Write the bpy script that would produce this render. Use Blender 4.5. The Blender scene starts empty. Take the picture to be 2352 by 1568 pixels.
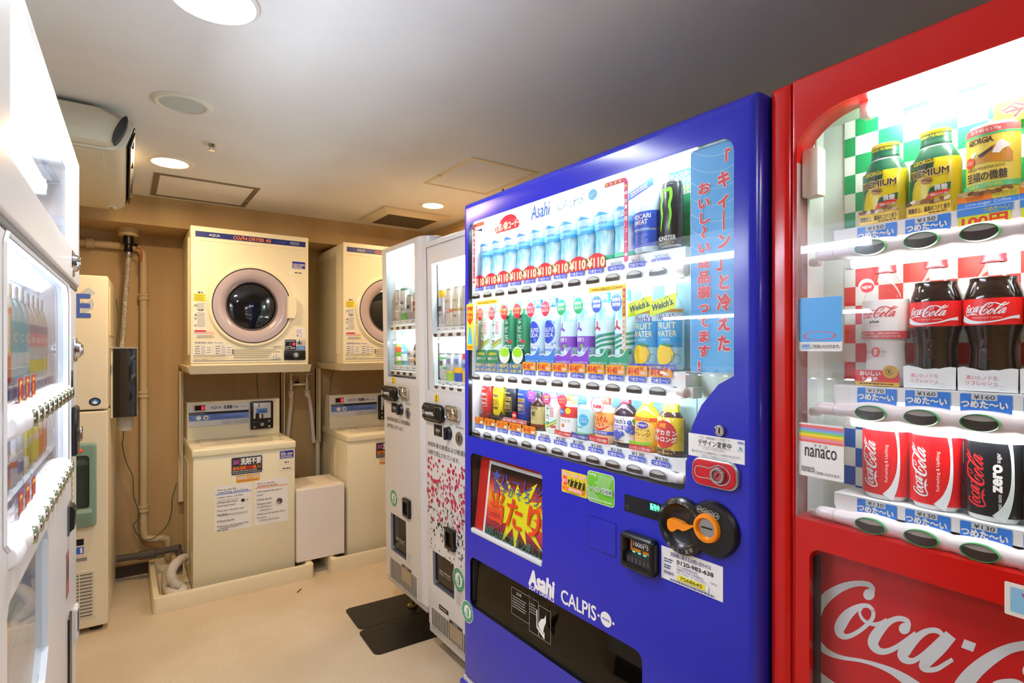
import bpy, bmesh, math, random
from mathutils import Vector, Matrix
from mathutils.geometry import tessellate_polygon
sc = bpy.context.scene
COL = sc.collection
PI = math.pi
random.seed(7)
# ---------------------------------------------------------------- camera
FPX, CXP, HYP, YAW, EYE = 1270.0, 1176.0, 797.0, math.radians(35.05), 1.36
cam = bpy.data.cameras.new('camera')
cam.sensor_width = 36.0
cam.lens = 36.0*FPX/2352.0
cam.shift_y = (HYP-784.0)/2352.0
cam.clip_start = 0.01
camo = bpy.data.objects.new('camera', cam)
camo.location = (0, 0, EYE)
camo.rotation_euler = (PI/2, 0, -YAW)
COL.objects.link(camo)
sc.camera = camo
# ---------------------------------------------------------------- world, view
w = bpy.data.worlds.new('world'); sc.world = w; w.use_nodes = True
w.node_tree.nodes['Background'].inputs[0].default_value = (1, .96, .9, 1)
w.node_tree.nodes['Background'].inputs[1].default_value = 0.25
vs = sc.view_settings
sc.display_settings.display_device = 'sRGB'
vs.view_transform = 'Standard'; vs.look = 'None'; vs.gamma = 1.0; vs.use_curve_mapping = False
vs.exposure = 0.12
sc.cycles.max_bounces = 8; sc.cycles.diffuse_bounces = 4; sc.cycles.glossy_bounces = 3
sc.cycles.transparent_max_bounces = 10; sc.cycles.transmission_bounces = 4
sc.cycles.caustics_reflective = False; sc.cycles.caustics_refractive = False
sc.cycles.sample_clamp_indirect = 6.0
TUBE = 42.0        # fluorescent tubes inside the machines
WARM = 230.0
COOL = 190.0

# ---------------------------------------------------------------- materials
def lin(h):
    if not isinstance(h, str): return (*h[:3], 1)
    h = h.lstrip('#')
    v = [int(h[i:i+2], 16)/255 for i in (0, 2, 4)]
    return (*[(c/12.92 if c <= .04045 else ((c+.055)/1.055)**2.4) for c in v], 1)
MATS = {}
def M(col, rough=.45, metal=0., emit=0., spec=.5, alpha=1., coat=0.):
    key = (col, rough, metal, emit, spec, alpha, coat)
    if key in MATS: return MATS[key]
    m = bpy.data.materials.new('paint_%d' % len(MATS)); m.use_nodes = True
    b = m.node_tree.nodes['Principled BSDF']; i = b.inputs
    i['Base Color'].default_value = lin(col); i['Roughness'].default_value = rough
    i['Metallic'].default_value = metal; i['Specular IOR Level'].default_value = spec
    i['Alpha'].default_value = alpha; i['Coat Weight'].default_value = coat
    if emit:
        i['Emission Color'].default_value = lin(col); i['Emission Strength'].default_value = emit
    m.diffuse_color = lin(col)
    MATS[key] = m
    return m
def noise_mat(name, c1, c2, scale, rough=.6, stretch=(1, 1, 1), bump=0., detail=4, lo=.35, hi=.65, spec=.4, c3=None, scale3=60):
    m = bpy.data.materials.new(name); m.use_nodes = True
    nt = m.node_tree; N = nt.nodes; L = nt.links; b = N['Principled BSDF']
    tc = N.new('ShaderNodeTexCoord'); mp = N.new('ShaderNodeMapping'); mp.inputs['Scale'].default_value = stretch
    no = N.new('ShaderNodeTexNoise'); no.inputs['Scale'].default_value = scale; no.inputs['Detail'].default_value = detail
    cr = N.new('ShaderNodeValToRGB')
    cr.color_ramp.elements[0].color = lin(c1); cr.color_ramp.elements[1].color = lin(c2)
    cr.color_ramp.elements[0].position = lo; cr.color_ramp.elements[1].position = hi
    L.new(tc.outputs['Object'], mp.inputs['Vector']); L.new(mp.outputs['Vector'], no.inputs['Vector'])
    L.new(no.outputs['Fac'], cr.inputs['Fac'])
    out = cr.outputs['Color']
    if c3:
        n2 = N.new('ShaderNodeTexNoise'); n2.inputs['Scale'].default_value = scale3; n2.inputs['Detail'].default_value = 2
        L.new(tc.outputs['Object'], n2.inputs['Vector'])
        r2 = N.new('ShaderNodeValToRGB'); r2.color_ramp.elements[0].position = .56; r2.color_ramp.elements[1].position = .7
        L.new(n2.outputs['Fac'], r2.inputs['Fac'])
        mx = N.new('ShaderNodeMixRGB'); mx.inputs[2].default_value = lin(c3)
        L.new(r2.outputs['Color'], mx.inputs[0]); L.new(out, mx.inputs[1]); out = mx.outputs[0]
    L.new(out, b.inputs['Base Color'])
    b.inputs['Roughness'].default_value = rough; b.inputs['Specular IOR Level'].default_value = spec
    if bump:
        bp = N.new('ShaderNodeBump'); bp.inputs['Strength'].default_value = bump; bp.inputs['Distance'].default_value = .002
        L.new(no.outputs['Fac'], bp.inputs['Height']); L.new(bp.outputs['Normal'], b.inputs['Normal'])
    return m
def glass_mat(name, tint=(1, 1, 1), ior=1.45, rough=0., k=1.0):
    m = bpy.data.materials.new(name); m.use_nodes = True
    nt = m.node_tree; N = nt.nodes; L = nt.links
    N.remove(N['Principled BSDF'])
    tr = N.new('ShaderNodeBsdfTransparent'); tr.inputs[0].default_value = (*tint, 1)
    gl = N.new('ShaderNodeBsdfGlossy'); gl.inputs['Roughness'].default_value = rough
    fr = N.new('ShaderNodeFresnel'); fr.inputs[0].default_value = ior
    mu = N.new('ShaderNodeMath'); mu.operation = 'MULTIPLY'; mu.inputs[1].default_value = k
    mx = N.new('ShaderNodeMixShader')
    ge = N.new('ShaderNodeNewGeometry'); mr = N.new('ShaderNodeMapRange')     # same reflectance from inside the pane
    mr.inputs['To Min'].default_value = ior; mr.inputs['To Max'].default_value = 1/ior
    L.new(ge.outputs['Backfacing'], mr.inputs['Value']); L.new(mr.outputs['Result'], fr.inputs[0])
    L.new(fr.outputs[0], mu.inputs[0]); L.new(mu.outputs[0], mx.inputs[0]); L.new(tr.outputs[0], mx.inputs[1]); L.new(gl.outputs[0], mx.inputs[2])
    L.new(mx.outputs[0], N['Material Output'].inputs['Surface'])
    return m
def glow(col, s): return M(col, .5, 0, s)
GLASS = glass_mat('window_glass')
SMOKE = glass_mat('smoked_acrylic', (.42, .39, .36))
CLEAR = glass_mat('clear_plastic', (.93, .95, .96), 1.35)
WHITE = M('#f0f0ee', .4); CREAM = M('#efe6c8', .35); CHROME = M('#d8d8d8', .12, 1.0); STEEL = M('#b9bab8', .3, 1.0)
BLACK = M('#0e0e0f', .35); DARK = M('#2b2524', .25); GREYP = M('#8d9092', .5)

# ---------------------------------------------------------------- 2D outlines
def rrect(u0, v0, u1, v1, r=0., n=5):
    r = min(r, (u1-u0)/2-1e-6, (v1-v0)/2-1e-6)
    if r <= 1e-6: return [(u0, v0), (u1, v0), (u1, v1), (u0, v1)]
    P = []
    for cx, cy, a in ((u1-r, v0+r, -PI/2), (u1-r, v1-r, 0), (u0+r, v1-r, PI/2), (u0+r, v0+r, PI)):
        for k in range(n+1):
            t = a+PI/2*k/n; P.append((cx+r*math.cos(t), cy+r*math.sin(t)))
    return P
def ell(cx, cy, rx, ry=None, n=24, rot=0.):
    ry = rx if ry is None else ry
    c, s = math.cos(rot), math.sin(rot)
    return [(cx+rx*math.cos(t)*c-ry*math.sin(t)*s, cy+rx*math.cos(t)*s+ry*math.sin(t)*c) for t in (2*PI*k/n for k in range(n))]
def star(cx, cy, r, q=.42, n=5, rot=PI/2):
    return [(cx+(r if k % 2 == 0 else r*q)*math.cos(rot+PI*k/n), cy+(r if k % 2 == 0 else r*q)*math.sin(rot+PI*k/n)) for k in range(2*n)]
def spline(pts, n=6):
    """Catmull-Rom through tuples of any length"""
    P = [pts[0]]+list(pts)+[pts[-1]]; out = []
    for i in range(1, len(P)-2):
        for k in range(n):
            t = k/n; r = []
            for a, b, c, d in zip(P[i-1], P[i], P[i+1], P[i+2]):
                r.append(.5*(2*b+(c-a)*t+(2*a-5*b+4*c-d)*t*t+(3*b-a-3*c+d)*t**3))
            out.append(tuple(r))
    out.append(tuple(pts[-1])); return out
def stroke(pts, n=6):
    """variable width stroke (x, y, width) -> list of quads"""
    S = spline(pts, n); L = []; R = []
    for i, (x, y, w_) in enumerate(S):
        a = S[max(i-1, 0)]; b = S[min(i+1, len(S)-1)]
        dx, dy = b[0]-a[0], b[1]-a[1]; d = math.hypot(dx, dy) or 1
        nx, ny = -dy/d*w_/2, dx/d*w_/2
        L.append((x+nx, y+ny)); R.append((x-nx, y-ny))
    return [(L[i], R[i], R[i+1], L[i+1]) for i in range(len(S)-1)]

# ---------------------------------------------------------------- text
TX = {}
def text2d(s, bold=0., shear=0.):
    k = (s, bold, shear)
    if k in TX: return TX[k]
    cu = bpy.data.curves.new('lettering', 'FONT'); cu.body = s; cu.resolution_u = 3
    cu.shear = shear
    o = bpy.data.objects.new('lettering', cu)
    me = bpy.data.meshes.new_from_object(o)
    V = [(v.co.x, v.co.y) for v in me.vertices]; F = [tuple(p.vertices) for p in me.polygons]
    bpy.data.objects.remove(o); bpy.data.curves.remove(cu); bpy.data.meshes.remove(me)
    if bold:      # heavier strokes: the same glyphs nudged each way
        n0 = 4 if bold < .025 else 8; V0, F0 = V, F; V, F = [], []
        for k in range(n0):
            dx, dy = bold*math.cos(2*PI*k/n0), bold*math.sin(2*PI*k/n0); q = len(V)
            V += [(x+dx, y+dy) for x, y in V0]; F += [tuple(i+q for i in f) for f in F0]
    xs = [v[0] for v in V] or [0, 1]; ys = [v[1] for v in V] or [0, 1]
    TX[k] = (V, F, min(xs), max(xs), min(ys), max(ys))
    return TX[k]

class Flat:
    """flat printed artwork: coloured shapes and lettering in (u, v), layered outwards"""
    def __init__(s): s.items = []; s.layer = 0
    def add(s, V, Fc, m, layer=None):
        if layer is None: layer = s.layer; s.layer += 1
        s.items.append((V, Fc, m, layer)); return s
    def poly(s, P, m, layer=None):
        T = tessellate_polygon([[Vector((x, y, 0)) for x, y in P]])
        return s.add(list(P), [tuple(t) for t in T], m, layer)
    def rect(s, u0, v0, u1, v1, m, r=0., layer=None):
        P = rrect(u0, v0, u1, v1, r, 4)
        return s.add(P, [tuple(range(len(P)))], m, layer)
    def disc(s, cx, cy, rx, m, ry=None, n=20, rot=0., layer=None):
        P = ell(cx, cy, rx, ry, n, rot); return s.add(P, [tuple(range(n))], m, layer)
    def ring(s, cx, cy, r0, r1, m, n=24, layer=None, k=1.):
        A = ell(cx, cy, r0, r0*k, n); B = ell(cx, cy, r1, r1*k, n)
        return s.add(A+B, [(i, (i+1) % n, n+(i+1) % n, n+i) for i in range(n)], m, layer)
    def strokes(s, L, m, n=6, f=lambda p: p, layer=None):
        if layer is None: layer = s.layer; s.layer += 1
        for j, st in enumerate(L):
            V = []; Fc = []
            for q in stroke(st, n):
                b = len(V); V += [f(p) for p in q]; Fc.append((b, b+1, b+2, b+3))
            s.add(V, Fc, m, layer+.04*(j % 20))
        return s
    def text(s, t, u0, v0, u1, v1, m, bold=0., shear=0., f=None, layer=None, rot=0, fit=True):
        V, Fc, x0, x1, y0, y1 = text2d(t, 0., shear)
        if not Fc: return s
        W = (x1-x0) or 1; Hh = (y1-y0) or 1
        if rot == 90:      # reads upwards
            P = [(u1-(y-y0)/Hh*(u1-u0), v0+(x-x0)/W*(v1-v0)) for x, y in V]
        else:
            if fit: P = [(u0+(x-x0)/W*(u1-u0), v0+(y-y0)/Hh*(v1-v0)) for x, y in V]
            else:
                k = min((u1-u0)/W, (v1-v0)/Hh); cu, cv = (u0+u1)/2, (v0+v1)/2
                P = [(cu+(x-(x0+x1)/2)*k, cv+(y-(y0+y1)/2)*k) for x, y in V]
        if layer is None: layer = s.layer; s.layer += 1
        h_ = (u1-u0)/Hh if rot == 90 else (v1-v0)/Hh      # heavier strokes: the same glyphs nudged each way, a hair apart in depth
        for k, (dx, dy) in enumerate(s.nudge(bold)):
            Q = [(x+dx*h_, y+dy*h_) for x, y in P]
            s.add([f(p) for p in Q] if f else Q, Fc, m, layer+.05*k)
        return s
    @staticmethod
    def nudge(bold):
        if not bold: return [(0, 0)]
        n = 3 if bold < .025 else 6
        return [(bold*math.cos(2*PI*k/n+.5), bold*math.sin(2*PI*k/n+.5)) for k in range(n)]
    def vtext(s, t, cu, v1, size, m, bold=.01, w=None, f=None):
        ly = s.layer; s.layer += 1; w = w or size
        for k, ch in enumerate(t):
            top = v1-k*size*1.08
            V, Fc, x0, x1, y0, y1 = text2d('｜' if ch == 'ー' else ch)
            if not Fc: continue
            if ch == '〜':
                P = [(cu+(y-(y0+y1)/2)*w, top-size/2-(x-(x0+x1)/2)*size*.9) for x, y in V]
            else:
                k_ = .92
                P = [(cu+(x-.5)*w*k_, top-size*.88+y*size*k_) for x, y in V]
            for j, (dx, dy) in enumerate(s.nudge(bold)):
                Q = [(x+dx*w, y+dy*size) for x, y in P]
                s.add([f(p) for p in Q] if f else Q, Fc, m, ly+.05*j)
        return s
    def map(s, f):
        s.items = [([f(p) for p in V], Fc, m, ly) for V, Fc, m, ly in s.items]; return s
    def merge(s, o, du=0., dv=0., k=1.):
        b = s.layer
        for V, Fc, m, ly in o.items: s.items.append(([(x*k+du, y*k+dv) for x, y in V], Fc, m, ly+b))
        s.layer = b+o.layer; return s
    def build(s, name, parent=None, y=0., eps=.00025, place=None, wrap=None, label=None, ry=None):
        """plane facing local -Y at depth y; wrap=(cx, cy, R[, ky]) rolls it round a vertical axis"""
        bm = bmesh.new(); mats = []
        for V, Fc, m, ly in s.items:
            if m not in mats: mats.append(m)
            mi = mats.index(m)
            vs_ = [bm.verts.new((x, -ly*eps, z)) for x, z in V]
            for f in Fc:
                try: fa = bm.faces.new([vs_[i] for i in f]); fa.material_index = mi
                except ValueError: pass
        bm.normal_update()
        for f in bm.faces:
            if f.normal.y > 0: f.normal_flip()
        if wrap:
            cx, cy, R = wrap[:3]; ky = wrap[3] if len(wrap) > 3 else 1.
            xs = [v.co.x for v in bm.verts]; a, b = min(xs), max(xs); n = max(1, int((b-a)/(R*.16)))
            for k in range(1, n):
                x = a+(b-a)*k/n
                bmesh.ops.bisect_plane(bm, geom=bm.verts[:]+bm.edges[:]+bm.faces[:], plane_co=(x, 0, 0), plane_no=(1, 0, 0), dist=1e-7)
            for v in bm.verts:
                t = v.co.x/R; r = R*1.004+.0002-v.co.y
                v.co = (cx+r*math.sin(t), cy-r*math.cos(t)*ky, v.co.z)
        else:
            for v in bm.verts: v.co.y += y
            if place:
                for v in bm.verts: v.co = place(v.co)
        return link(name, bm, mats, parent, label=label)

# ---------------------------------------------------------------- objects
def link(name, bm, mats, parent=None, smooth=None, label=None):
    me = bpy.data.meshes.new(name); bm.to_mesh(me); bm.free()
    for m in mats: me.materials.append(m)
    o = bpy.data.objects.new(name, me); COL.objects.link(o)
    if smooth is not None:
        for p in me.polygons: p.use_smooth = True
        try: me.set_sharp_from_angle(angle=smooth)
        except Exception: pass
    if parent: o.parent = parent
    if label: o['label'] = label
    return o
def thing(name, label, cat, loc=(0, 0, 0), rz=0., group=None, rx=0.):
    o = bpy.data.objects.new(name, None); COL.objects.link(o); o.empty_display_size = .05
    o.location = loc; o.rotation_euler = (math.radians(rx), 0, math.radians(rz)); o['label'] = label; o['category'] = cat
    if group: o['group'] = group
    return o
def tag(o, label, cat, group=None):
    o['label'] = label; o['category'] = cat
    if group: o['group'] = group
    return o
def structure(o): o['kind'] = 'structure'; return o
def copy_tree(o, loc, label):
    c = o.copy(); COL.objects.link(c); c.location = loc; c['label'] = label
    for ch in list(o.children):
        d = ch.copy(); COL.objects.link(d); d.parent = c
        for g in list(ch.children):
            e = g.copy(); COL.objects.link(e); e.parent = d
    return c

class MB:
    def __init__(s): s.bm = bmesh.new(); s.mats = []
    def mi(s, m):
        if m not in s.mats: s.mats.append(m)
        return s.mats.index(m)
    def put(s, V, Fc, m, X=None):
        mi = s.mi(m); vs_ = [s.bm.verts.new(X @ Vector(v) if X else v) for v in V]; out = []
        for f in Fc:
            try: fa = s.bm.faces.new([vs_[i] for i in f]); fa.material_index = mi; out.append(fa)
            except ValueError: pass
        return out
    def box(s, x0, x1, y0, y1, z0, z1, m, bev=0., seg=2, X=None):
        t = bmesh.new(); bmesh.ops.create_cube(t, size=1)
        for v in t.verts: v.co = ((x0+x1)/2+v.co.x*(x1-x0), (y0+y1)/2+v.co.y*(y1-y0), (z0+z1)/2+v.co.z*(z1-z0))
        if bev: bmesh.ops.bevel(t, geom=t.edges[:], offset=bev, segments=seg, affect='EDGES', profile=.5)
        t.verts.ensure_lookup_table(); t.verts.index_update()
        s.put([v.co.copy() for v in t.verts], [[v.index for v in f.verts] for f in t.faces], m, X); t.free(); return s
    def loops(s, rings, m, cap0=True, cap1=True, X=None, closed=True):
        n = len(rings[0]); V = [p for r in rings for p in r]; Fc = []
        for k in range(len(rings)-1):
            for i in range(n if closed else n-1):
                j = (i+1) % n; Fc.append((k*n+i, k*n+j, (k+1)*n+j, (k+1)*n+i))
        if cap0: Fc.append(tuple(reversed(range(n))))
        if cap1: Fc.append(tuple(range((len(rings)-1)*n, len(rings)*n)))
        s.put(V, Fc, m, X); return s
    def prism(s, P, axis, a0, a1, m, bev=0., X=None):
        """extrude 2D outline P along axis: 'y' uses (x,z), 'x' uses (y,z), 'z' uses (x,y)"""
        f = {'y': lambda p, a: (p[0], a, p[1]), 'x': lambda p, a: (a, p[0], p[1]), 'z': lambda p, a: (p[0], p[1], a)}[axis]
        n = len(P); V = [f(p, a0) for p in P]+[f(p, a1) for p in P]
        T = tessellate_polygon([[Vector((x, y, 0)) for x, y in P]])
        Fc = [(i, (i+1) % n, n+(i+1) % n, n+i) for i in range(n)]+[tuple(t) for t in T]+[tuple(n+i for i in t) for t in T]
        s.put(V, Fc, m, X); return s
    def lathe(s, prof, m, c=(0, 0, 0), seg=24, ky=1., X=None, axis='z'):
        """prof: (r, z[, material]) from bottom to top"""
        for a, b in zip(prof, prof[1:]):
            mm = b[2] if len(b) > 2 else m
            V = []
            for r, z in ((a[0], a[1]), (b[0], b[1])):
                for k in range(seg):
                    t = 2*PI*k/seg; p = (r*math.cos(t), r*math.sin(t)*ky, z)
                    if axis == 'y': p = (r*math.cos(t), z, r*math.sin(t)*ky)
                    if axis == 'x': p = (z, r*math.cos(t), r*math.sin(t)*ky)
                    V.append((c[0]+p[0], c[1]+p[1], c[2]+p[2]))
            s.put(V, [(k, (k+1) % seg, seg+(k+1) % seg, seg+k) for k in range(seg)], mm, X)
        return s
    def tube(s, pts, r, m, n=8, smooth=0, X=None, cap=True):
        if smooth: pts = spline(pts, smooth)
        P = [Vector(p[:3]) for p in pts]; rings = []; up = None
        for i, p in enumerate(P):
            d = (P[min(i+1, len(P)-1)]-P[max(i-1, 0)]).normalized()
            if up is None: up = d.orthogonal().normalized()
            up = (up-d*up.dot(d)).normalized(); w_ = d.cross(up)
            rr = pts[i][3] if len(pts[i]) > 3 else r
            rings.append([p+(up*math.cos(2*PI*k/n)+w_*math.sin(2*PI*k/n))*rr for k in range(n)])
        return s.loops(rings, m, cap, cap, X)
    def plate(s, out, holes, y0, y1, m, edge=0., m_in=None, back=True):
        """slab facing -Y from y0 (front) to y1 with through holes; out = (u0,v0,u1,v1,r); edge = rounded front rim"""
        u0, v0, u1, v1, r = out; n = 4 if edge else 1
        rings = []
        def O(d): return rrect(u0+d, v0+d, u1-d, v1-d, max(r-d, 0.0011 if r else 0), 5)
        rings.append([(x, y1, z) for x, z in O(0)])
        if edge:
            for k in range(n+1):
                a = PI/2*k/n; rings.append([(x, y0+edge*(1-math.sin(a)), z) for x, z in O(edge*(1-math.cos(a)))])
        else: rings.append([(x, y0, z) for x, z in O(0)])
        s.loops(rings, m, False, False)
        of = O(edge)
        for yy, oo in ((y0, of),)+(((y1, O(0)),) if back else ()):
            A = [[Vector((x, z, 0)) for x, z in L] for L in [oo]+list(holes)]
            T = tessellate_polygon(A); flat = [(p.x, yy, p.y) for L in A for p in L]
            s.put(flat, [tuple(t) for t in T], m)
        for H in holes:
            s.loops([[(x, y0, z) for x, z in H], [(x, y1, z) for x, z in H]], m_in or m, False, False)
        return s
    def build(s, name, parent=None, smooth=math.radians(35), label=None, loc=None):
        bmesh.ops.remove_doubles(s.bm, verts=s.bm.verts[:], dist=1e-6)
        bmesh.ops.recalc_face_normals(s.bm, faces=s.bm.faces[:])
        o = link(name, s.bm, s.mats, parent, smooth, label)
        if loc: o.location = loc
        return o

# ---------------------------------------------------------------- survey: photo pixel -> point on a known plane of a machine
class Frame:
    def __init__(q, x, y, rot): q.x, q.y, q.r = x, y, math.radians(rot)
    def __call__(q, px, py, w_=0.):
        s_, c_ = math.sin(YAW), math.cos(YAW); a = (px-CXP)/FPX; b = (HYP-py)/FPX
        d = (a*c_+s_, -a*s_+c_, b); cr, sr = math.cos(q.r), math.sin(q.r)
        ox = -q.x*cr-q.y*sr; oy = q.x*sr-q.y*cr
        dx = d[0]*cr+d[1]*sr; dy = -d[0]*sr+d[1]*cr; t = (w_-oy)/dy
        return (ox+dx*t, EYE+d[2]*t)
# ================================================================ room shell
CEIL = 2.2
m_floor = noise_mat('floor_vinyl', '#cfbb9c', '#d9c8ac', 3.0, .33, detail=5, c3='#c4b090', scale3=120, spec=.45)
m_wall = noise_mat('wall_paint', '#b99a6a', '#ccae7e', 2.2, .55, stretch=(2.2, 2.2, .35), detail=5)
m_ceil = noise_mat('ceiling_paint', '#e4e3e0', '#ebeae7', 2.0, .75, bump=.03, detail=6)
def slab(name, x0, x1, y0, y1, z0, z1, m):
    b = MB(); b.box(x0, x1, y0, y1, z0, z1, m); return structure(b.build(name, smooth=None))
slab('floor', -1.1, 2.0, -2.2, 4.15, -.1, 0, m_floor)
slab('ceiling', -1.1, 2.0, -2.2, 4.15, CEIL, CEIL+.1, m_ceil)
slab('wall_back', -1.1, 2.0, 4.0, 4.15, 0, CEIL, m_wall)
slab('wall_right', 1.83, 2.0, -2.2, 4.0, 0, CEIL, m_wall)
slab('wall_left', -1.1, -.92, -2.2, 4.0, 0, CEIL, m_wall)
slab('wall_front', -.92, 1.83, -2.2, -2.05, 0, CEIL, noise_mat('wall_front_paint', '#6f6a62', '#7a746b', 3, .6))
slab('trim_1', -.92, 1.83, 3.68, 4.0, 2.04, CEIL, m_wall)          # soffit above the dryers
slab('baseboard_back', -.92, 1.83, 3.988, 4.0, 0, .065, M('#3b2f26', .5))

def downlight(label, x, y, r, col, s, trim, rcol='#efe9dc'):
    t = thing('ceiling_light', label, 'ceiling light', (x, y, CEIL), 0, 'round downlights in the ceiling')
    b = MB(); b.lathe([(r*.86, -.001), (r*.87, -.006), (r*.95, -.008), (r+trim, -.004), (r+trim+.002, 0)], M(rcol, .5), seg=40); b.build('trim_ring', t)
    b = MB(); b.lathe([(0, -.0025), (r*.86, -.0025), (r*.865, -.0005)], glow(col, s), seg=40); b.build('diffuser', t)
    return t
downlight('bright white round downlight cut by the top edge, nearest of the ceiling lights', .178, 1.508, .098, '#eef4ff', COOL, .003)
downlight('warm glowing round downlight on the ceiling by the air conditioner, above the tall coin dryer', .171, 2.946, .082, '#ffd7a2', WARM, .012)
downlight('small warm round downlight at the far right, beside the square vent grille', 1.495, 2.945, .068, '#ffd7a2', WARM, .012)
downlight('white round downlight on the ceiling behind the photographer', .25, -.75, .098, '#f4f4ff', COOL, .003)  # unseen lamp, added behind the camera to brighten the foreground

t = thing('ceiling_speaker', 'round white ceiling speaker with a pale grey mesh, between two downlights', 'speaker', (.165, 2.213, CEIL))
b = MB(); b.lathe([(.071, -.002), (.073, -.008), (.082, -.009), (.093, -.003), (.094, 0)], M('#e6e4d8', .5), seg=48); b.build('rim', t)
b = MB(); b.lathe([(0, -.0075), (.045, -.0068), (.0725, -.004)], noise_mat('speaker_mesh', '#b9c1bf', '#ccd3d0', 400, .7), seg=48); b.build('mesh_grille', t)
t = thing('sprinkler_head', 'small chrome fire sprinkler head in the ceiling between speaker and warm downlight', 'sprinkler', (.297, 2.582, CEIL))
b = MB(); b.lathe([(.0, -.004), (.03, -.004), (.034, -.001), (.034, 0)], M('#e9e5d8', .5), seg=24); b.build('cover_plate', t)
b = MB(); b.lathe([(0, -.03), (.013, -.029), (.014, -.026), (.007, -.025), (.007, -.016), (.013, -.014), (.015, -.004)], CHROME, seg=18); b.build('head', t)

def hatch(name, label, P, rim, m_rim, knob=None):
    xs = [p[0] for p in P]; ys = [p[1] for p in P]; x0, x1, y0, y1 = min(xs), max(xs), min(ys), max(ys)
    t = thing(name, label, 'ceiling hatch', ((x0+x1)/2, (y0+y1)/2, CEIL)); a, c = (x1-x0)/2, (y1-y0)/2
    b = MB()
    for u0, u1, v0, v1 in ((-a, a, -c, -c+rim), (-a, a, c-rim, c), (-a, -a+rim, -c+rim, c-rim), (a-rim, a, -c+rim, c-rim)):
        b.box(u0, u1, v0, v1, -.004, 0, m_rim)
    b.build('frame', t, None)
    b = MB(); b.box(-a+rim+.003, a-rim-.003, -c+rim+.003, c-rim-.003, -.002, 0, m_ceil); b.build('panel', t, None)
    if knob:
        b = MB(); b.lathe([(0, -.007), (.008, -.0065), (.01, -.004)], STEEL, c=(knob[0]*a, knob[1]*c, 0), seg=16); b.build('latch', t)
    return t
hatch('ceiling_hatch', 'grey metal rimmed ceiling hatch above the front of the left coin dryer', [(.118, 3.16), (.59, 3.63)], .024, M('#8b8478', .4, .6), (.96, .3))
hatch('ceiling_hatch', 'cream rimmed ceiling hatch partly hidden by the top of the blue machine', [(1.253, 2.1), (1.635, 2.575)], .016, M('#e2cfa8', .4), (-.96, .3))

t = thing('ceiling_vent', 'square cream ceiling vent with a dark slatted grille beside the small warm downlight', 'vent', (1.485, 3.335, CEIL))
b = MB(); a, c = .222, .218; g, d = .165, .148
b.loops([[(-a, -c, 0), (a, -c, 0), (a, c, 0), (-a, c, 0)], [(-a, -c, -.012), (a, -c, -.012), (a, c, -.012), (-a, c, -.012)],
         [(-g, -d, -.03), (g, -d, -.03), (g, d, -.03), (-g, d, -.03)], [(-g, -d, -.018), (g, -d, -.018), (g, d, -.018), (-g, d, -.018)]], M('#d9cbb0', .5), False, True)
b.build('frame', t, None)
b = MB()
for k in range(17):
    y = -d+.012+k*(2*d-.024)/16; b.box(-g, g, y-.0022, y+.0022, -.031, -.02, M('#6b5a44', .5))
for k in range(5):
    x = -g+.03+k*(2*g-.06)/4; b.box(x-.002, x+.002, -d, d, -.029, -.021, M('#6b5a44', .5))
b.box(-g, g, -d, d, -.02, -.018, M('#2c241b', .7)); b.build('grille', t, None)

# ---------------------------------------------------------------- air conditioner hung from the ceiling
t = thing('air_conditioner', 'cream ceiling mounted air conditioner with a black open outlet along its right side', 'air conditioner', (0, 0, 0))
m_ac = M('#d9d3bd', .4)
P = [(-.75, 2.195), (-.75, 2.075), (-.70, 2.052), (-.035, 2.052), (-.012, 2.062), (.004, 2.075), (.03, 2.155), (.026, 2.165), (-.06, 2.195)]
b = MB(); y0, y1 = 2.37, 3.45
b.loops([[(x, y0+.03, z+(.012 if z < 2.1 else 0)) for x, z in P], [(x, y0+.03, z) for x, z in P], [(x, y1-.02, z) for x, z in P]], m_ac)
b.build('casing', t)
b = MB()
Q = [(-.75, 2.19), (-.75, 2.1), (-.70, 2.06), (-.05, 2.06), (-.02, 2.075), (.012, 2.15), (-.07, 2.19)]
b.loops([[(x*.98-.006, y0-.004, 2.125+(z-2.125)*.86) for x, z in Q], [(x, y0+.012, z) for x, z in Q], [(x, y0+.03, z) for x, z in Q]], m_ac)
b.prism([(-.7, 2.12), (-.12, 2.118), (-.13, 2.112), (-.7, 2.114)], 'y', y0-.007, y0, m_ac)
b.build('end_cover', t)
b = MB(); b.box(-.72, -.06, y0+.05, y1-.05, 2.046, 2.053, M('#d6ccb0', .5), .002); b.build('underside_panel', t)
b = MB(); b.box(-.072, -.03, y1-.11, y1-.07, 2.044, 2.053, M('#efe9d6', .4), .002); b.box(-.06, -.044, y1-.105, y1-.085, 2.0425, 2.046, M('#6f6b60', .3)); b.build('receiver', t)
b = MB(); m_k = M('#1b1a1d', .45)
b.prism([(.0, 2.083), (.008, 2.080), (.033, 2.15), (.026, 2.156)], 'y', y0+.05, y1-.04, m_k)
b.build('outlet', t, None)
b = MB()
b.loops([[(x+(k*.001), yy, z) for x, z in [(-.012+.022*math.cos(a)*.6+.018*math.sin(a), 2.118+.05*math.sin(a)) for a in [2*PI*j/20 for j in range(20)]]] for k, yy in ((0, y0-.012), (1, y0+.004), (2, y0+.05))], m_k)
b.build('flap_end', t)
b = MB()
for k in range(4): b.box(.008, .03, y0+.1+k*.27, y0+.104+k*.27, 2.09, 2.152, m_k)
b.prism([(.016, 2.083), (.021, 2.081), (.034, 2.14), (.029, 2.142)], 'y', y0+.07, y1-.06, m_k)
b.build('outlet_flap', t, None)

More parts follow.
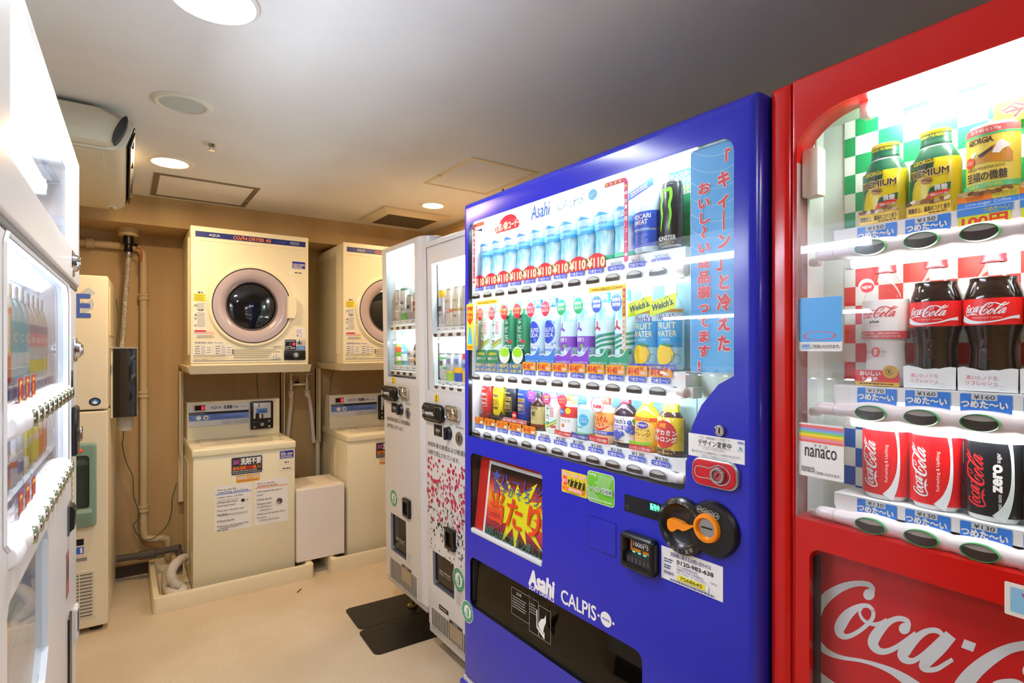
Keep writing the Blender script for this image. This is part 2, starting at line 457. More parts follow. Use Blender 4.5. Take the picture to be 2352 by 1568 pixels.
# ---------------------------------------------------------------- wall pipes at the back
m_pipe = noise_mat('wall_pipe_paint', '#c6b088', '#d3bf98', 4, .45, stretch=(1, 1, .3))
t = thing('wall_pipe', 'cream painted water pipe running along the wall then down beside the left dryer', 'pipe', (0, 0, 0))
b = MB(); b.tube([(-.9, 3.955, 1.955), (.03, 3.955, 1.95), (.072, 3.955, 1.945), (.092, 3.955, 1.92), (.095, 3.955, 1.88), (.095, 3.955, .27), (.1, 3.955, .225), (.135, 3.95, .21), (.18, 3.94, .208)], .021, m_pipe, 12)
b.tube([(.15, 3.94, .21), (.2, 3.94, .207), (.215, 3.94, .19), (.218, 3.94, .16), (.218, 3.94, .08)], .019, m_pipe, 12, 3); b.build('pipe_run', t)
for z in (1.66, 1.08, .40):
    b = MB(); b.lathe([(.021, z-.02), (.028, z-.018), (.028, z-.006), (.023, z-.004), (.023, z+.004), (.028, z+.006), (.028, z+.018), (.021, z+.02)], m_pipe, (.095, 3.955, 0), 16); b.build('coupling', t)
b = MB(); b.lathe([(.021, -.02), (.028, -.018), (.028, .018), (.021, .02)], m_pipe, (-.16, 3.955, 1.952), 16, axis='x'); b.build('coupling', t)
t = thing('supply_valve', 'round cream ceiling flange with black valve and braided steel hose beneath it', 'valve', (0, 0, 0))
b = MB(); b.lathe([(.0, 1.995), (.045, 1.996), (.05, 2.0), (.052, 2.04)], M('#c8b184', .5), (.02, 3.86, 0), 24); b.build('flange', t)
b = MB(); b.lathe([(0, 1.905), (.021, 1.905), (.024, 1.915), (.02, 1.925), (.02, 1.945), (.026, 1.95), (.026, 1.975), (.024, 1.997)], BLACK, (.02, 3.86, 0), 16)
b.tube([(.04, 3.85, 1.95), (.062, 3.84, 1.945)], .009, BLACK); b.build('valve_body', t)
b = MB(); b.tube([(.055, 3.84, 1.93), (.075, 3.83, 1.925), (.082, 3.83, 1.9), (.08, 3.83, 1.85)], .005, M('#b4531d', .5), 8, 4); b.build('lever', t)
b = MB(); b.lathe([(.016, 1.875), (.019, 1.88), (.019, 1.903), (.014, 1.906)], STEEL, (.02, 3.86, 0), 12)
b.tube([(.02, 3.86, 1.88), (.017, 3.86, 1.8), (.005, 3.85, 1.6), (-.004, 3.83, 1.43), (-.012, 3.8, 1.35), (-.024, 3.77, 1.315), (-.03, 3.745, 1.30)], .0125, noise_mat('braided_steel', '#8d8578', '#c7bda9', 90, .35), 10, 5); b.build('braided_hose', t)
m_dk = M('#5a524c', .5)
t = thing('drain_pipe', 'dark grey plastic drain pipe from the ice machine to the washer pan', 'pipe', (0, 0, 0))
b = MB(); b.tube([(-.034, 3.895, .147), (.11, 3.87, .15), (.225, 3.82, .17), (.255, 3.805, .172), (.266, 3.8, .155), (.266, 3.8, .045)], .019, m_dk, 12); b.build('pipe_run', t)
b = MB(); b.tube([(.07, 3.874, .149), (.15, 3.855, .155)], .026, m_dk, 12); b.build('coupling', t)
b = MB(); b.tube([(.244, 3.812, .172), (.27, 3.8, .172)], .024, m_dk, 12); b.build('elbow', t)
# ================================================================ washers, dryers, ice machine
m_body = M('#efe6c6', .28); m_body2 = M('#e6dcbb', .4); m_pan = M('#eadcb9', .35); NAVY = M('#1d2a78', .4); INK = M('#2a2a30', .6); INK2 = M('#6a6860', .6)
RED = M('#d8201c', .5); SIL = M('#c9cacb', .35, .3); YEL = M('#f5dc1e', .5); ORG = M('#ef7f16', .5); PAPER = M('#f1efec', .6)
def lines(f, u0, u1, v0, v1, n, m, h=.0018, seed=1, rag=.25):
    """rows of tiny unreadable print"""
    r = random.Random(seed); ly = f.layer; f.layer += 1
    for k in range(n):
        v = v1-(k+.5)*(v1-v0)/n; x = u0; end = u1-(u1-u0)*rag*r.random()
        while x < end:
            d = r.uniform(h, h*3.2); f.rect(x, v-h/2, min(x+d, end), v+h/2, m, 0, ly); x += d+h*.6
def washer(x0, label):
    t = thing('washing_machine', label, 'washing machine', (x0, 3.41, .02), 0, 'coin washing machines on white pans')
    Z = -.02; W = .525
    b = MB(); b.box(0, W, 0, .52, .045+Z, .768+Z, m_body, .006)
    b.box(-.004, .0, .25, .5, .12+Z, .7+Z, m_body2); b.build('cabinet', t)
    b = MB(); b.box(-.006, W+.004, -.008, .53, .766+Z, .808+Z, m_body, .008, 3); b.build('top_cover', t)
    b = MB(); b.box(.05, .475, .03, .345, .806+Z, .8125+Z, m_body, .003)
    b.box(.055, .47, .034, .18, .8122+Z, .8132+Z, M('#e8dfc8', .12)); b.build('lid', t)
    f = Flat(); f.rect(.1, .036, .4, .043, M('#b5483a', .5)); f.rect(.104, .0375, .396, .0415, m_body)
    f.rect(.12, .10, .36, .30, M('#d9cfba', .3)); lines(f, .13, .35, .11, .29, 9, M('#c2b8a4', .5), .004, 3)
    f.build('lid_print', t, place=lambda c: Vector((c.x, c.z, .8136+Z-c.y)))
    b = MB(); b.prism([(.372, .80+Z), (.378, 1.03+Z), (.47, 1.03+Z), (.51, .8+Z)], 'x', .004, W-.006, m_body); b.build('console', t)
    # console artwork; v measured from the console's foot
    f = Flat(); v0 = .826+Z; top = 1.03+Z
    f.rect(.012, top-.145, .337, top-.014, M('#d9dbdf', .3))
    f.rect(.012, top-.075, .337, top-.06, M('#23262e', .3)); f.rect(.012, top-.112, .337, top-.075, M('#7391d8', .3))
    f.rect(.042, top-.049, .096, top-.02, M('#3a0508', .2))
    f.text('0', .078, top-.045, .092, top-.024, glow('#ff2030', 4.), .02)
    f.rect(.034, top-.05, .036, top-.02, INK)
    f.text('AQUA', .125, top-.046, .184, top-.028, NAVY, .005); f.text('洗濯機', .196, top-.047, .243, top-.026, INK, .02); f.text('4.5kg', .248, top-.045, .277, top-.031, INK, .01, .2)
    f.text('COIN WASHER', .185, top-.138, .333, top-.119, M('#8d8f93', .4), .03, .3); f.text('COIN WASHER', .187, top-.136, .331, top-.121, M('#d9dbdf', .4), 0., .3)
    for k, u in enumerate((.062, .101)):
        f.disc(u, top-.094, .0135, M('#f1f1ea', .3)); f.ring(u, top-.094, .0125, .0145, SIL)
    f.rect(.096, top-.1, .106, top-.09, INK); f.text('洗剤ボタン', .13, top-.088, .2, top-.079, NAVY); lines(f, .13, .315, top-.108, top-.091, 2, M('#3c4f8c', .5), .0028, 5, .1)
    lines(f, .014, .034, top-.104, top-.082, 2, INK, .0025, 6); lines(f, .038, .105, top-.018, top-.0155, 1, INK, .002, 7); lines(f, .038, .105, top-.056, top-.0535, 1, INK, .002, 8)
    lines(f, .016, .1, top-.07, top-.065, 1, M('#d8d8d8', .5), .003, 8); lines(f, .29, .325, top-.04, top-.036, 1, INK2, .002, 9)
    f.build('console_panel', t, .370)
    b = MB(); b.box(.346, .478, .352, .40, top-.185, top-.012, BLACK, .006); b.box(.36, .462, .347, .36, top-.118, top-.02, M('#cfd1d3', .3, .2), .003)
    b.box(.39, .394, .3455, .35, top-.05, top-.024, BLACK); b.box(.372, .392, .3455, .35, top-.118, top-.085, BLACK); b.box(.408, .416, .344, .352, top-.118, top-.09, BLACK)
    for u in (.366, .452):
        for z in (top-.138, top-.17): b.lathe([(0, .346), (.007, .346), (.008, .352)], CHROME, (u, 0, z), 12, axis='y')
    b.lathe([(0, .342), (.011, .343), (.012, .352)], STEEL, (.41, 0, top-.155), 16, axis='y')
    cm = b.build('coin_slot_unit', t)
    f = Flat(); f.rect(.376, top-.086, .442, top-.056, M('#5f93dc', .3)); f.text('¥300', .39, top-.082, .432, top-.068, M('#14285a', .5), .02); lines(f, .40, .44, top-.065, top-.06, 1, NAVY, .003, 3); f.build('price_label', cm, .3465)
    # stickers on the front
    def st(name, f): f.build(name, t, -.0006)
    f = Flat(); f.rect(.183, .643+Z, .348, .748+Z, M('#c9cdd4', .4), .01); f.rect(.187, .648+Z, .344, .743+Z, M('#30343c', .4), .008)
    f.text('洗剤不要', .233, .7+Z, .338, .737+Z, PAPER, .03); f.text('液体洗剤', .192, .672+Z, .258, .693+Z, ORG, .03); f.text('自動', .26, .672+Z, .294, .693+Z, RED, .03); f.text('投入!', .296, .672+Z, .336, .693+Z, ORG, .03)
    f.rect(.194, .706+Z, .226, .73+Z, M('#4a6bd0', .5), .004); f.strokes([[(.192, .732+Z, .005), (.228, .704+Z, .005)], [(.192, .704+Z, .005), (.228, .732+Z, .005)]], RED, 2)
    f.text('Detergent will be added automatically.', .192, .6625+Z, .318, .6695+Z, PAPER, .02); f.text('You do not have to put in any washing powder.', .192, .653+Z, .338, .660+Z, PAPER, .02); st('detergent_notice', f)
    f = Flat(); f.rect(.21, .602+Z, .331, .641+Z, M('#f0a528', .5), .002); f.text('柔軟剤入り洗剤', .216, .618+Z, .326, .636+Z, M('#d9dce6', .5), .03); f.text('Detergent with fabric softener', .215, .606+Z, .318, .613+Z, NAVY, .0); st('softener_sticker', f)
    f = Flat(); f.rect(.438, .708+Z, .518, .756+Z, M('#e4e2f0', .4), .004); f.rect(.44, .71+Z, .516, .754+Z, M('#2a1f96', .4), .003)
    for u in (.445, .481): f.rect(u, .73+Z, u+.03, .742+Z, PAPER, .001); lines(f, u+.002, u+.03, .732+Z, .74+Z, 1, NAVY, .005, 4, 0)
    lines(f, .444, .512, .712+Z, .727+Z, 3, PAPER, .0024, 11); lines(f, .444, .47, .745+Z, .751+Z, 1, PAPER, .003, 12); st('service_sticker', f)
    f = Flat(); f.rect(.44, .676+Z, .515, .698+Z, M('#f3ecd4', .4)); lines(f, .465, .49, .682+Z, .692+Z, 1, INK, .006, 13, 0); f.rect(.435, .642+Z, .515, .662+Z, M('#f3ecd4', .4)); lines(f, .455, .5, .647+Z, .657+Z, 1, INK, .006, 14, 0); st('number_tape', f)
    if x0 < .6:
        BLU = M('#8fb0e6', .5)
        f = Flat(); f.rect(.103, .325, .289, .575, PAPER); f.text('How to use the', .117, .549, .21, .56, INK, .01); f.rect(.108, .527, .287, .533, BLU); f.text('washing machine', .117, .531, .27, .546, M('#3f5fae', .5), .012)
        y = .518
        for s, w_, gap in (('1.Insert coins. ( ¥ 300)', .13, .021), ('2.Press the drum', .102, .0135), ('cleaning button.', .096, .021), ('3.Put your laundry into', .135, .0135), ('the drum.', .056, .03), ('4.Close the lid.', .086, .023), ('5.Remove the laundry from', .16, .0135), ('the durm.', .056, .02)):
            f.text(s, .114, y-.011, .114+w_, y, INK, .008)
            y -= gap+.006
        lines(f, .124, .25, .494, .498, 1, INK2, .002, 2); lines(f, .124, .27, .408, .42, 2, INK2, .002, 3, .05); lines(f, .124, .25, .34, .35, 2, INK2, .002, 4)
        f.rect(.235, .475, .252, .49, INK); f.poly([(.258, .482), (.275, .492), (.268, .478)], M('#d9a15a')); st('washer_instructions', f)
        f = Flat(); f.rect(.305, .325, .485, .582, PAPER); f.text('How to use the', .318, .556, .41, .567, M('#9a3c34', .5), .01); f.rect(.308, .534, .483, .54, M('#f2b184', .5)); f.text('clothes dryer', .318, .538, .43, .553, M('#a83428', .5), .012)
        y = .52
        for s, w_, gap in (('1.Put washed laundry in', .135, .0135), ('dryer.', .036, .019), ('2.Close the lid.', .08, .018), ('3.Insert coins.', .08, .0135), ('( ¥ 100/30min.)', .078, .034), ('4.Remove the laundry from', .15, .0135), ('the dryer.', .054, .02)):
            f.text(s, .316, y-.011, .316+w_, y, INK, .008); y -= gap+.006
        f.disc(.437, .447, .02, M('#d8d8da')); f.disc(.437, .447, .016, M('#4b4548')); f.disc(.432, .44, .008, M('#b9926f')); lines(f, .33, .4, .402, .415, 2, INK2, .002, 5); lines(f, .33, .46, .345, .357, 2, INK2, .002, 6); st('dryer_instructions', f)
    return t
washer(.302, 'cream coin washing machine on the left, with instruction sheets taped to its front')
washer(1.139, 'cream coin washing machine on the right, partly hidden by the narrow white vending machine')

def dryer(x0, label):
    t = thing('coin_dryer', label, 'coin dryer', (x0, 3.42, 0), 0, 'coin dryers on wall shelves')
    W = .616; z0, z1 = 1.257, 2.016; Cu, Cz = .306, 1.594
    b = MB(); b.plate((0, z0+.012, W, z1, .006), [ell(Cu, Cz, .2, n=48)], 0, .03, m_body, .006)
    b.box(.004, W-.004, .03, .56, z0, z1-.003, m_body, .003)
    for k in (.09, .13): b.box(-.002, .004, k, k+.012, z0+.06, z1-.05, m_body2)
    b.box(.002, W-.002, .002, .04, z0, z0+.013, m_body, .004); b.build('cabinet', t)
    b = MB(); b.lathe([(.2, .02), (.2, -.004), (.206, -.013), (.218, -.013), (.228, -.004), (.229, .001)], m_body, (Cu, 0, Cz), 64, axis='y', ky=1.03); b.build('door_ring', t)
    d = MB(); g = M('#b8a9ae', .22)
    d.lathe([(.132, .03), (.136, .008), (.146, .0), (.15, -.004), (.178, -.014), (.2, -.012), (.206, -.004), (.206, .01)], g, (Cu, 0, Cz), 64, axis='y', ky=1.03)
    d.lathe([(.202, -.0125), (.2055, -.0135), (.209, -.012)], BLACK, (Cu, 0, Cz), 64, axis='y', ky=1.03)
    do = d.build('door', t)
    d = MB(); d.lathe([(0, .012), (.06, .010), (.11, .016), (.134, .024)], M('#141519', .05, 0, 0, .8), (Cu, 0, Cz), 48, axis='y', ky=1.03); d.lathe([(.127, .010), (.132, .004), (.137, .006)], M('#5b5458', .2), (Cu, 0, Cz), 64, axis='y', ky=1.03)
    d.lathe([(0, .006), (.006, .0065), (.007, .012)], CHROME, (Cu, 0, Cz), 14, axis='y'); d.build('door_glass', do)
    d = MB(); P = [(Cu+.183, Cz-.068), (Cu+.226, Cz-.068), (Cu+.238, Cz-.03), (Cu+.238, Cz+.03), (Cu+.230, Cz+.062), (Cu+.185, Cz+.064)]
    d.loops([[(x, .0, z) for x, z in P], [(x, -.022, z) for x, z in P], [(Cu+.21+(x-Cu-.21)*.86, -.03, Cz+(z-Cz)*.93) for x, z in P]], m_body); d.build('door_handle', do)
    f = Flat(); f.rect(.023, 1.957, .598, 1.988, NAVY); f.text('AQUA', .088, 1.9645, .142, 1.979, PAPER, .005); f.text('CO', .208, 1.963, .242, 1.981, ORG, .03); f.text('/', .243, 1.961, .257, 1.985, ORG, .03); f.text('N', .258, 1.963, .278, 1.981, ORG, .03)
    f.text('DRYER', .288, 1.963, .368, 1.981, ORG, .03); f.text('45', .376, 1.963, .404, 1.981, ORG, .03); f.text('MCD-CK45', .436, 1.968, .482, 1.976, M('#7480b0', .4)); f.rect(.508, 1.9645, .563, 1.9815, M('#8089a8', .4), .008); f.text('100V専用', .517, 1.969, .554, 1.977, NAVY)
    f.build('title_strip', t, -.0005)
    b = MB(); b.box(.02, .6, -.002, .002, 1.938, 1.944, m_body, .001); b.build('trim_ridge', t)
    f = Flat(); f.rect(.52, 1.824, .598, 1.869, PAPER, .003); f.rect(.522, 1.826, .596, 1.867, M('#2a1f96', .4), .003)
    for u in (.526, .561): f.rect(u, 1.843, u+.031, 1.854, PAPER); lines(f, u+.002, u+.03, 1.845, 1.852, 1, NAVY, .005, 21, 0)
    lines(f, .526, .592, 1.828, 1.841, 3, PAPER, .0024, 22); f.build('service_sticker', t, -.0006)
    f = Flat(); f.rect(.508, 1.792, .592, 1.809, M('#f4ecd2', .4)); lines(f, .535, .58, 1.797, 1.804, 1, INK, .006, 23, 0); f.build('number_tape', t, -.0006)
    f = Flat(); P_ = M('#ece9e2', .5)
    f.rect(.014, 1.41, .075, 1.663, P_); f.rect(.0155, 1.607, .073, 1.65, YEL); f.text('警告', .035, 1.652, .06, 1.661, INK, .02); lines(f, .02, .07, 1.61, 1.646, 6, INK2, .0024, 31); lines(f, .03, .073, 1.56, 1.6, 6, INK2, .002, 32); f.ring(.024, 1.585, .004, .006, INK)
    f.text('注意', .035, 1.556, .06, 1.566, INK, .02); lines(f, .033, .073, 1.47, 1.55, 11, INK2, .002, 33); f.poly([(.018, 1.53), (.032, 1.53), (.025, 1.543)], INK2)
    for z in (1.515, 1.478): f.ring(.024, z, .003, .005, INK)
    f.rect(.018, 1.445, .075, 1.452, RED, .003); lines(f, .017, .118, 1.43, 1.443, 2, RED, .002, 34, .1); lines(f, .03, .12, 1.41, 1.426, 2, INK2, .003, 35)
    f.build('warning_label', t, -.0005)
    f = Flat(); f.rect(.014, 1.376, .172, 1.391, P_, .007); f.text('乾燥時間の目安', .022, 1.379, .105, 1.389, INK, .01); lines(f, .112, .16, 1.381, 1.386, 1, INK2, .003, 36)
    for u in (.014, .112): f.rect(u, 1.318, u+.088, 1.372, P_); lines(f, u+.008, u+.03, 1.32, 1.37, 4, INK2, .005, 37, 0); lines(f, u+.036, u+.058, 1.32, 1.37, 8, INK2, .002, 38); lines(f, u+.064, u+.085, 1.325, 1.365, 3, INK, .003, 39, 0)
    lines(f, .014, .19, 1.305, 1.317, 2, INK2, .002, 40); f.text('4.5kg以上の洗濯物を入れないでください。', .014, 1.291, .165, 1.298, INK)
    lines(f, .21, .46, 1.295, 1.35, 5, INK, .0028, 41, .3)
    for k in range(3): f.rect(.202, 1.34-k*.009, .21, 1.346-k*.009, INK)
    f.rect(.405, 1.293, .455, 1.318, P_, .002); f.text('4.5', .412, 1.296, .436, 1.309, INK); f.text('kg', .44, 1.295, .451, 1.304, INK); lines(f, .414, .45, 1.312, 1.316, 1, INK2, .002, 42)
    f.rect(.41, 1.36, .462, 1.37, P_); lines(f, .414, .46, 1.361, 1.369, 2, INK2, .0025, 43); f.rect(.012, 1.284, .458, 1.287, M('#3d4a70', .5)); f.build('time_chart_print', t, -.0005)
    f = Flat(); f.rect(.537, 1.417, .591, 1.474, PAPER, .006); f.rect(.539, 1.419, .589, 1.472, M('#f3eef0', .5), .005); lines(f, .545, .585, 1.438, 1.466, 5, M('#5b6fae', .5), .002, 44); f.disc(.553, 1.428, .005, INK2); f.poly([(.567, 1.424), (.58, 1.434), (.575, 1.422)], M('#e2a348')); f.build('care_sticker', t, -.0006)
    b = MB(); b.box(.476, .597, -.008, .004, 1.284, 1.342, BLACK, .004); b.box(.478, .597, -.006, .004, 1.34, 1.408, SIL, .003); b.box(.481, .542, -.008, 0, 1.344, 1.404, M('#141014', .25), .002)
    b.lathe([(0, -.01), (.008, -.011), (.013, -.009), (.016, -.005)], CHROME, (.562, 0, 1.388), 20, axis='y', ky=.95); b.box(.56, .564, -.0125, -.009, 1.378, 1.398, BLACK)
    b.lathe([(0, -.02), (.009, -.02), (.011, -.015), (.015, -.014), (.017, -.008)], STEEL, (.541, 0, 1.312), 20, axis='y'); b.lathe([(.019, -.009), (.022, -.012), (.024, -.008)], M('#2a2a2a', .3), (.541, 0, 1.312), 24, axis='y')
    cu = b.build('coin_unit', t)
    f = Flat(); f.rect(.500, 1.368, .538, 1.388, M('#3a0508', .2)); f.text('0', .524, 1.37, .535, 1.386, glow('#ff2030', 4.), .02); lines(f, .486, .536, 1.392, 1.4, 1, PAPER, .0035, 45, 0); f.text('30分', .484, 1.349, .502, 1.359, PAPER, .01); f.text('100円', .508, 1.349, .536, 1.359, PAPER, .01); lines(f, .485, .53, 1.361, 1.366, 1, PAPER, .003, 46)
    f.build('coin_display', cu, -.0085)
    f = Flat(); f.rect(.546, 1.346, .594, 1.366, M('#3a7ed2', .4), .002); lines(f, .554, .59, 1.349, 1.363, 2, M('#bcd6f2', .5), .003, 47); f.build('hint_sticker', cu, -.0065)
    return t
dryer(.291, 'cream coin dryer on the left, above the washer with instruction sheets, round door fully visible')
dryer(1.116, 'cream coin dryer on the right, half hidden behind the narrow white vending machine')

def shelf(x0, label, left_only=False):
    t = thing('dryer_shelf', label, 'shelf', (x0, 3.42, 1.2), 0, 'wall shelves carrying the dryers')
    b = MB(); b.loops([[(x*.97+.01-(.0), y, -.0+.013) for x, y in ((-.008, .012), (.635, .012), (.635, .56), (-.008, .56))], [(x, y, .056) for x, y in ((-.018, -.012), (.63, -.012), (.63, .56), (-.018, .56))]], m_pan); b.build('tray', t, None)
    for u, zb in ((-.018, -.79), (.575, -.79)):
        b = MB(); b.box(u, u+.026, .53, .56, zb, .013, m_pan, .002); b.box(u, u+.005, .44, .56, zb+.3, .013, m_pan, .001); b.build('upright', t, None)
    return t
shelf(.291, 'cream steel wall shelf holding up the left coin dryer'); shelf(1.116, 'cream steel wall shelf holding up the right coin dryer')

def pan(x0, x1, label):
    t = thing('washer_pan', label, 'washer pan', (x0, 3.34, 0), 0, 'drip pans on the floor')
    W = x1-x0; D = .63; b = MB()
    O = rrect(0, 0, W, D, .02, 5); I = rrect(.028, .022, W-.035, D-.025, .03, 5); I2 = rrect(.045, .04, W-.05, D-.04, .03, 5); O2 = rrect(.004, .004, W-.004, D-.004, .018, 5)
    b.loops([[(x, y, 0) for x, y in O], [(x, y, .078) for x, y in O], [(x, y, .084) for x, y in O2], [(x, y, .084) for x, y in I], [(x, y, .018) for x, y in I2]], m_pan); b.build('tray', t)
    b = MB(); b.lathe([(0, .0185), (.03, .0185), (.033, .03), (.027, .034), (.0, .03)], M('#2a211b', .6), (.125, .545, 0), 24); b.build('drain_trap', t)
    return t
pan(.118, .919, 'cream plastic washer pan on the floor under the left washing machine, hose lying in it')
pan(1.02, 1.82, 'cream plastic washer pan on the floor under the right washing machine')

t = thing('storage_box', 'plain white box cabinet wedged between the two washing machines', 'box', (.832, 3.41, .086))
b = MB(); b.box(0, .286, .004, .30, 0, .432, M('#ece2d2', .35), .003); b.build('cabinet', t, None)
b = MB(); b.box(.002, .284, -.014, .002, .002, .428, M('#f3ece4', .3), .002); b.build('front_panel', t, None)

m_hose = noise_mat('hose_plastic', '#cfc4b4', '#ded4c6', 8, .5)
HP = [(.278, 3.6, .17), (.254, 3.555, .18), (.224, 3.51, .172), (.207, 3.495, .13), (.22, 3.49, .085), (.248, 3.485, .056), (.262, 3.46, .045), (.246, 3.425, .043), (.218, 3.43, .043), (.198, 3.48, .043), (.193, 3.58, .043), (.196, 3.68, .043), (.205, 3.79, .043)]
b = MB(); S = [(x, y, z+.005) for x, y, z in spline(HP, 9)]; b.tube([(x, y, z, .0245+(.0012 if i % 2 else -.0006)) for i, (x, y, z) in enumerate(S)], .024, m_hose, 14)
tag(b.build('drain_hose'), 'grey white corrugated drain hose looped in the left washer pan', 'hose')

t = thing('water_tap', 'chrome twin water tap on the wall between the two dryers, two clear hoses attached', 'tap', (0, 0, 0))
b = MB(); b.tube([(.925, 3.93, 1.105), (1.03, 3.93, 1.108)], .0105, CHROME, 10); b.lathe([(.012, 3.93), (.014, 3.97), (.03, 3.985), (.032, 4.0)], CHROME, (.965, 0, 1.115), 20, axis='y')
for x in (.925, 1.03):
    b.lathe([(0, 1.06), (.014, 1.06), (.016, 1.085), (.018, 1.1), (.018, 1.118), (.013, 1.125), (.011, 1.14), (.008, 1.145), (.006, 1.17)], CHROME, (x, 3.93, 0), 16)
b.build('tap_body', t)
for x in (.925, 1.03):
    b = MB(); b.tube([(x-.004, 3.93, 1.172), (x+.045, 3.905, 1.178)], .006, M('#9d978b', .3, .8), 8); b.lathe([(.006, 1.165), (.012, 1.168), (.012, 1.178), (0, 1.18)], CHROME, (x, 3.93, 0), 12); b.build('tap_handle', t)
for P in ([(.925, 3.93, 1.07), (.926, 3.925, 1.0), (.915, 3.92, .88), (.90, 3.92, .7), (.89, 3.92, .55)], [(1.03, 3.93, 1.07), (1.045, 3.92, 1.0), (1.058, 3.92, .9), (1.066, 3.92, .8), (1.074, 3.92, .70)]):
    b = MB(); b.tube(P, .0125, M('#d9cfbd', .3), 10, 5); b.lathe([(.02, 1.045), (.021, 1.06), (.016, 1.068), (.012, 1.072)], M('#d4c09a', .4), (P[0][0], 3.93, 0), 14); b.lathe([(.013, 1.02), (.015, 1.025), (.015, 1.045)], M('#e2dccf', .4), (P[0][0], 3.928, 0), 14)
    b.build('supply_hose', t)
m_gw = M('#3f5f4c', .5)
def wire(P, label, m=m_gw, r=.0028):
    b = MB(); b.tube(P, r, m, 6, 5); tag(b.build('earth_wire'), label, 'wire')
wire([(-.018, 3.86, 1.12), (-.004, 3.88, .95), (-.004, 3.9, .84), (-.008, 3.9, .79), (.012, 3.9, .69), (.041, 3.9, .605), (.046, 3.9, .493), (.072, 3.9, .392), (.071, 3.9, .36), (.045, 3.9, .32), (.077, 3.9, .245), (.12, 3.9, .225), (.167, 3.9, .245), (.215, 3.9, .30), (.236, 3.9, .385), (.236, 3.9, .445), (.262, 3.93, .53)], 'thin green wire drooping from the ice machine to the shelf upright')
wire([(-.036, 3.7, 1.62), (-.026, 3.7, 1.5), (-.032, 3.7, 1.38), (-.022, 3.7, 1.3), (-.034, 3.7, 1.2), (-.038, 3.69, 1.28)], 'thin green wire hanging by the upper side of the ice machine')
wire([(1.215, 3.9, 1.23), (1.19, 3.9, 1.15), (1.185, 3.9, 1.10), (1.175, 3.9, 1.0)], 'thin green wire behind the right washer, hanging down from its dryer')
wire([(.715, 3.92, 1.23), (.713, 3.92, 1.12), (.722, 3.92, 1.0)], 'pair of dark green wires behind the left washer, hanging down from its dryer')
wire([(.60, 3.92, 1.23), (.604, 3.92, 1.12), (.608, 3.92, .98)], 'pale wire behind the left washer, hanging to the left of the green ones', M('#b9a488', .5))
b = MB(); b.tube([(.785, 3.19, .003), (.815, 3.225, .003)], .0026, M('#5b3a22', .6), 6); tag(b.build('wood_splinter'), 'tiny brown splinter on the floor in front of the left washer pan', 'debris')

# ---------------------------------------------------------------- ice machine
m_ice = M('#e5d8ba', .32)
t = thing('ice_machine', 'tall cream ice machine with green dispensing bay behind the left vending machine', 'ice machine', (-.064, 3.3, 0), -2.2)
b = MB(); b.plate((-.5, 1.062, 0, 1.702, .006), [], 0, .6, m_ice, .006); b.build('upper_panel', t)
b = MB(); b.plate((-.5, .028, 0, 1.054, .006), [rrect(-.44, .585, -.066, .855, .02)], 0, .6, m_ice, .006, back=True); b.build('lower_panel', t)
b = MB(); gr = M('#7d9a88', .35)
b.plate((-.46, .512, -.043, .908, .02), [rrect(-.435, .60, -.069, .852, .018)], -.03, .004, gr, .012)
b.prism([(-.03, .60), (-.045, .585), (-.045, .56), (-.03, .53)], 'x', -.44, -.06, gr); b.build('dispenser_bay', t)
b = MB(); b.box(-.434, -.07, .002, .12, .6, .852, M('#54695c', .5)); b.box(-.43, -.074, -.004, .004, .602, .80, M('#39463f', .3)); b.build('bay_recess', t, None)
b = MB(); b.box(-.2, -.095, -.037, -.028, .867, .885, M('#ff5a1c', .3), .006, 3); b.build('push_button', t)
b = MB(); b.box(-.45, -.05, -.004, .002, .077, .302, M('#d9d0ba', .4), .002)
for k in range(13): b.box(-.44, -.06, -.006, -.002, .088+k*.0162, .0925+k*.0162, M('#6b6458', .6))
for u in (-.11, -.2, -.3): b.box(u, u+.003, -.0065, -.002, .083, .296, M('#e8dfc9', .4))
b.build('vent_grille', t, None)
f = Flat(); blu = M('#4a64b4', .4); pale = M('#bcc4c2', .4)
f.poly([(-.105, 1.617), (-.075, 1.633+.012), (-.045, 1.617), (-.075, 1.60)], pale)
f.poly([(-.085, 1.57), (-.06, 1.555+.035), (-.052, 1.565), (-.06, 1.54), (-.1, 1.53), (-.1, 1.585)], pale); f.poly([(-.1, 1.56), (-.07, 1.535), (-.1, 1.515)], pale)
f.text('E', -.124, 1.503, -.069, 1.608, blu, .03); f.text('C', -.215, 1.503, -.145, 1.608, blu, .03); f.text('I', -.255, 1.503, -.235, 1.608, blu, .03); f.build('ice_lettering', t, -.0006)
f = Flat(); f.disc(-.05, 1.1, .023, M('#25252b', .3), .0195); f.disc(-.05, 1.1, .016, M('#3f7fc8', .3), .013); f.poly([(-.062, 1.094), (-.05, 1.106), (-.038, 1.094), (-.05, 1.088)], PAPER); f.build('maker_emblem', t, -.001)
f = Flat(); f.rect(-.12, .425, -.092, .455, BLACK, .002); f.rect(-.12, .385, -.092, .418, M('#2f68d0', .4), .002); f.text('1', -.105, .39, -.098, .413, PAPER, .03); f.rect(-.12, .35, -.08, .366, M('#8b8a80', .4)); f.build('info_stickers', t, -.0006)
for u, y in ((-.05, .06), (-.45, .06), (-.05, .54), (-.45, .54)):
    b = MB(); b.lathe([(0, 0), (.028, 0), (.028, .008), (.014, .014), (.012, .03)], M('#3a3228', .4), (u, y, 0), 16); b.build('foot', t)
b = MB(); b.box(-.002, .004, .1, .5, 1.42, 1.66, M('#d8c8a2', .45)); b.lathe([(0, .0045), (.006, .004), (.007, 0)], M('#32281c', .6), (0, .5, 1.6), 10, axis='x'); b.build('side_panel', t, None)
t = thing('cup_dispenser', 'black glossy cup dispenser box fixed to the right side of the ice machine', 'cup dispenser', (-.05, 3.45, 1.0), -2.2)
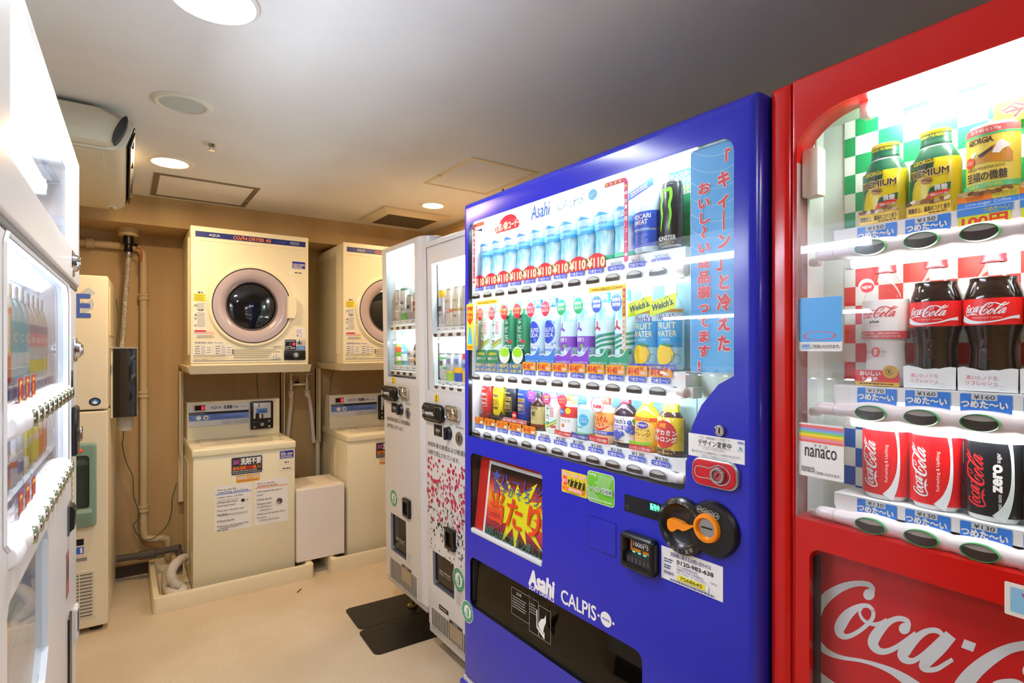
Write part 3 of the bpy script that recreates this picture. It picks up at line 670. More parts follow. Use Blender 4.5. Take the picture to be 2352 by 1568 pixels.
b = MB(); b.box(-.0065, .006, .004, .12, 0, .36, m_ice, .002); b.box(.006, .104, .008, .12, .004, .36, M('#cdb994', .4)); b.build('housing', t, None)
b = MB(); b.box(.004, .104, -.004, .006, .003, .352, M('#15120f', .04, 0, 0, .9), .002); b.build('front_cover', t, None)
b = MB(); b.box(-.004, .106, -.006, .01, .352, .358, STEEL); b.build('metal_trim', t, None)
b = MB(); b.box(-.0065, -.001, -.004, .003, .23, .27, STEEL); b.build('hinge', t, None)
t = thing('plastic_cup_stack', 'stack of clear plastic cups poking out below the black cup dispenser', 'cups', (.004, 3.51, .925))
b = MB(); b.lathe([(0, 0), (.026, 0), (.03, .03), (.036, .085)]+[p for k in range(5) for p in ((.036, .02+.012*k), (.0375, .026+.012*k))], CLEAR, seg=20)
b.lathe([(.027, .002), (.037, .085)], M('#e6ddcf', .4, 0, 0, .5, .45), seg=20); b.build('cups', t)
# ================================================================ script lettering (strokes in sign-writer's units, x 200..2070)
COCA = [
 [(452, 408, 34), (478, 362, 32), (460, 330, 30), (400, 348, 50), (310, 450, 62), (245, 590, 62), (226, 720, 58), (246, 810, 50), (300, 852, 38), (400, 815, 42), (500, 780, 46), (600, 775, 60), (690, 782, 58), (770, 803, 40), (850, 838, 4)],
 [(600, 800, 70), (646, 850, 6)],
 [(488, 468, 22), (438, 482, 40), (370, 570, 62), (336, 660, 60), (352, 712, 36), (402, 690, 30), (460, 600, 26), (494, 520, 26), (488, 468, 22)],
 [(468, 472, 16), (456, 512, 16), (476, 546, 18), (520, 538, 18), (560, 490, 22)],
 [(668, 500, 42), (664, 452, 36), (620, 450, 36), (550, 520, 56), (502, 620, 60), (492, 690, 50), (530, 708, 36), (590, 680, 28), (650, 600, 24), (690, 540, 24)],
 [(850, 440, 30), (800, 440, 36), (730, 500, 50), (668, 600, 58), (642, 680, 50), (672, 690, 36), (742, 610, 30), (830, 480, 24)],
 [(888, 418, 70), (830, 540, 62), (772, 650, 58), (772, 690, 40), (830, 660, 28), (905, 560, 16)],
 [(945, 456, 40), (1035, 424, 40)],
 [(1060, 712, 8), (1118, 622, 60), (1168, 562, 40), (1225, 552, 30), (1245, 602, 28), (1220, 682, 28), (1130, 790, 36), (1040, 812, 44), (962, 770, 90), (962, 680, 95), (1012, 560, 92), (1100, 430, 80), (1200, 322, 60), (1310, 266, 44), (1398, 266, 34), (1428, 302, 30), (1400, 390, 30), (1340, 455, 28), (1285, 478, 26), (1258, 448, 24), (1276, 380, 24), (1340, 312, 24), (1420, 272, 30), (1520, 266, 45), (1620, 310, 55), (1740, 364, 55), (1850, 374, 45), (1950, 356, 42), (2010, 310, 34), (2068, 244, 4)],
 [(1468, 545, 26), (1410, 556, 44), (1320, 640, 62), (1252, 730, 66), (1252, 798, 40), (1320, 778, 32), (1410, 690, 28), (1470, 600, 28), (1468, 545, 26)],
 [(1440, 552, 18), (1402, 600, 18), (1430, 648, 18), (1500, 636, 18), (1545, 598, 18)],
 [(1925, 300, 24), (1928, 262, 30), (1862, 272, 44), (1750, 370, 56), (1640, 490, 62), (1530, 640, 66), (1470, 742, 60), (1492, 790, 40), (1560, 768, 28), (1650, 690, 22)],
 [(1928, 296, 24), (1862, 400, 24), (1732, 500, 24), (1600, 590, 24)],
 [(1900, 532, 30), (1840, 532, 36), (1760, 600, 52), (1670, 700, 60), (1642, 780, 44), (1702, 770, 34), (1790, 680, 28), (1890, 560, 24)],
 [(1930, 522, 70), (1870, 620, 62), (1802, 730, 58), (1812, 778, 40), (1880, 740, 26), (1942, 660, 14)]]
def coca(f, u, v, w_, m, rot=0, n=3):
    k = w_/1870.
    if rot == 90: g = lambda p: (u-(850-p[1])*k, v+(p[0]-200)*k)
    else: g = lambda p: (u+(p[0]-200)*k, v+(850-p[1])*k)
    return f.strokes(COCA, m, n, g)

# ================================================================ drinks on display
def pet(R, h, waist=0.):
    return [(0, 0), (R*.86, 0), (R*.96, .004), (R, .012), (R*(1-waist*.6), h*.24), (R*(1-waist), h*.34), (R, h*.47), (R, h*.66), (R*.93, h*.72), (R*.7, h*.80), (R*.43, h*.855), (R*.40, h*.88), (R*.40, h*.90)]
def can_prof(R, h): return [(0, .003), (R*.76, .002), (R*.8, 0), (R*.86, .004), (R, .013), (R, h-.014), (R*.86, h-.005), (R*.88, h-.003), (R*.86, h), (R*.8, h), (R*.79, h-.004), (0, h-.004)]
class Shop:
    def __init__(s, fr, ky=.8, group=None, lean=0.): s.fr, s.ky, s.group = fr, ky, group
    def at(s, u, w_, z):
        c, q = math.cos(s.fr.r), math.sin(s.fr.r)
        return (s.fr.x+u*c-w_*q, s.fr.y+u*q+w_*c, z)
    def root(s, name, label, cat, u, w_, z): return thing(name, label, cat, s.at(u, w_, z), math.degrees(s.fr.r), s.group)
    def bottle(s, label, u, w_, z, R, h, body, cap=None, art=None, waist=0., prof=None, extra=None, capR=.46, name='drink_bottle', caph=None, cat='bottle', seg=24, liquid=None):
        t = s.root(name, label, cat, u, w_, z)
        P = prof or pet(R, h, waist); b = MB(); b.lathe(P, body, seg=seg, ky=s.ky)
        if cap is None or P[-1][0] > 1e-5: b.lathe([(P[-1][0], P[-1][1]), (0, P[-1][1])], body, seg=seg, ky=s.ky)
        b.build('bottle', t)
        if liquid:
            LP = [(max(r-.0012, 0), max(zz, .002)) for r, zz, *_ in P if zz < liquid[1]]; LP.append((LP[-1][0], liquid[1])); LP.append((0, liquid[1]))
            b = MB(); b.lathe(LP, liquid[0], seg=seg, ky=s.ky); b.build('drink', t)
        if cap:
            z0 = P[-1][1]-.002; z1 = h if caph is None else z0+caph; r = R*capR; b = MB()
            b.lathe([(r*.9, z0-.003), (r*1.04, z0-.003), (r*1.04, z0+.001), (r, z0+.002), (r, z1-.002), (r*.94, z1), (0, z1)], cap, seg=20, ky=s.ky); b.build('cap', t)
        if art: art.build('label', t, wrap=(0, 0, R, s.ky))
        for nm, fl, yy in (extra or []): fl.build(nm, t, yy)
        return t
    def can(s, label, u, w_, z, R, h, body, art=None, lid=None, bands=None, seg=24):
        t = s.root('drink_can', label, 'can', u, w_, z)
        P = can_prof(R, h); b = MB(); L = lid or STEEL
        b.lathe([p+((L,) if i < 4 or i > 6 else (body,)) for i, p in enumerate(P)], body, seg=seg, ky=s.ky); b.build('can_body', t)
        if art: art.build('label', t, wrap=(0, 0, R, s.ky))
        return t
def card(text_top, text_bot, bg, c1, c2=None, w_=.056, h=.02):
    f = Flat(); f.rect(-w_/2, 0, w_/2, h, bg, .003)
    if text_bot: f.text(text_top, -w_*.42, h*.52, w_*.42, h*.9, c1, .01); f.text(text_bot, -w_*.44, h*.1, w_*.44, h*.46, c2 or c1, .01)
    else: f.text(text_top, -w_*.42, h*.2, w_*.42, h*.8, c1, .01)
    return f
ORD = ['first', 'second', 'third', 'fourth', 'fifth', 'sixth', 'seventh', 'eighth', 'ninth', 'tenth', 'eleventh', 'twelfth']
# ================================================================ blue drinks machine
FB = Frame(.912, 1.583, -88.5)
BLUE = M('#2529b0', .22, 0, 0, .5); BLUED = M('#14145e', .3); RIMK = M('#0a0b18', .3)
ICEW = M('#eef6fb', .5); SKY = M('#9fdcf2', .5); LBL = M('#3d55c8', .5)
def bb(F, x0, y0, x1, y1, w_=0.):
    a = F(x0, y0, w_); c = F(x1, y1, w_); return (a[0], c[1], c[0], a[1])
bm_ = thing('vending_machine', 'large blue drinks vending machine with three lit rows of bottles', 'vending machine', (FB.x, FB.y, 0), -88.5)
t = bm_
win = [(.037, 1.074), (.855, 1.067), (.864, 1.075), (.868, 1.127), (.880, 1.1995), (.9025, 1.245), (.94, 1.288), (.9725, 1.306)]
win += [(.973-.03+.03*math.cos(a), 1.729+.03*math.sin(a)) for a in [PI/2*k/5 for k in range(6)]]+[(.066+.03*math.cos(a), 1.729+.03*math.sin(a)) for a in [PI/2+PI/2*k/5 for k in range(6)]]
b = MB()
b.plate((0, .28, 1.021, 1.83, .012), [win, rrect(.05, .766, .41, 1.021, .016), rrect(.047, .53, .753, .688, .022)], 0, .05, BLUE, .02, RIMK, back=False)
b.build('door', t)
b = MB(); b.box(.004, 1.017, .102, .70, .085, 1.822, BLUED, .008); b.box(.004, .035, .05, .102, .085, 1.822, BLUED); b.box(.985, 1.017, .05, .102, .085, 1.822, BLUED); b.box(.035, .985, .05, .102, 1.77, 1.822, BLUED)
b.box(.035, .76, .06, .102, .085, .52, BLUED); b.box(.76, .985, .05, .102, .085, 1.02, BLUED); b.box(.455, .985, .05, .102, .7, 1.05, BLUED); b.build('cabinet', t, None)
b = MB(); b.box(-.012, 1.02, -.006, .06, .05, .268, BLUE, .006); b.box(.0, 1.018, .004, .05, .268, .281, M('#d9d6d0', .4)); b.build('kick_panel', t)
for u in (.08, .94):
    b = MB(); b.lathe([(0, 0), (.03, 0), (.03, .01), (.014, .016), (.014, .09)], STEEL, (u, .08, 0), 14); b.build('foot', t)
    b = MB(); b.lathe([(0, 0), (.03, 0), (.03, .01), (.014, .016), (.014, .09)], STEEL, (u, .62, 0), 14); b.build('foot', t)
b = MB(); b.box(.085, .12, .06, .10, 1.82, 1.842, M('#a8904e', .4, .6)); b.lathe([(0, 1.868), (.005, 1.866), (.005, 1.84)], BLACK, (.115, .08, 0), 8); b.build('top_bracket', t, None)
b = MB(); b.box(.86, .9, .04, .2, 1.822, 1.834, BLACK); b.build('top_hinge', t, None)
# lit display
b = MB(); b.box(.0365, .975, .090, .1, 1.06, 1.765, M('#e2f3fa', .6)); b.box(.0365, .0385, .014, .1, 1.066, 1.762, ICEW); b.box(.972, .9735, .014, .09, 1.3, 1.762, ICEW)
b.box(.0365, .974, .012, .1, 1.06, 1.0665, M('#cfe6f4', .4)); b.box(.0365, .974, .02, .1, 1.762, 1.77, ICEW)
b.box(.855, .974, .07, .09, 1.06, 1.32, M('#dff1ee', .5)); b.build('display_case', t, None)
CYAN = noise_mat('cyan_card', '#8fdcf5', '#d7f4fb', 5, .6, stretch=(1, 1, 1.6))
for z0, z1, nm in ((1.578, 1.76, 'a'), (1.315, 1.505, 'b'), (1.125, 1.255, 'c')):
    b = MB(); b.box(.06, .83, .0875, .0898, z0, z1, CYAN); b.build('backing_card', t, None)
for z, r, yy in ((1.7515, .009, .027), (1.4975, .004, .0178), (1.2445, .004, .0178)):
    b = MB(); b.tube([(.045, yy, z), (.866 if r > .006 else .83, yy, z)], r, glow('#e4f4ff', TUBE*(1.6 if z > 1.6 else .85)), 10); b.build('fluorescent_tube', t)
b = MB()
b.prism([(p[0], p[1]) for p in win], 'y', .0025, .0045, GLASS); b.build('window_pane', t, None)
def bar(t, u0, u1, vb, vt, cs, bump, y0=.015, y1=.036, m=M('#f1f1f2', .25), cap=True, r=.006, half=.022):
    b = MB(); rings = []; n = 8*len(cs)
    for i in range(n+1):
        u = u0+(u1-u0)*i/n
        k = max(max(0., 1-((u-c)/half)**2/2.2) for c in cs)**.7
        tp = vt+bump*(k-1); bt = vb-bump*.25*(k-1)
        rings.append([(u, y+(1-k)*.004*(y < (y0+y1)/2), z) for y, z in ((y0, bt+r), (y0+r*.35, bt+r*.3), (y0+r, bt), (y1, bt), (y1, tp), (y0+r, tp), (y0+r*.35, tp-r*.3), (y0, tp-r))])
    b.loops(rings, m)
    o = b.build('button_rail', t); return o
LENS = M('#d6d8d6', .25); BTN = M('#3b302c', .3); BRIM = M('#8a8d88', .3)
def dbutton(t, c, vb, w_=.043, h=.0165, y=.0142):
    P = [(c-w_/2+.002, vb), (c+w_/2-.002, vb), (c+w_/2, vb+.002)]+[(c+w_/2*math.cos(a), vb+.006+(h-.006)*math.sin(a)) for a in [PI*k/12 for k in range(13)]]+[(c-w_/2, vb+.002)]
    f = Flat(); cx = c; f.poly([(cx+(x-cx)*1.09, vb+(z-vb)*1.1-.0008) for x, z in P], BRIM); f.poly(P, BTN)
    top = [(c+w_/2*.93*math.cos(a), vb+.006+(h-.006)*math.sin(a)*.96) for a in [PI*(.08+.84*k/10) for k in range(11)]]
    low = [(c+w_/2*.86*x, vb+h*.62-.003*(1-x*x)) for x in (-1, -.5, 0, .5, 1)]
    f.poly(top+low, LENS); f.build('selection_button', t, y)
UC = [.0585+.0659*i for i in range(12)]
UP = [.0745+.0652*i for i in range(12)]
for vt, vb, bv, st_ in ((1.541, 1.503, 1.5165, 1.5715), (1.280, 1.249, 1.2565, 1.3085), (1.099, 1.069, 1.0765, 1.1232)):
    bar(t, .049, .835, vb, vt, UC, .007)
    b = MB(); b.loops([[(u, .0255+yy*k, (vt+vb)/2+zz*k) for yy, zz in [(.0125*math.cos(2*PI*j/16), (vt-vb-.006)/2*math.sin(2*PI*j/16)) for j in range(16)]] for u, k in ((.832, 1), (.842, 1), (.849, .9), (.852, .6))], M('#e9dfd6', .25))
    b.box(.851, .862, .03, .06, vb+.004, vt-.004, M('#e6e9e8', .3)); b.build('rail_end_cap', t)
    b = MB(); b.box(.038, .05, .018, .034, vb+.012, vt-.006, GREYP, .002); b.build('rail_bracket', t)
    for c in UC: dbutton(t, c, bv)
    b = MB(); b.box(.045, .845, .028, .0865, vt-.004, st_, M('#f4f7f8', .4)); b.build('product_shelf', t, None)
RT = M('#e0203a', .5); GOLD = M('#f7b51c', .5); CRM = M('#fff4d8', .5)
def tag_red(c, z):
    f = Flat(); P = [(c-.0315, z), (c+.0315, z), (c+.0305, z+.027), (c+.018, z+.0345), (c+.006, z+.0385), (c-.006, z+.0385), (c-.018, z+.0345), (c-.0305, z+.027)]
    f.poly(P, RT); f.text('¥110', c-.029, z+.004, c+.029, z+.028, GOLD, .06); f.text('¥110', c-.0285, z+.005, c+.0285, z+.027, CRM, .03); return f
for i in range(9): tag_red(UC[i], 1.5535).build('price_tag', t, .0262)
for i, c in enumerate(UC):
    for z, y in ((1.5425, .0272), (1.2815, .0272), (1.1005, .0272)):
        if z == 1.2815 and i < 4:
            f = Flat(); f.rect(c-.031, 1.2815, c+.031, 1.3125, M('#3f6fb8', .5)); f.text('140円', c-.026, 1.2965, c+.027, 1.3105, YEL, .02); f.text('お買い得', c-.026, 1.284, c+.027, 1.294, YEL, .02); f.build('price_tag', t, .0262); continue
        f = Flat(); f.rect(c-.025, z, c+.025, z+.0115, M('#4256cf', .5), .0035); f.text('つめた〜い', c-.0225, z+.0012, c+.0225, z+.0098, PAPER, .03); f.build('cold_label', t, y-.003)
        if z == 1.1005:
            if i > 4: f = Flat(); f.text('¥130', c-.018, 1.1125, c+.018, 1.1205, INK, .01); f.build('price_tag', t, .0262)
            else:
                f = Flat(); f.rect(c-.029, 1.1135, c+.029, 1.135, M('#f8a81e', .5), .002); f.text('¥110' if i < 4 else '¥140', c-.025, 1.116, c+.008, 1.1325, M('#d63a1a', .5), .03); lines(f, c+.011, c+.026, 1.124, 1.132, 2, M('#e2701a', .5), .003, i); f.disc(c+.018, 1.1195, .008, PAPER, .0035); f.build('price_tag', t, .0235)
        elif z == 1.2815:
            f = Flat(); f.rect(c-.030, 1.295, c+.030, 1.3175, M('#f8a81e', .5), .002); f.text('¥140', c-.026, 1.2975, c+.006, 1.3135, M('#d63030', .5), .03); lines(f, c+.009, c+.02, 1.308, 1.315, 2, M('#e2701a', .5), .003, i); f.disc(c+.018, 1.3015, .0085, PAPER, .0035); f.text('COLD', c+.0115, 1.3, c+.0245, 1.3035, M('#e05a4a', .5)); f.disc(c+.024, 1.312, .003, M('#f6b9a0', .5)); f.build('price_tag', t, .0235)
        elif i >= 9: f = Flat(); f.text('¥150' if i < 11 else '¥200', c-.018, 1.555, c+.018, 1.563, M('#9fb6cc', .5), .01); f.build('price_tag', t, .0262)
# signs inside the window
f = Flat()
def arch(f, pts, w_, m): f.strokes([[(x, z, w_) for x, z in pts]], m, 3)
arch(f, [(.640, 1.7425), (.690, 1.7425), (.6985, 1.740), (.702, 1.733), (.702, 1.72), (.702, 1.64), (.702, 1.56)], .0125, M('#e0447a', .5))
f.disc(.64, 1.7425, .00625, M('#e0447a', .5)); f.disc(.702, 1.56, .00625, M('#e0447a', .5)); ly = f.layer
for u in (.642, .656, .670, .684): f.poly(star(u, 1.7425, .0052), YEL, ly)
f.poly(star(.702, 1.7275, .0052), YEL, ly)
for z in (1.7115, 1.571): f.poly([(.6965, z), (.703, z+.0065), (.7015, z+.003), (.7065, z+.0045), (.7065, z-.0045), (.7015, z-.003), (.703, z-.0065)], PAPER, ly)
f.layer += 1; f.vtext('お買い得!コーナー', .702, 1.700, .0125, PAPER, .03, .0105); f.build('arch_sign', t, .0055)
f = Flat(); arch(f, [(.120, 1.7475), (.072, 1.7475), (.0635, 1.744), (.0605, 1.735), (.0605, 1.72), (.0605, 1.64), (.0605, 1.565)], .0125, M('#e02448', .5)); ly = f.layer
for u in (.082, .094, .106, .118): f.poly(star(u, 1.7475, .0048), YEL, ly)
f.poly(star(.0605, 1.728, .0048), YEL, ly)
for z in (1.71, 1.575): f.poly([(.066, z), (.0595, z+.0065), (.061, z+.003), (.056, z+.0045), (.056, z-.0045), (.061, z-.003), (.0595, z-.0065)], PAPER, ly)
f.layer += 1; f.vtext('お買い得!コーナー', .0605, 1.70, .0125, PAPER, .03, .0095); f.build('arch_sign', t, .0055)
f = Flat(); f.disc(.245, 1.7265, .045, RT, .024); f.rect(.178, 1.703, .302, 1.727, RT, .012); f.text('お買い得!コーナー', .182, 1.706, .305, 1.730, GOLD, .05); f.text('お買い得!コーナー', .183, 1.707, .304, 1.729, PAPER, .025); f.build('bargain_sign', t, .0058)
f = Flat(); a = M('#5b74cc', .5); f.text('Asahi', .352, 1.715, .432, 1.752, a, .03, .15); f.text('SOFT DRINKS', .352, 1.702, .434, 1.712, M('#6d88b8', .5)); f.text('CALPIS', .462, 1.717, .562, 1.742, M('#8ba4c0', .5)); f.disc(.593, 1.732, .016, M('#78c8ea', .5), .014)
for k in range(4): f.disc(.585+.0055*k, 1.7305+.001*k, .0018, PAPER)
f.build('brand_header', t, .0080)
def lab430(u0, z0, u1, z1):
    f = Flat(); f.rect(u0, z0, u1, z1, M('#f6e23c', .5)); f.rect(u0+.012, (z0+z1)/2-.001, u0+.036, (z0+z1)/2+.001, RED); f.rect(u1-.032, (z0+z1)/2-.001, u1-.01, (z0+z1)/2+.001, RED); f.text('430mlボトル', u0+.04, z0+.002, u1-.034, z1-.002, M('#c8881e', .5)); return f
lab430(.07, 1.4925, .19, 1.506).build('bottle_size_strip', t, .0068); lab430(.58, 1.4925, .701, 1.505).build('bottle_size_strip', t, .0068)
f = Flat(); f.rect(.0705, 1.365, .0795, 1.4915, YEL); f.rect(.0715, 1.435, .0785, 1.49, M('#d8321e', .5)); f.vtext('数量限定', .075, 1.487, .0115, YEL, .01, .006); f.vtext('お手軽サイズ', .075, 1.43, .009, RED, .01, .006); f.build('limited_strip', t, .0064)
f = Flat(); f.rect(.689, 1.352, .7005, 1.4965, YEL); f.rect(.6905, 1.432, .699, 1.494, M('#d8321e', .5)); f.vtext('数量限定', .6948, 1.490, .0125, YEL, .01, .007); f.rect(.6905, 1.354, .699, 1.428, PAPER); f.vtext('お手軽サイズ', .6948, 1.424, .0112, RED, .01, .007); f.build('limited_strip', t, .0064)
f = Flat(); f.rect(.026, 1.351, .067, 1.499, YEL, .003); f.poly([(.03, 1.49), (.063, 1.49), (.063, 1.448), (.0465, 1.43), (.03, 1.448)], M('#e0421e', .5)); f.text('430ml', .032, 1.468, .061, 1.48, YEL, .03); f.text('ボトル', .033, 1.450, .06, 1.463, YEL, .03); f.poly([(.034, 1.37), (.062, 1.37), (.058, 1.395), (.05, 1.425), (.043, 1.425), (.038, 1.395)], M('#4fb4e6', .5)); f.text('持ち運びに便利', .029, 1.354, .064, 1.366, M('#d8321e', .5), .01); f.build('bottle_size_sign', t, -.0008)
# right banner
m_ban = noise_mat('banner_blue', '#3e9be4', '#6fc0f2', 2.2, .35)
f = Flat(); f.rect(.871, 1.309, .9685, 1.757, PAPER, .008); f.rect(.8722, 1.310, .9675, 1.756, m_ban, .008); ly = f.layer; f.layer += 1
for k in range(7):
    P = [(.8735+.0933*j/10, 1.745-.032*k-.024*(1-((j-7)/7.)**2)+.012, .0012) for j in range(11)]
    V = []; Fc = []
    for q in stroke(P, 2):
        i = len(V); V += list(q); Fc.append((i, i+1, i+2, i+3))
    f.add(V, Fc, M('#a9dbf8', .5), ly)
for col, txt, z, s in ((.9465, '「キィーン」と冷えた', 1.742, .0365), (.903, 'おいし〜い商品揃ってます!', 1.690, .0272)):
    f.vtext(txt, col, z, s, PAPER, .09, .032); f.vtext(txt, col, z, s, M('#d8303e', .5), .045, .032)
f.build('slogan_banner', t, .0085)
# door fittings
b = MB()
b.prism([(.0095, .768), (.0105, .764), (.0425, 1.024), (.0395, 1.026)], 'x', .056, .445, M('#c8161a', .35)); b.box(.046, .4495, .0445, .048, .76, 1.03, M('#20222c', .5)); b.box(.0485, .0498, .004, .045, .766, 1.021, M('#cfd2d2', .4)); b.tube([(.054, .04, 1.02), (.056, .03, 1.008), (.060, .028, 1.0), (.064, .034, .998)], .0015, STEEL, 6); b.build('poster_bay', t, None)
Q = [(.118, .992), (.440, .992), (.440, .770), (.118, .770)]; Yq = [.0345, .0345, .0075, .0075]
def bil(c, Q=Q, Yq=Yq):
    x, z = c.x, c.z; k = ((1-x)*z, x*z, x*(1-z), (1-x)*(1-z))
    return Vector((sum(a*q[0] for a, q in zip(k, Q)), sum(a*y for a, y in zip(k, Yq))+c.y, sum(a*q[1] for a, q in zip(k, Q))))
m_ros = bpy.data.materials.new('roulette_gradient'); m_ros.use_nodes = True
nt = m_ros.node_tree; N = nt.nodes; tc = N.new('ShaderNodeTexCoord'); sp = N.new('ShaderNodeSeparateXYZ'); cr = N.new('ShaderNodeValToRGB'); nt.links.new(tc.outputs['Generated'], sp.inputs[0]); nt.links.new(sp.outputs['Z'], cr.inputs[0]); nt.links.new(cr.outputs[0], N['Principled BSDF'].inputs['Base Color'])
E_ = cr.color_ramp.elements; E_[0].position = .12; E_[0].color = lin('#1d1512'); E_[1].position = .9; E_[1].color = lin('#20140f')
for p_, c_ in ((.28, '#c42c4a'), (.4, '#f0502e'), (.55, '#f6a024'), (.68, '#e8502e'), (.78, '#8a2222')): e = E_.new(p_); e.color = lin(c_)
f = Flat(); f.rect(-.035, -.03, 1.0, 1.045, PAPER); f.rect(0, 0, 1.0, 1.0, m_ros); yl = M('#f2ea1e', .5)
cx, cy = .48, .5; SB = []
for k, (a, r) in enumerate(((95, .34), (60, .50), (32, .42), (8, .50), (-18, .42), (-42, .55), (-65, .42), (-88, .52), (-112, .5), (-135, .36), (165, .46), (140, .5), (120, .44))): SB += [(cx+r*math.cos(math.radians(a)), cy+r*math.sin(math.radians(a))), (cx+.23*math.cos(math.radians(a-13)), cy+.23*math.sin(math.radians(a-13)))]
f.add([(cx, cy)]+[(min(x, .995), y) for x, y in SB], [(0, q+1, (q+1) % len(SB)+1) for q in range(len(SB))], yl)
BL2 = M('#3c56b4', .5); f.poly(star(.12, .87, .085), BL2); f.text('ルーレット', .2, .77, .98, .92, BL2, -.005); f.text('数字がそろったら', .09, .64, 1.0, .8, BL2, -.005)
f.text('当たり!!', .07, .26, 1.0, .66, M('#ee4a1c', .5), .02); f.text('30秒以内にボタン押してね', .03, .05, .97, .19, M('#3f8f78', .5), .0)
f.build('roulette_poster', t, 0, .001, place=bil)
b = MB(); b.box(.05, .41, .002, .004, .782, 1.021, glass_mat('acrylic_cover', (.97, .97, .97), 1.3)); b.build('poster_cover', t, None)
b = MB(); b.box(.052, .408, -.002, .012, .766, .782, M('#d9dcdd', .3), .004); b.build('poster_rail', t)
b = MB(); b.box(.047, .753, .058, .062, .53, .69, M('#6b675f', .5)); b.box(.047, .05, .01, .06, .53, .69, M('#3a3733', .5)); b.box(.047, .753, .01, .06, .527, .532, M('#25211f', .5)); b.prism([(.058, .53), (.058, .60), (.03, .53)], 'x', .05, .75, M('#201c1a', .5)); b.build('delivery_bay', t, None)
fl = MB(); fl.prism([(.02, .687), (.024, .687), (.012, .535), (.008, .535)], 'x', .07, .751, SMOKE); fo = fl.build('delivery_flap', t, None)
f = Flat(); g_ = M('#c9c7c2', .5)
u0, v0_, u1, v1_ = .305, .565, .40, .655
for q in (rrect(.262, .585, .345, .662), rrect(.345, .568, .385, .662), rrect(.388, .568, .437, .655)):
    f.strokes([[(x, z, .0008) for x, z in (q[i], q[(i+1) % 4])] for i in range(4)], g_, 1)
f.text('注意', .285, .647, .31, .656, g_); lines(f, .268, .34, .605, .642, 5, g_, .002, 61); lines(f, .35, .38, .62, .65, 4, g_, .002, 62)
for i in range(9):
    for j in range(4): f.disc(.345+i*.0045, .672-j*.005, .0016, BLACK, n=8)
f.poly([(.392, .60), (.392, .648), (.396, .648), (.396, .604), (.422, .592), (.422, .60), (.426, .598), (.426, .58)], PAPER); f.poly([(.40, .612), (.412, .63), (.425, .636), (.432, .648), (.432, .628), (.424, .612), (.42, .594), (.406, .602)], PAPER)
f.build('caution_print', fo, .0068, .0003)
S1 = bb(FB, 1216, 1318, 1273, 1358); f = Flat()
f.text('Asahi', .353, .702, .459, .744, PAPER, .05, .12); f.text('SOFT DRINKS', .353, .690, .459, .7015, PAPER, .02); f.build('brand_lettering', t, -.0004)
f = Flat(); f.text('CALPIS', .4865, .7015, .612, .7365, PAPER, .02)
f.disc(.645, .7195, .018, PAPER, .0175); f.disc(.621, .7195, .0035, PAPER); f.disc(.669, .7195, .0035, PAPER)
for k in range(4): f.disc(.636+.006*k, .7195, .0019, BLUE)
f.build('brand_lettering', t, -.0004)
def inset_sticker(nm, f): f.build(nm, t, -.0006)
f = Flat(); f.rect(.489, .989, .581, 1.046, YEL, .003); f.text('数字がそろえばもう1本!', .492, 1.031, .578, 1.043, RED, .05); f.text('数字がそろえばもう1本!', .4925, 1.0315, .5775, 1.0425, PAPER, .01); f.poly(star(.502, 1.0195, .013, .82, 14), M('#e6442a', .5)); f.text('当り!', .493, 1.0135, .511, 1.0255, PAPER, .02)
for k in range(4): f.rect(.515+.0155*k, 1.008, .529+.0155*k, 1.029, M('#1b1712', .5)); f.text('7', .517+.0155*k, 1.0095, .5265+.0155*k, 1.0275, YEL, .04); f.text('7', .5185+.0155*k, 1.011, .525+.0155*k, 1.0255, M('#1b1712', .5), .0)
f.rect(.496, .9965, .574, 1.0065, M('#ee5a24', .5)); f.text('ご注意', .498, .998, .516, 1.005, YEL); lines(f, .52, .572, .9975, 1.0055, 3, PAPER, .0018, 63); f.text('アサヒ飲料販売株式会社', .512, .991, .556, .9945, INK); inset_sticker('roulette_sticker', f)
f = Flat(); f.rect(.583, .9865, .672, 1.061, PAPER, .01); f.rect(.5845, .988, .6705, 1.0595, M('#6cb92a', .5), .009); GW = M('#e6f4d6', .5)
f.text('ecology', .588, 1.049, .615, 1.0575, PAPER, .01)
for k in range(9): y = 1.0555-.0033*k; f.rect(.668-.03-(.018 if k < 4 else .03-.006*abs(k-6)), y-.0009, .668-.004*k*(.4), y, GW)
for k in range(7): y = 1.012-.003*k; f.rect(.587, y-.0009, .612+.004*k, y, GW)
f.text('ヒートポンプ自販機', .588, 1.0145, .668, 1.0275, PAPER, .09); f.text('ヒートポンプ自販機', .589, 1.0155, .667, 1.0265, M('#1e6a4a', .5), .01); lines(f, .588, .668, .995, .9985, 1, PAPER, .002, 64, 0); inset_sticker('ecology_sticker', f)
b = MB(); b.plate((.586, .875, .676, .951, .004), [], -.001, .004, BLUE, .001); b.build('blank_cover', t)
f = Flat(); e_ = .0011
for q in ((.5855, .8745, .5855, .9515), (.6765, .8745, .6765, .9515), (.5855, .8745, .6765, .8745), (.5855, .9515, .6765, .9515)): f.rect(q[0]-e_/2, q[1]-e_/2, q[2]+e_/2, q[3]+e_/2, BLUED)
f.build('cover_gap', t, -.0004)
f = Flat(); f.rect(.7025, .989, .803, 1.0275, M('#14171c', .15)); f.text('販売中', .776, 1.009, .8005, 1.0235, glow('#52ffa8', 3.), .02); f.ring(.712, 1.0, .0025, .0045, M('#3a4048', .3)); f.build('text_display', t, -.0008)
K = M('#161616', .28); b = MB()
b.lathe([(.058, 0), (.057, -.010), (.052, -.014), (.046, -.013), (.040, -.005), (.034, -.0015), (0, -.001)], K, (.862, 0, .9965), 48, axis='y'); b.lathe([(.0, -.0135), (.043, -.013), (.050, -.012), (.054, -.006), (.054, 0)], K, (.931, 0, 1.0085), 48, axis='y'); b.build('coin_plate', t)
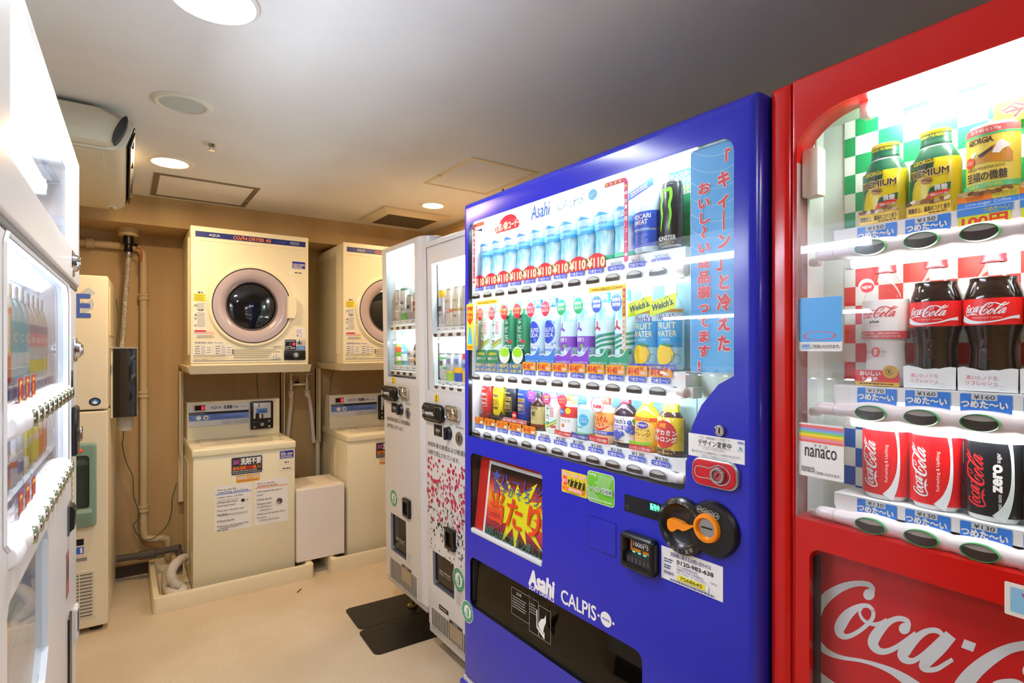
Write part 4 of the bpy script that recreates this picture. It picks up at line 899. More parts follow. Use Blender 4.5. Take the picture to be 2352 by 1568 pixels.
f = Flat(); gw = M('#c9c6bd', .5)
for k, s in enumerate(('500', '100', '50', '10')): f.ring(.9085+.0125*k, 1.0435-.0015*k, .0056, .0064, gw, 20); f.text(s, .9045+.0125*k, 1.0412-.0015*k, .9125+.0125*k, 1.0458-.0015*k, gw, .02)
for k, ch in enumerate('お願い!!商品は一本毎に取出してください。'):
    a = math.radians(152-k*6.6); V, Fc, *_ = text2d(ch, .01); c_, s_ = math.cos(a-PI/2), math.sin(a-PI/2); r = .0475
    f.add([(.862+r*math.cos(a)+((x-.5)*c_-y*s_)*.0056, .9965+r*math.sin(a)+((x-.5)*s_+y*c_)*.0056) for x, y in V], Fc, gw, f.layer)
for k, ch in enumerate('おつり・返却'):
    a = math.radians(-122+k*13.5); V, Fc, *_ = text2d(ch, .01); c_, s_ = math.cos(a+PI/2), math.sin(a+PI/2); r = .0515
    f.add([(.862+r*math.cos(a)+((x-.5)*c_-y*s_)*.0095, .9965+r*math.sin(a)+((x-.5)*s_+y*c_)*.0095) for x, y in V], Fc, gw, f.layer)
f.build('coin_plate_print', t, -.0148)
OR = M('#f28a0c', .28); b = MB(); b.lathe([(.0165, -.004), (.017, -.016), (.021, -.022), (.0265, -.021), (.0285, -.014), (.0285, -.008)], OR, (.925, 0, 1.0105), 40, axis='y'); b.build('coin_ring', t)
b = MB(); b.lathe([(0, -.0155), (.0168, -.0155)], STEEL, (.925, 0, 1.0105), 32, axis='y'); b.box(.913, .937, -.0165, -.015, 1.0095, 1.0125, BLACK); b.build('coin_slot', t, None)
b = MB(); P = [(.818, .9935), (.820, 1.002), (.828, 1.007), (.845, 1.0065), (.860, 1.0045), (.868, 1.0015), (.893, 1.0065), (.896, 1.0055), (.872, .989), (.862, .985), (.850, .987), (.844, .984), (.838, .978), (.828, .9755), (.820, .981)]
b.prism([(.864+(x-.857)*.86, .9965+(z-.993)*.86) for x, z in P], 'y', -.0145, -.003, OR); b.build('return_lever', t, None)
b = MB(); b.plate((.7035, .868, .7985, .9485, .012), [rrect(.715, .883, .788, .938, .004)], -.02, .004, K, .008); b.build('bill_frame', t)
b = MB(); b.prism([(.0, .938), (.0, .905), (-.012, .897), (-.012, .883), (.006, .883), (.006, .938)], 'x', .715, .788, M('#30302f', .25)); 
for k in range(6): b.box(.722+.011*k, .728+.011*k, -.0128, -.011, .885, .8955, M('#4a4a48', .3))
bo = b.build('bill_slot', t, None)
f = Flat(); f.rect(.72, .906, .786, .934, M('#ee8a18', .5)); f.rect(.7255, .913, .786, .9335, M('#24262a', .4)); f.text('1000円札', .729, .917, .785, .930, PAPER, .02); f.poly([(.748, .912), (.758, .912), (.753, .9065)], K)
for k in range(4): f.rect(.727+.0155*k, .9035, .735+.0155*k, .9055, glow('#3dffb0', 2.5))
f.build('bill_label', bo, -.0008)
b = MB(); b.plate((.885, 1.0885, .985, 1.1435, .02), [], -.008, .002, M('#c8ccd0', .2, .8), .003); b.build('lock_frame', t)
b = MB(); b.plate((.8885, 1.0915, .9815, 1.1405, .018), [], -.0095, -.006, M('#c01420', .25), .001); lo = b.build('lock_plate', t)
b = MB(); f = Flat(); f.strokes([[(.927, 1.126, .0018), (.905, 1.127, .0018), (.897, 1.124, .0018), (.8945, 1.116, .0018), (.897, 1.108, .0018), (.905, 1.105, .0018), (.927, 1.106, .0018), (.938, 1.1, .0018), (.95, 1.0975, .0018), (.964, 1.103, .0018), (.971, 1.116, .0018), (.964, 1.129, .0018), (.95, 1.1345, .0018), (.938, 1.132, .0018), (.927, 1.126, .0018)]], CHROME, 5); f.build('lock_outline', lo, -.0102)
b = MB(); b.lathe([(0, -.013), (.0095, -.013), (.0105, -.0175), (.0145, -.0175), (.0155, -.012), (.0155, -.009)], STEEL, (.947, 0, 1.116), 28, axis='y'); b.lathe([(0, -.0145), (.0093, -.0145)], M('#b04a50', .35), (.947, 0, 1.116), 20, axis='y'); b.box(.946, .948, -.0155, -.0145, 1.111, 1.121, BLACK, X=Matrix.Translation((.947, 0, 1.116)) @ Matrix.Rotation(.7, 4, 'Y') @ Matrix.Translation((-.947, 0, -1.116))); b.build('lock_cylinder', t, None)
b = MB(); b.lathe([(0, -.006), (.0075, -.006), (.0085, -.0075), (.0105, -.006), (.011, 0)], CHROME, (.9455, 0, 1.2005), 24, axis='y'); b.box(.9445, .9465, -.0072, -.006, 1.195, 1.206, BLACK); b.build('keyhole', t, None)
f = Flat(); f.rect(.873, 1.1425, .995, 1.1875, PAPER); f.text('只今一部商品につきまして', .898, 1.1795, .965, 1.185, INK2); f.text('デザイン変更中', .896, 1.1665, .968, 1.178, INK, .015); f.rect(.896, 1.1645, .968, 1.165, INK2); f.text('となっております。', .908, 1.1585, .956, 1.1635, INK2); f.text('異なるデザインの商品が出てくる場合がありますが', .882, 1.151, .986, 1.156, INK2); f.text('ご安心してお飲みください。', .903, 1.1445, .962, 1.149, INK2)
f.text('Asahi', .981, 1.1805, .993, 1.185, LBL, .03, .15); f.disc(.987, 1.1725, .0025, M('#52a8dc', .5)); f.text('CALPIS', .981, 1.166, .993, 1.1695, INK2); f.build('design_notice', t, -.0008)
f = Flat(); f.rect(.8055, .8725, .9505, .9405, PAPER); IB = M('#30347c', .5); f.text('自販機に関するお問い合わせは', .83, .9255, .925, .9345, IB, .01); f.text('0120-983-638', .845, .9135, .93, .9215, INK, .03)
lines(f, .814, .838, .909, .919, 2, IB, .0025, 71); f.text('アサヒ飲料販売株式会社', .845, .9065, .895, .9115, IB); f.text('京都市下京区下寺前町23', .845, .9005, .908, .9050, IB); lines(f, .814, .832, .896, .906, 2, IB, .0025, 72); f.text('9:00〜17:00(土・日・祝日を除く)', .845, .895, .915, .8990, IB); f.text('管理番号', .814, .8855, .838, .8925, IB, .01); f.rect(.842, .882, .92, .8935, PAPER); f.rect(.848, .8825, .913, .893, M('#f4e22a', .5)); f.text('7568645', .855, .8845, .906, .8912, INK, .015); lines(f, .83, .935, .876, .880, 1, IB, .0025, 73, 0); f.text('京都支店', .925, .9, .94, .904, IB); f.build('inquiry_label', t, -.0008)
def recycle(t, cu, cv, R, y=-.0008):
    f = Flat(); G = M('#2f9a6a', .5); f.disc(cu, cv, R, PAPER, n=36); f.ring(cu, cv, R*.6, R*.94, G, 36); ly = f.layer
    for txt, a0, st in (('のんだあとは', 158, -27), ('リサイクル', -132, 22)):
        for k, ch in enumerate(txt):
            a = math.radians(a0+k*st); q = a-PI/2 if st < 0 else a+PI/2; V, Fc, *_ = text2d(ch, .02); c_, s_ = math.cos(q), math.sin(q); r = R*(.68 if st < 0 else .86)
            f.add([(cu+r*math.cos(a)+((x-.5)*c_-y*s_)*R*.22, cv+r*math.sin(a)+((x-.5)*s_+y*c_)*R*.22) for x, y in V], Fc, PAPER, ly)
    f.layer = ly+1
    f.disc(cu+R*.12, cv+R*.36, R*.08, G); f.poly([(cu+R*.02, cv+R*.25), (cu+R*.22, cv+R*.25), (cu+R*.26, cv-R*.1), (cu+R*.22, cv-R*.45), (cu+R*.13, cv-R*.45), (cu+R*.13, cv-R*.1), (cu+R*.06, cv-R*.45), (cu-R*.01, cv-R*.45), (cu+R*.06, cv), (cu+R*.04, cv+R*.12), (cu-R*.2, cv+R*.2)], G)
    for k in range(4): f.rect(cu-R*.35, cv-R*.4+k*R*.1, cu-R*.1, cv-R*.36+k*R*.1, G)
    f.build('recycling_sticker', t, y)
recycle(t, .031, .502, .035)

# ---- drinks
class Row3(Shop):
    def root(s, *k): t_ = Shop.root(s, *k); t_.scale = (1, 1, .89); return t_
SBl = Shop(FB, .65, 'display drinks in the blue machine')
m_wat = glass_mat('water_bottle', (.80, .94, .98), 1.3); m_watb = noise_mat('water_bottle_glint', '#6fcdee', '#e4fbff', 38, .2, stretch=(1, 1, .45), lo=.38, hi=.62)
def water_art():
    f = Flat(); f.rect(-.045, .0, .045, .009, M('#5cd8a4', .4)); f.rect(-.045, .072, .045, .122, M('#c6f2fc', .4)); f.rect(-.045, .072, .045, .088, M('#3fa6de', .4)); f.rect(-.045, .080, .045, .092, M('#7fd0f0', .4))
    f.poly([(-.026, .110), (-.012, .1155), (-.004, .1185), (.006, .1165), (.024, .110), (.024, .1085), (-.026, .1085)], M('#3e8fd0', .4)); f.text('富士山の', .0, .1015, .022, .1055, LBL); f.text('バナジウム', -.018, .0945, .022, .1005, LBL, .005); f.text('天然水', -.006, .087, .021, .0935, LBL, .005); f.text('Asahi 530ml', -.022, .0745, -.002, .078, PAPER, .01); return f
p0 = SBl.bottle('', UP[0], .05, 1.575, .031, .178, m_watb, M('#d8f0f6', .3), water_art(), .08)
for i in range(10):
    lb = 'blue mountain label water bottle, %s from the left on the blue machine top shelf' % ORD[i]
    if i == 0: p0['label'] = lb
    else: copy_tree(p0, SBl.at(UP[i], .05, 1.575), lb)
f = Flat(); W_ = PAPER; nb = M('#1f50c0', .4); f.rect(-.05, .012, .05, .048, nb); f.rect(-.05, .052, .05, .092, nb); f.text('POCARI', -.026, .076, .024, .086, W_, .03); f.text('SWEAT', -.026, .063, .016, .073, W_, .03); f.rect(-.03, .054, .02, .05, M('#9db9e8', .4)); lines(f, -.022, .02, .02, .04, 5, M('#8fb0e8', .4), .0018, 81)
SBl.bottle('white and dark blue drink bottle, top shelf, just left of the black can', UP[10], .05, 1.575, .033, .178, M('#d3ecf6', .3), M('#e9f4fa', .3), f, .05)
f = Flat(); f.rect(-.038, -.009, .034, .01, M('#2f78d8', .4)); lines(f, -.03, .02, -.005, .006, 2, PAPER, .003, 82); f.map(lambda p: (p[0], p[1]+p[0]*.3)); f.build('neck_tag', t, .028, place=lambda c: c+Vector((UP[10], 0, 1.718)))
f = Flat(); gr_ = M('#7ad822', .4)
for dx in (-.013, .009): f.strokes([[(dx-.006, .122, .008), (dx+.002, .124, .008), (dx+.004, .108, .007), (dx, .09, .0065), (dx+.003, .07, .0055), (dx-.001, .045, .004), (dx-.002, .035, .0015)]], gr_, 4)
f.strokes([[(-.008, .127, .002), (.0, .123, .004), (.010, .123, .003)]], gr_, 3)
f.text('MONSTER', -.026, .014, .024, .024, W_, .02); f.text('ENERGY', -.02, .005, .02, .0105, M('#b9c48a', .4)); f.text('人生に、もっと刺激を', -.02, .134, .02, .1365, M('#99aaaa', .4))
SBl.can('tall black can with green claw mark at the right end of the top shelf', UP[11], .05, 1.578, .029, .145, M('#1d1f22', .25), f)
f = Flat(); dg = noise_mat('green_card', '#0f5a34', '#1f8a52', 14, .5); f.poly([(-.04, -.09), (.036, -.09), (.042, -.03), (.042, .088), (-.04, .088)], dg); f.text('モンスター', -.037, .072, .022, .084, W_, .03); f.text('エナジー', -.016, .058, .032, .070, W_, .03); f.text('日本上陸!', -.02, .042, .032, .055, M('#d8f23a', .5), .03); f.text('355ml', -.008, .032, .03, .040, W_, .02)
f.vtext('エナジードリンク', .0365, .075, .0115, W_, .01); f.build('green_product_card', t, .087, place=lambda c: c+Vector((UP[11]+.006, 0, 1.668)))
def round_tag(f, m, ring, txts, col, z=.176, du=-.006):
    f.disc(du, z, .0185, ring, .0225); f.disc(du, z, .0175, m, .0215)
    for k, s in enumerate(txts): f.text(s, du-.013, z+.002-k*.0115, du+.013, z+.011-k*.0115, col, .02)
def r2(i, label, body, cap, art, tagc, txts, waist=.12, h=.185, tcol=None, cup=None):
    c = UP[i]; f = Flat(); round_tag(f, tagc, PAPER if tagc is not RT else M('#c8405a', .5), txts, tcol or PAPER, .156)
    ex = [('promotion_tag', f, -.026)]
    if cup: ex.append(('foot_card', cup, -.0256))
    return SBl.bottle(label, c, .05, 1.310, .030, h, body, cap, art, waist, extra=ex)
def swirl(m, tx, m2=PAPER):
    f = Flat(); P = [(-.032, .0), (.031, .0), (.031, .05), (.022, .042), (.012, .03), (-.004, .026), (-.018, .03), (-.032, .026)]; f.poly(P, m); f.strokes([[(-.032, .027, .003), (-.018, .031, .003), (-.004, .0275, .003), (.012, .032, .003), (.022, .043, .002), (.031, .051, .001)]], m2, 3); f.text(tx, -.028, .008, .026, .014, PAPER, .01); return f
tea1 = M('#cdeade', .3); gnn = M('#117a50', .3)
for i in (0, 1):
    f = Flat(); f.rect(-.045, .04, .045, .135, M('#dff3ea', .4)); f.vtext('十六茶', -.008, .132, .026, M('#1c4a38', .5), .02, .022); lines(f, .006, .02, .09, .13, 8, M('#d86a7a', .5), .003, 85+i)
    for k in range(4): f.strokes([[(-.02, .046+.004*k, .004), (.0, .052+.004*k, .004), (.028, .066+.004*k, .002)]], (M('#8ecb4a', .5), M('#e8c84a', .5), M('#57b27a', .5), M('#d99a3a', .5))[k], 3)
    cup = Flat(); cup.rect(-.031, .0, .029, .042, M('#158a5c', .4), .01); cup.text('16素材の', -.024, .024, .02, .034, YEL, .02); cup.text('健康ブレンド', -.026, .01, .024, .019, PAPER, .02)
    r2(i, 'white green tea bottle, %s from left on the blue machine middle shelf' % ORD[i], tea1, M('#a8d860', .3), f, M('#c8324a', .5), ('カフェイン', 'ゼロ'), cup=cup)
for i in (2, 3):
    f = Flat(); f.rect(-.045, .036, .045, .145, M('#0f8055', .35)); f.vtext('なだ万', -.002, .142, .024, PAPER, .01, .02); f.vtext('日本茶', -.02, .118, .02, PAPER, .01, .013); f.rect(.004, .062, .02, .072, M('#b8323a', .5)); lines(f, -.02, .02, .044, .058, 2, M('#cde8dc', .5), .004, 87+i)
    cup = Flat(); cup.disc(-.004, .0265, .027, M('#eef4ea', .3), .0255); cup.disc(-.004, .034, .0225, M('#a6e436', .3), .0135)
    r2(i, 'green tea bottle, tea cup picture, %s from left on the blue machine middle shelf' % ORD[i], gnn, M('#f0d878', .3), f, RT, ('老舗', '料亭'), tcol=M('#f0c070', .5), cup=cup)
for i in (4, 5):
    f = Flat(); f.rect(-.045, .03, .045, .125, M('#cfeaf8', .4)); f.disc(-.004, .092, .026, M('#2748c8', .4), .032); f.text('CALPIS', -.028, .092, .018, .104, PAPER, .02); f.text('SODA', -.024, .078, .016, .089, PAPER, .02)
    for a in range(14): f.disc(random.uniform(-.028, .028), random.uniform(.034, .122), random.uniform(.0015, .0035), M('#5a9ae0', .4), n=10)
    f.text('refreshing', -.02, .052, .016, .057, M('#e06a8a', .5)); lines(f, -.02, .024, .04, .046, 2, LBL, .002, 89)
    r2(i, 'pale blue bottle with blue heart, %s from left on the blue machine middle shelf' % ORD[i], M('#cfeefa', .2), M('#3f6ad8', .3), f, M('#e0304a', .5), ('やさしく', 'はじける'), cup=swirl(M('#3a86dc', .4), 'カルピスソーダ'))
for i in (6, 7, 8, 9):
    f = Flat(); pv = i < 8; f.rect(-.045, .032, .045, .118, M('#d6f0f6', .4)); ac = M('#8a4ac8', .4) if pv else M('#c23a58', .4)
    for a in (90, 210, 330): f.strokes([[(-.012, .1, .006), (-.012+.014*math.cos(math.radians(a)), .1+.014*math.sin(math.radians(a)), .006)]], ac, 2)
    if pv: f.rect(-.045, .05, .045, .078, M('#8246c0', .4)); f.text('新搾り', -.02, .063, .008, .075, PAPER, .02); f.disc(-.01, .048, .009, M('#8a52c4', .4)); f.disc(.0, .053, .005, M('#7ac04a', .4)); lines(f, .006, .03, .038, .05, 3, LBL, .002, 91)
    else:
        for k in range(3): f.strokes([[(-.045, .044+.012*k, .006), (-.02, .048+.012*k, .006), (.01, .056+.012*k, .006), (.045, .06+.012*k, .006)]], M('#1d9a78', .4), 3)
        f.text('MITSUYA CIDER', -.026, .078, .004, .082, LBL, .01); f.rect(-.0, .034, .03, .046, M('#1d9a78', .4)); f.text('Asahi', .01, .04, .026, .0445, PAPER)
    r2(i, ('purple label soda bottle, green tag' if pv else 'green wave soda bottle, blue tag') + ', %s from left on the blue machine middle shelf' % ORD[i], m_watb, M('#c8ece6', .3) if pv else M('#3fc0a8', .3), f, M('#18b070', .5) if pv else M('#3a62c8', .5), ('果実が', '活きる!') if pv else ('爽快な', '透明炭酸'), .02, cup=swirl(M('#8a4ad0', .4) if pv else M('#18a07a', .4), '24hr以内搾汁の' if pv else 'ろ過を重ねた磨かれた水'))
for i in (10, 11):
    f = Flat(); f.rect(-.045, .05, .045, .118, M('#2ba4e0', .35)); f.rect(-.045, .108, .045, .124, M('#dce9fa', .4)); f.text("Welch's", -.026, .108, .026, .122, M('#3a3aa0', .5), .02); f.text('FRUIT', -.026, .09, .026, .104, M('#f2f0c8', .5), .02); f.text('WATER', -.027, .073, .027, .086, M('#f2f0c8', .5), .02); f.text('LEMON', -.012, .064, .012, .069, PAPER)
    f.rect(-.045, .126, .045, .132, M('#e8a03a', .4)); f.text('CALPIS', -.012, .1275, .012, .131, PAPER)
    f.disc(-.004, .034, .024, M('#f6d01c', .35), .022); f.poly([(-.012, .056), (.002, .06), (.02, .054), (.008, .05)], M('#2f8a4a', .4)); f.ring(.026, .024, .0105, .0115, M('#5a9ad0', .4))
    g = Flat(); g.poly([(-.036, .118), (.034, .134), (.034, .166), (-.036, .150)], M('#d8ea2a', .45)); g.text('おいしさと品質の', -.03, .146, .02, .152, INK, f=lambda p: (p[0], p[1]+(p[0]+.03)*.22)); g.text("Welch's.", -.03, .129, .028, .144, M('#2a4a5a', .5), .03, f=lambda p: (p[0], p[1]+(p[0]+.03)*.22))
    h_ = Flat(); h_.rect(-.0325, .0005, .0325, .0125, M('#4648b8', .4)); h_.text('水分補給にぴったり!', -.031, .003, .028, .0095, M('#f2e8a0', .5), .01)
    SBl.bottle('lemon water bottle with lime green collar, %s, blue machine middle shelf' % ('second from the right' if i == 10 else 'rightmost'), UP[i], .05, 1.310, .032, .188, M('#b8e6f4', .2), M('#f0ecc8', .3), f, .02, extra=[('collar_card', g, -.0262-.0012*(i-10)), ('foot_card', h_, -.0255-.0012*(i-10))])
SBl = Row3(FB, .65, 'display drinks in the blue machine')
# bottom shelf
def wonda(i, label, body, ink, name, h=.105, sub=None):
    f = Flat(); f.strokes([[(x, z, .0008) for x, z in (q, r)] for q, r in (((-.018, .03), (-.018, .078)), ((-.018, .078), (.016, .078)), ((.016, .078), (.016, .03)), ((.016, .03), (-.018, .03)))], ink, 1)
    f.rect(-.02, .066, .014, .079, M('#c9a24a', .4) if i else body); f.text('WONDA', -.018, .068, .012, .0775, PAPER if i == 0 else INK, .02)
    for k, s in enumerate(name): f.text(s, -.018, .05-.013*k, .013, .061-.013*k, ink, .01)
    lines(f, -.016, .014, .088, .096, 1, ink, .003, 95+i)
    t = SBl.can(label, UP[i], .05, 1.1445 if i < 2 else 1.1395, .0265, h, body, f)
    b = MB(); b.box(-.024, .024, -.018, .018, -.0225 if i < 2 else -.0168, -.0003, M('#3a2a24' if i else '#7a1a18', .4), .002); b.build('display_stand', t)
wonda(0, 'red coffee can, left end of the bottom shelf of the blue machine', M('#b01a1c', .25), M('#f0e0d0', .5), ('Morning', 'Shot'), .106)
wonda(1, 'yellow coffee can, second on the blue machine bottom shelf', M('#e8c81c', .25), M('#2a2a1c', .5), ('GOLD', 'QUALITY', '微糖'), .106)
wonda(2, 'black coffee can, third on the blue machine bottom shelf', M('#22262e', .25), M('#d8b86a', .5), ('極', 'BLACK'), .112)
wonda(3, 'dark blue coffee can, fourth on the blue machine bottom shelf', M('#20388c', .25), M('#d8b86a', .5), ('極', '深煎り'), .112)
f = Flat(); f.rect(UP[2]-.03, 1.133, UP[3]+.035, 1.148, PAPER, .002); f.rect(UP[2]-.029, 1.134, UP[3]+.034, 1.147, M('#c23a22', .5), .002); f.text('老舗の焙煎"深煎りの極み"', UP[2]-.025, 1.137, UP[3]+.03, 1.1445, PAPER, .02); f.disc(UP[3]-.022, 1.158, .012, M('#c8281e', .4)); lines(f, UP[3]-.03, UP[3]-.014, 1.154, 1.162, 2, PAPER, .003, 99); f.poly([(UP[2]-.035, 1.152), (UP[2]-.022, 1.166), (UP[2]-.010, 1.152), (UP[2]-.022, 1.138)], M('#2a2826', .4)); f.build('roast_banner', t, .028)
f = Flat(); f.rect(-.045, .02, .045, .076, M('#c8b878', .4)); f.rect(-.02, .066, .012, .074, INK); f.text('WONDA', -.018, .0675, .01, .0725, M('#e8d8a0', .5), .02); f.text('極', -.014, .044, .006, .062, INK, .01); f.text('特製ブレンド', -.016, .034, .014, .04, INK); f.rect(-.045, .012, .045, .02, M('#7a2a28', .4))
g = Flat(); g.disc(-.002, .108, .021, M('#9a4ab0', .4), .019); g.text('甘く、', -.012, .108, .008, .115, PAPER, .01); g.text('ほろにがく。', -.016, .1, .012, .106, PAPER, .01)
SBl.bottle('brown bottled coffee, purple tag, fifth on the blue machine bottom shelf', UP[4], .05, 1.1245, .029, .12, M('#4a3026', .2), M('#3a3a3a', .3), f, extra=[('promotion_tag', g, -.026)])
f = Flat(); f.rect(-.045, .012, .045, .088, M('#eef6ec', .4)); f.vtext('十六茶', -.006, .086, .022, M('#1c5a44', .5), .02, .019)
for k in range(3): f.strokes([[(-.02, .016+.005*k, .004), (.0, .02+.005*k, .004), (.028, .034+.005*k, .002)]], (M('#8ecb4a', .5), M('#e8d84a', .5), M('#57b27a', .5))[k], 3)
lines(f, .006, .018, .05, .08, 6, M('#d86a7a', .5), .003, 101); f.rect(.008, .018, .024, .025, M('#d8364a', .5))
g = Flat(); g.disc(-.002, .106, .019, M('#c03a70', .4), .0185); g.text('16素材の', -.014, .110, .01, .116, YEL, .01); g.text('健康', -.009, .102, .006, .108, PAPER, .01); g.text('ブレンド', -.012, .094, .009, .1, PAPER, .01)
SBl.bottle('short white tea bottle, pink tag, sixth on the blue machine bottom shelf', UP[5], .05, 1.1245, .030, .122, M('#e4f2e4', .3), M('#e07ab0', .3), f, extra=[('promotion_tag', g, -.026)])
f = Flat(); f.rect(-.045, .012, .045, .09, M('#f6f3ee', .4)); f.rect(-.045, .056, .045, .088, M('#d83a3a', .4)); f.disc(-.012, .072, .013, M('#3a62c8', .4), .01); f.text('Bireley', -.022, .068, -.002, .076, PAPER, .02); f.disc(.012, .076, .009, M('#f0d23a', .4)); f.text('アセロラ', -.022, .042, .018, .05, INK2); f.disc(-.006, .032, .006, M('#e07a4a', .4))
g = Flat(); g.disc(-.002, .106, .019, M('#d83a4a', .4), .0185); g.text('ビタミンC', -.014, .107, .011, .113, M('#f6d890', .5), .01); g.text('ビタミンC', -.014, .098, .011, .104, M('#f6d890', .5), .01)
h_ = Flat(); h_.strokes([[(-.0325, .011, .014), (0, .0075, .014), (.0325, .009, .014)]], M('#d83a3a', .4), 4); h_.text('すっきりした果実味', -.028, .004, .028, .0115, PAPER, .01)
SBl.bottle('white and red fruit drink bottle, seventh on the blue machine bottom shelf', UP[6], .05, 1.1245, .031, .122, M('#f2efe6', .3), M('#f07a4a', .3), f, extra=[('promotion_tag', g, -.026), ('foot_card', h_, -.026)])
f = Flat(); f.rect(-.045, .02, .045, .088, M('#c4ecf0', .4)); f.disc(.004, .056, .017, M('#3ab0dc', .4)); f.text('カルピス', -.008, .058, .018, .064, PAPER); f.text('乳酸菌', -.006, .049, .016, .055, PAPER); f.strokes([[(-.03, .04, .004), (-.014, .034, .004), (.004, .036, .003)]], M('#2ab4a0', .4), 3); f.rect(-.045, .012, .045, .02, M('#8ad08a', .4))
h_ = Flat(); h_.strokes([[(-.0325, .012, .015), (0, .0082, .015), (.0325, .012, .015)]], M('#3a4aa8', .4), 4); h_.text('カルピスの乳酸菌入り', -.028, .0045, .028, .0125, PAPER, .01)
g = Flat(); g.rect(-.033, .1, -.008, .122, M('#d8ea8a', .4)); g.rect(-.006, .102, .024, .124, M('#4aa0e0', .4)); g.text('爽やかな甘さ', -.032, .108, -.009, .114, LBL); g.text('クリアな', -.004, .114, .02, .12, PAPER); g.text('味わい', -.003, .106, .016, .112, PAPER)
SBl.bottle('turquoise water bottle, blue circle, eighth on the blue machine bottom shelf', UP[7], .05, 1.1245, .030, .122, M('#cfeef2', .25), M('#e6f6f8', .3), f, extra=[('collar_card', g, -.026), ('foot_card', h_, -.026)])
f = Flat(); f.rect(-.045, .02, .045, .085, M('#f6c88a', .4)); f.rect(-.045, .052, .045, .085, M('#f2a85a', .4)); f.text('ぐんぐん', -.026, .058, .022, .074, M('#d8321e', .5), .04); f.text('グルト', -.02, .045, .014, .056, M('#d8321e', .5), .04); f.strokes([[(-.028, .044, .004), (0, .038, .005), (.026, .05, .002)]], RED, 4); f.rect(-.045, .024, .045, .034, M('#3a52b8', .4)); f.text('3種の乳酸菌', -.024, .026, .02, .032, PAPER, .01)
g = Flat(); g.disc(-.004, .105, .022, PAPER, .0215); g.ring(-.004, .105, .0195, .0215, M('#e0406a', .5)); g.text('乳酸菌', -.018, .097, .01, .106, M('#d8304a', .5), .03); g.text('厳選された', -.016, .109, .008, .114, M('#d8304a', .5))
h_ = Flat(); h_.strokes([[(-.0325, .014, .017), (0, .0095, .017), (.0325, .011, .017)]], M('#d83a3a', .4), 4); h_.text('おいしく元気を補給!', -.03, .005, .028, .014, PAPER, .01)
SBl.bottle('orange and cream drink bottle, white tag, ninth on the blue machine bottom shelf', UP[8], .05, 1.1245, .031, .124, M('#f4d8b0', .3), M('#e05a4a', .3), f, extra=[('promotion_tag', g, -.0262), ('foot_card', h_, -.0262)])
f = Flat(); f.rect(-.05, .012, .05, .082, M('#f4f2f2', .4)); f.text("Welch's", -.03, .062, .016, .076, M('#30306a', .5), .02); f.rect(-.05, .046, .05, .058, M('#8a5ac0', .4)); f.text('GRAPE 50', -.03, .0475, .02, .0565, PAPER, .03)
for x, z in ((.026, .066), (.03, .054), (.022, .046), (-.018, .036), (-.008, .038), (-.012, .029), (-.002, .03), (.006, .036), (-.008, .022), (.032, .042)): f.disc(x, z, .0068, M('#4a5ab8', .35)); f.disc(x-.002, z+.002, .002, M('#9ab0e8', .35), n=8)
f.poly([(.03, .074), (.046, .08), (.048, .066), (.038, .06)], M('#3a9a4a', .4)); f.text('NEW TASTE', -.016, .014, .012, .02, M('#b89a3a', .5), .02)
SBl.bottle('purple grape juice bottle, third from right on the blue machine bottom shelf', UP[9], .05, 1.1245, .032, .132, M('#2e1c2a', .12), M('#9a1a34', .3), f)
f = Flat(); f.rect(-.05, .016, .05, .082, M('#f6b41c', .35)); f.disc(.004, .046, .03, M('#f8cc5a', .35), .028); f.disc(.0, .066, .017, M('#4a3aa8', .4), .009); f.text("Bireley's", -.014, .062, .014, .07, PAPER, .02); f.text('バヤリース', -.022, .05, .02, .057, INK, .02); f.text('オレンジ', -.024, .038, .022, .048, INK, .02); f.ring(.004, .046, .029, .0305, PAPER); f.text('素材のおいしさ', -.018, .03, .014, .034, M('#c8541a', .5)); f.rect(-.05, .078, .05, .086, M('#d83a2a', .4)); f.text('搾りの満足感', -.024, .0795, .02, .0845, YEL, .01)
h_ = Flat(); h_.poly([(-.032, .001), (.032, .001), (.032, .014), (-.032, .017)], M('#d82a34', .4)); h_.strokes([[(-.032, .02, .008), (0, .0195, .007), (.032, .024, .008)]], M('#8ad02a', .4), 3); h_.text('レッツオレンジ果汁100%', -.03, .003, .029, .012, PAPER, .01)
SBl.bottle('orange juice bottle, yellow cap, second from right on the blue machine bottom shelf', UP[10], .05, 1.1245, .0315, .134, M('#f2b81c', .2), M('#f6d81c', .3), f, .04, extra=[('foot_card', h_, -.0265)])
f = Flat(); f.rect(-.052, .008, .052, .094, M('#f2d022', .35)); f.rect(-.052, .002, .052, .014, M('#4a2a1c', .35)); f.disc(-.004, .052, .032, M('#d0282a', .4), .034)
for a in range(0, 360, 30): f.strokes([[(.04*math.cos(math.radians(a))-.002, .052+.038*math.sin(math.radians(a)), .003), (.05*math.cos(math.radians(a))-.002, .052+.05*math.sin(math.radians(a)), .001)]], M('#f8ec9a', .4), 1)
f.text('ドデカミン', -.034, .05, .028, .063, PAPER, .04); f.text('ストロング', -.034, .034, .026, .047, PAPER, .04); f.text('超', -.012, .068, .004, .079, M('#f6a81c', .5), .03); lines(f, -.03, .028, .0155, .019, 1, INK2, .003, 103); f.text('元気を炭酸で', -.022, .004, .018, .01, M('#d8b86a', .5), .01)
f.strokes([[(-.016, .086, .004), (-.012, .092, .006), (-.006, .085, .003)], [(.004, .086, .004), (.008, .09, .006), (.013, .082, .003)]], PAPER, 3)
SBl.bottle('stout yellow and red labelled bottle, rightmost on the blue machine bottom shelf', UP[11], .05, 1.1245, .033, .125, M('#3a1c14', .12), M('#d8c81c', .3), f, prof=[(0, 0), (.03, 0), (.033, .004), (.033, .082), (.031, .09), (.022, .104), (.019, .108), (.0185, .11)], capR=.6)
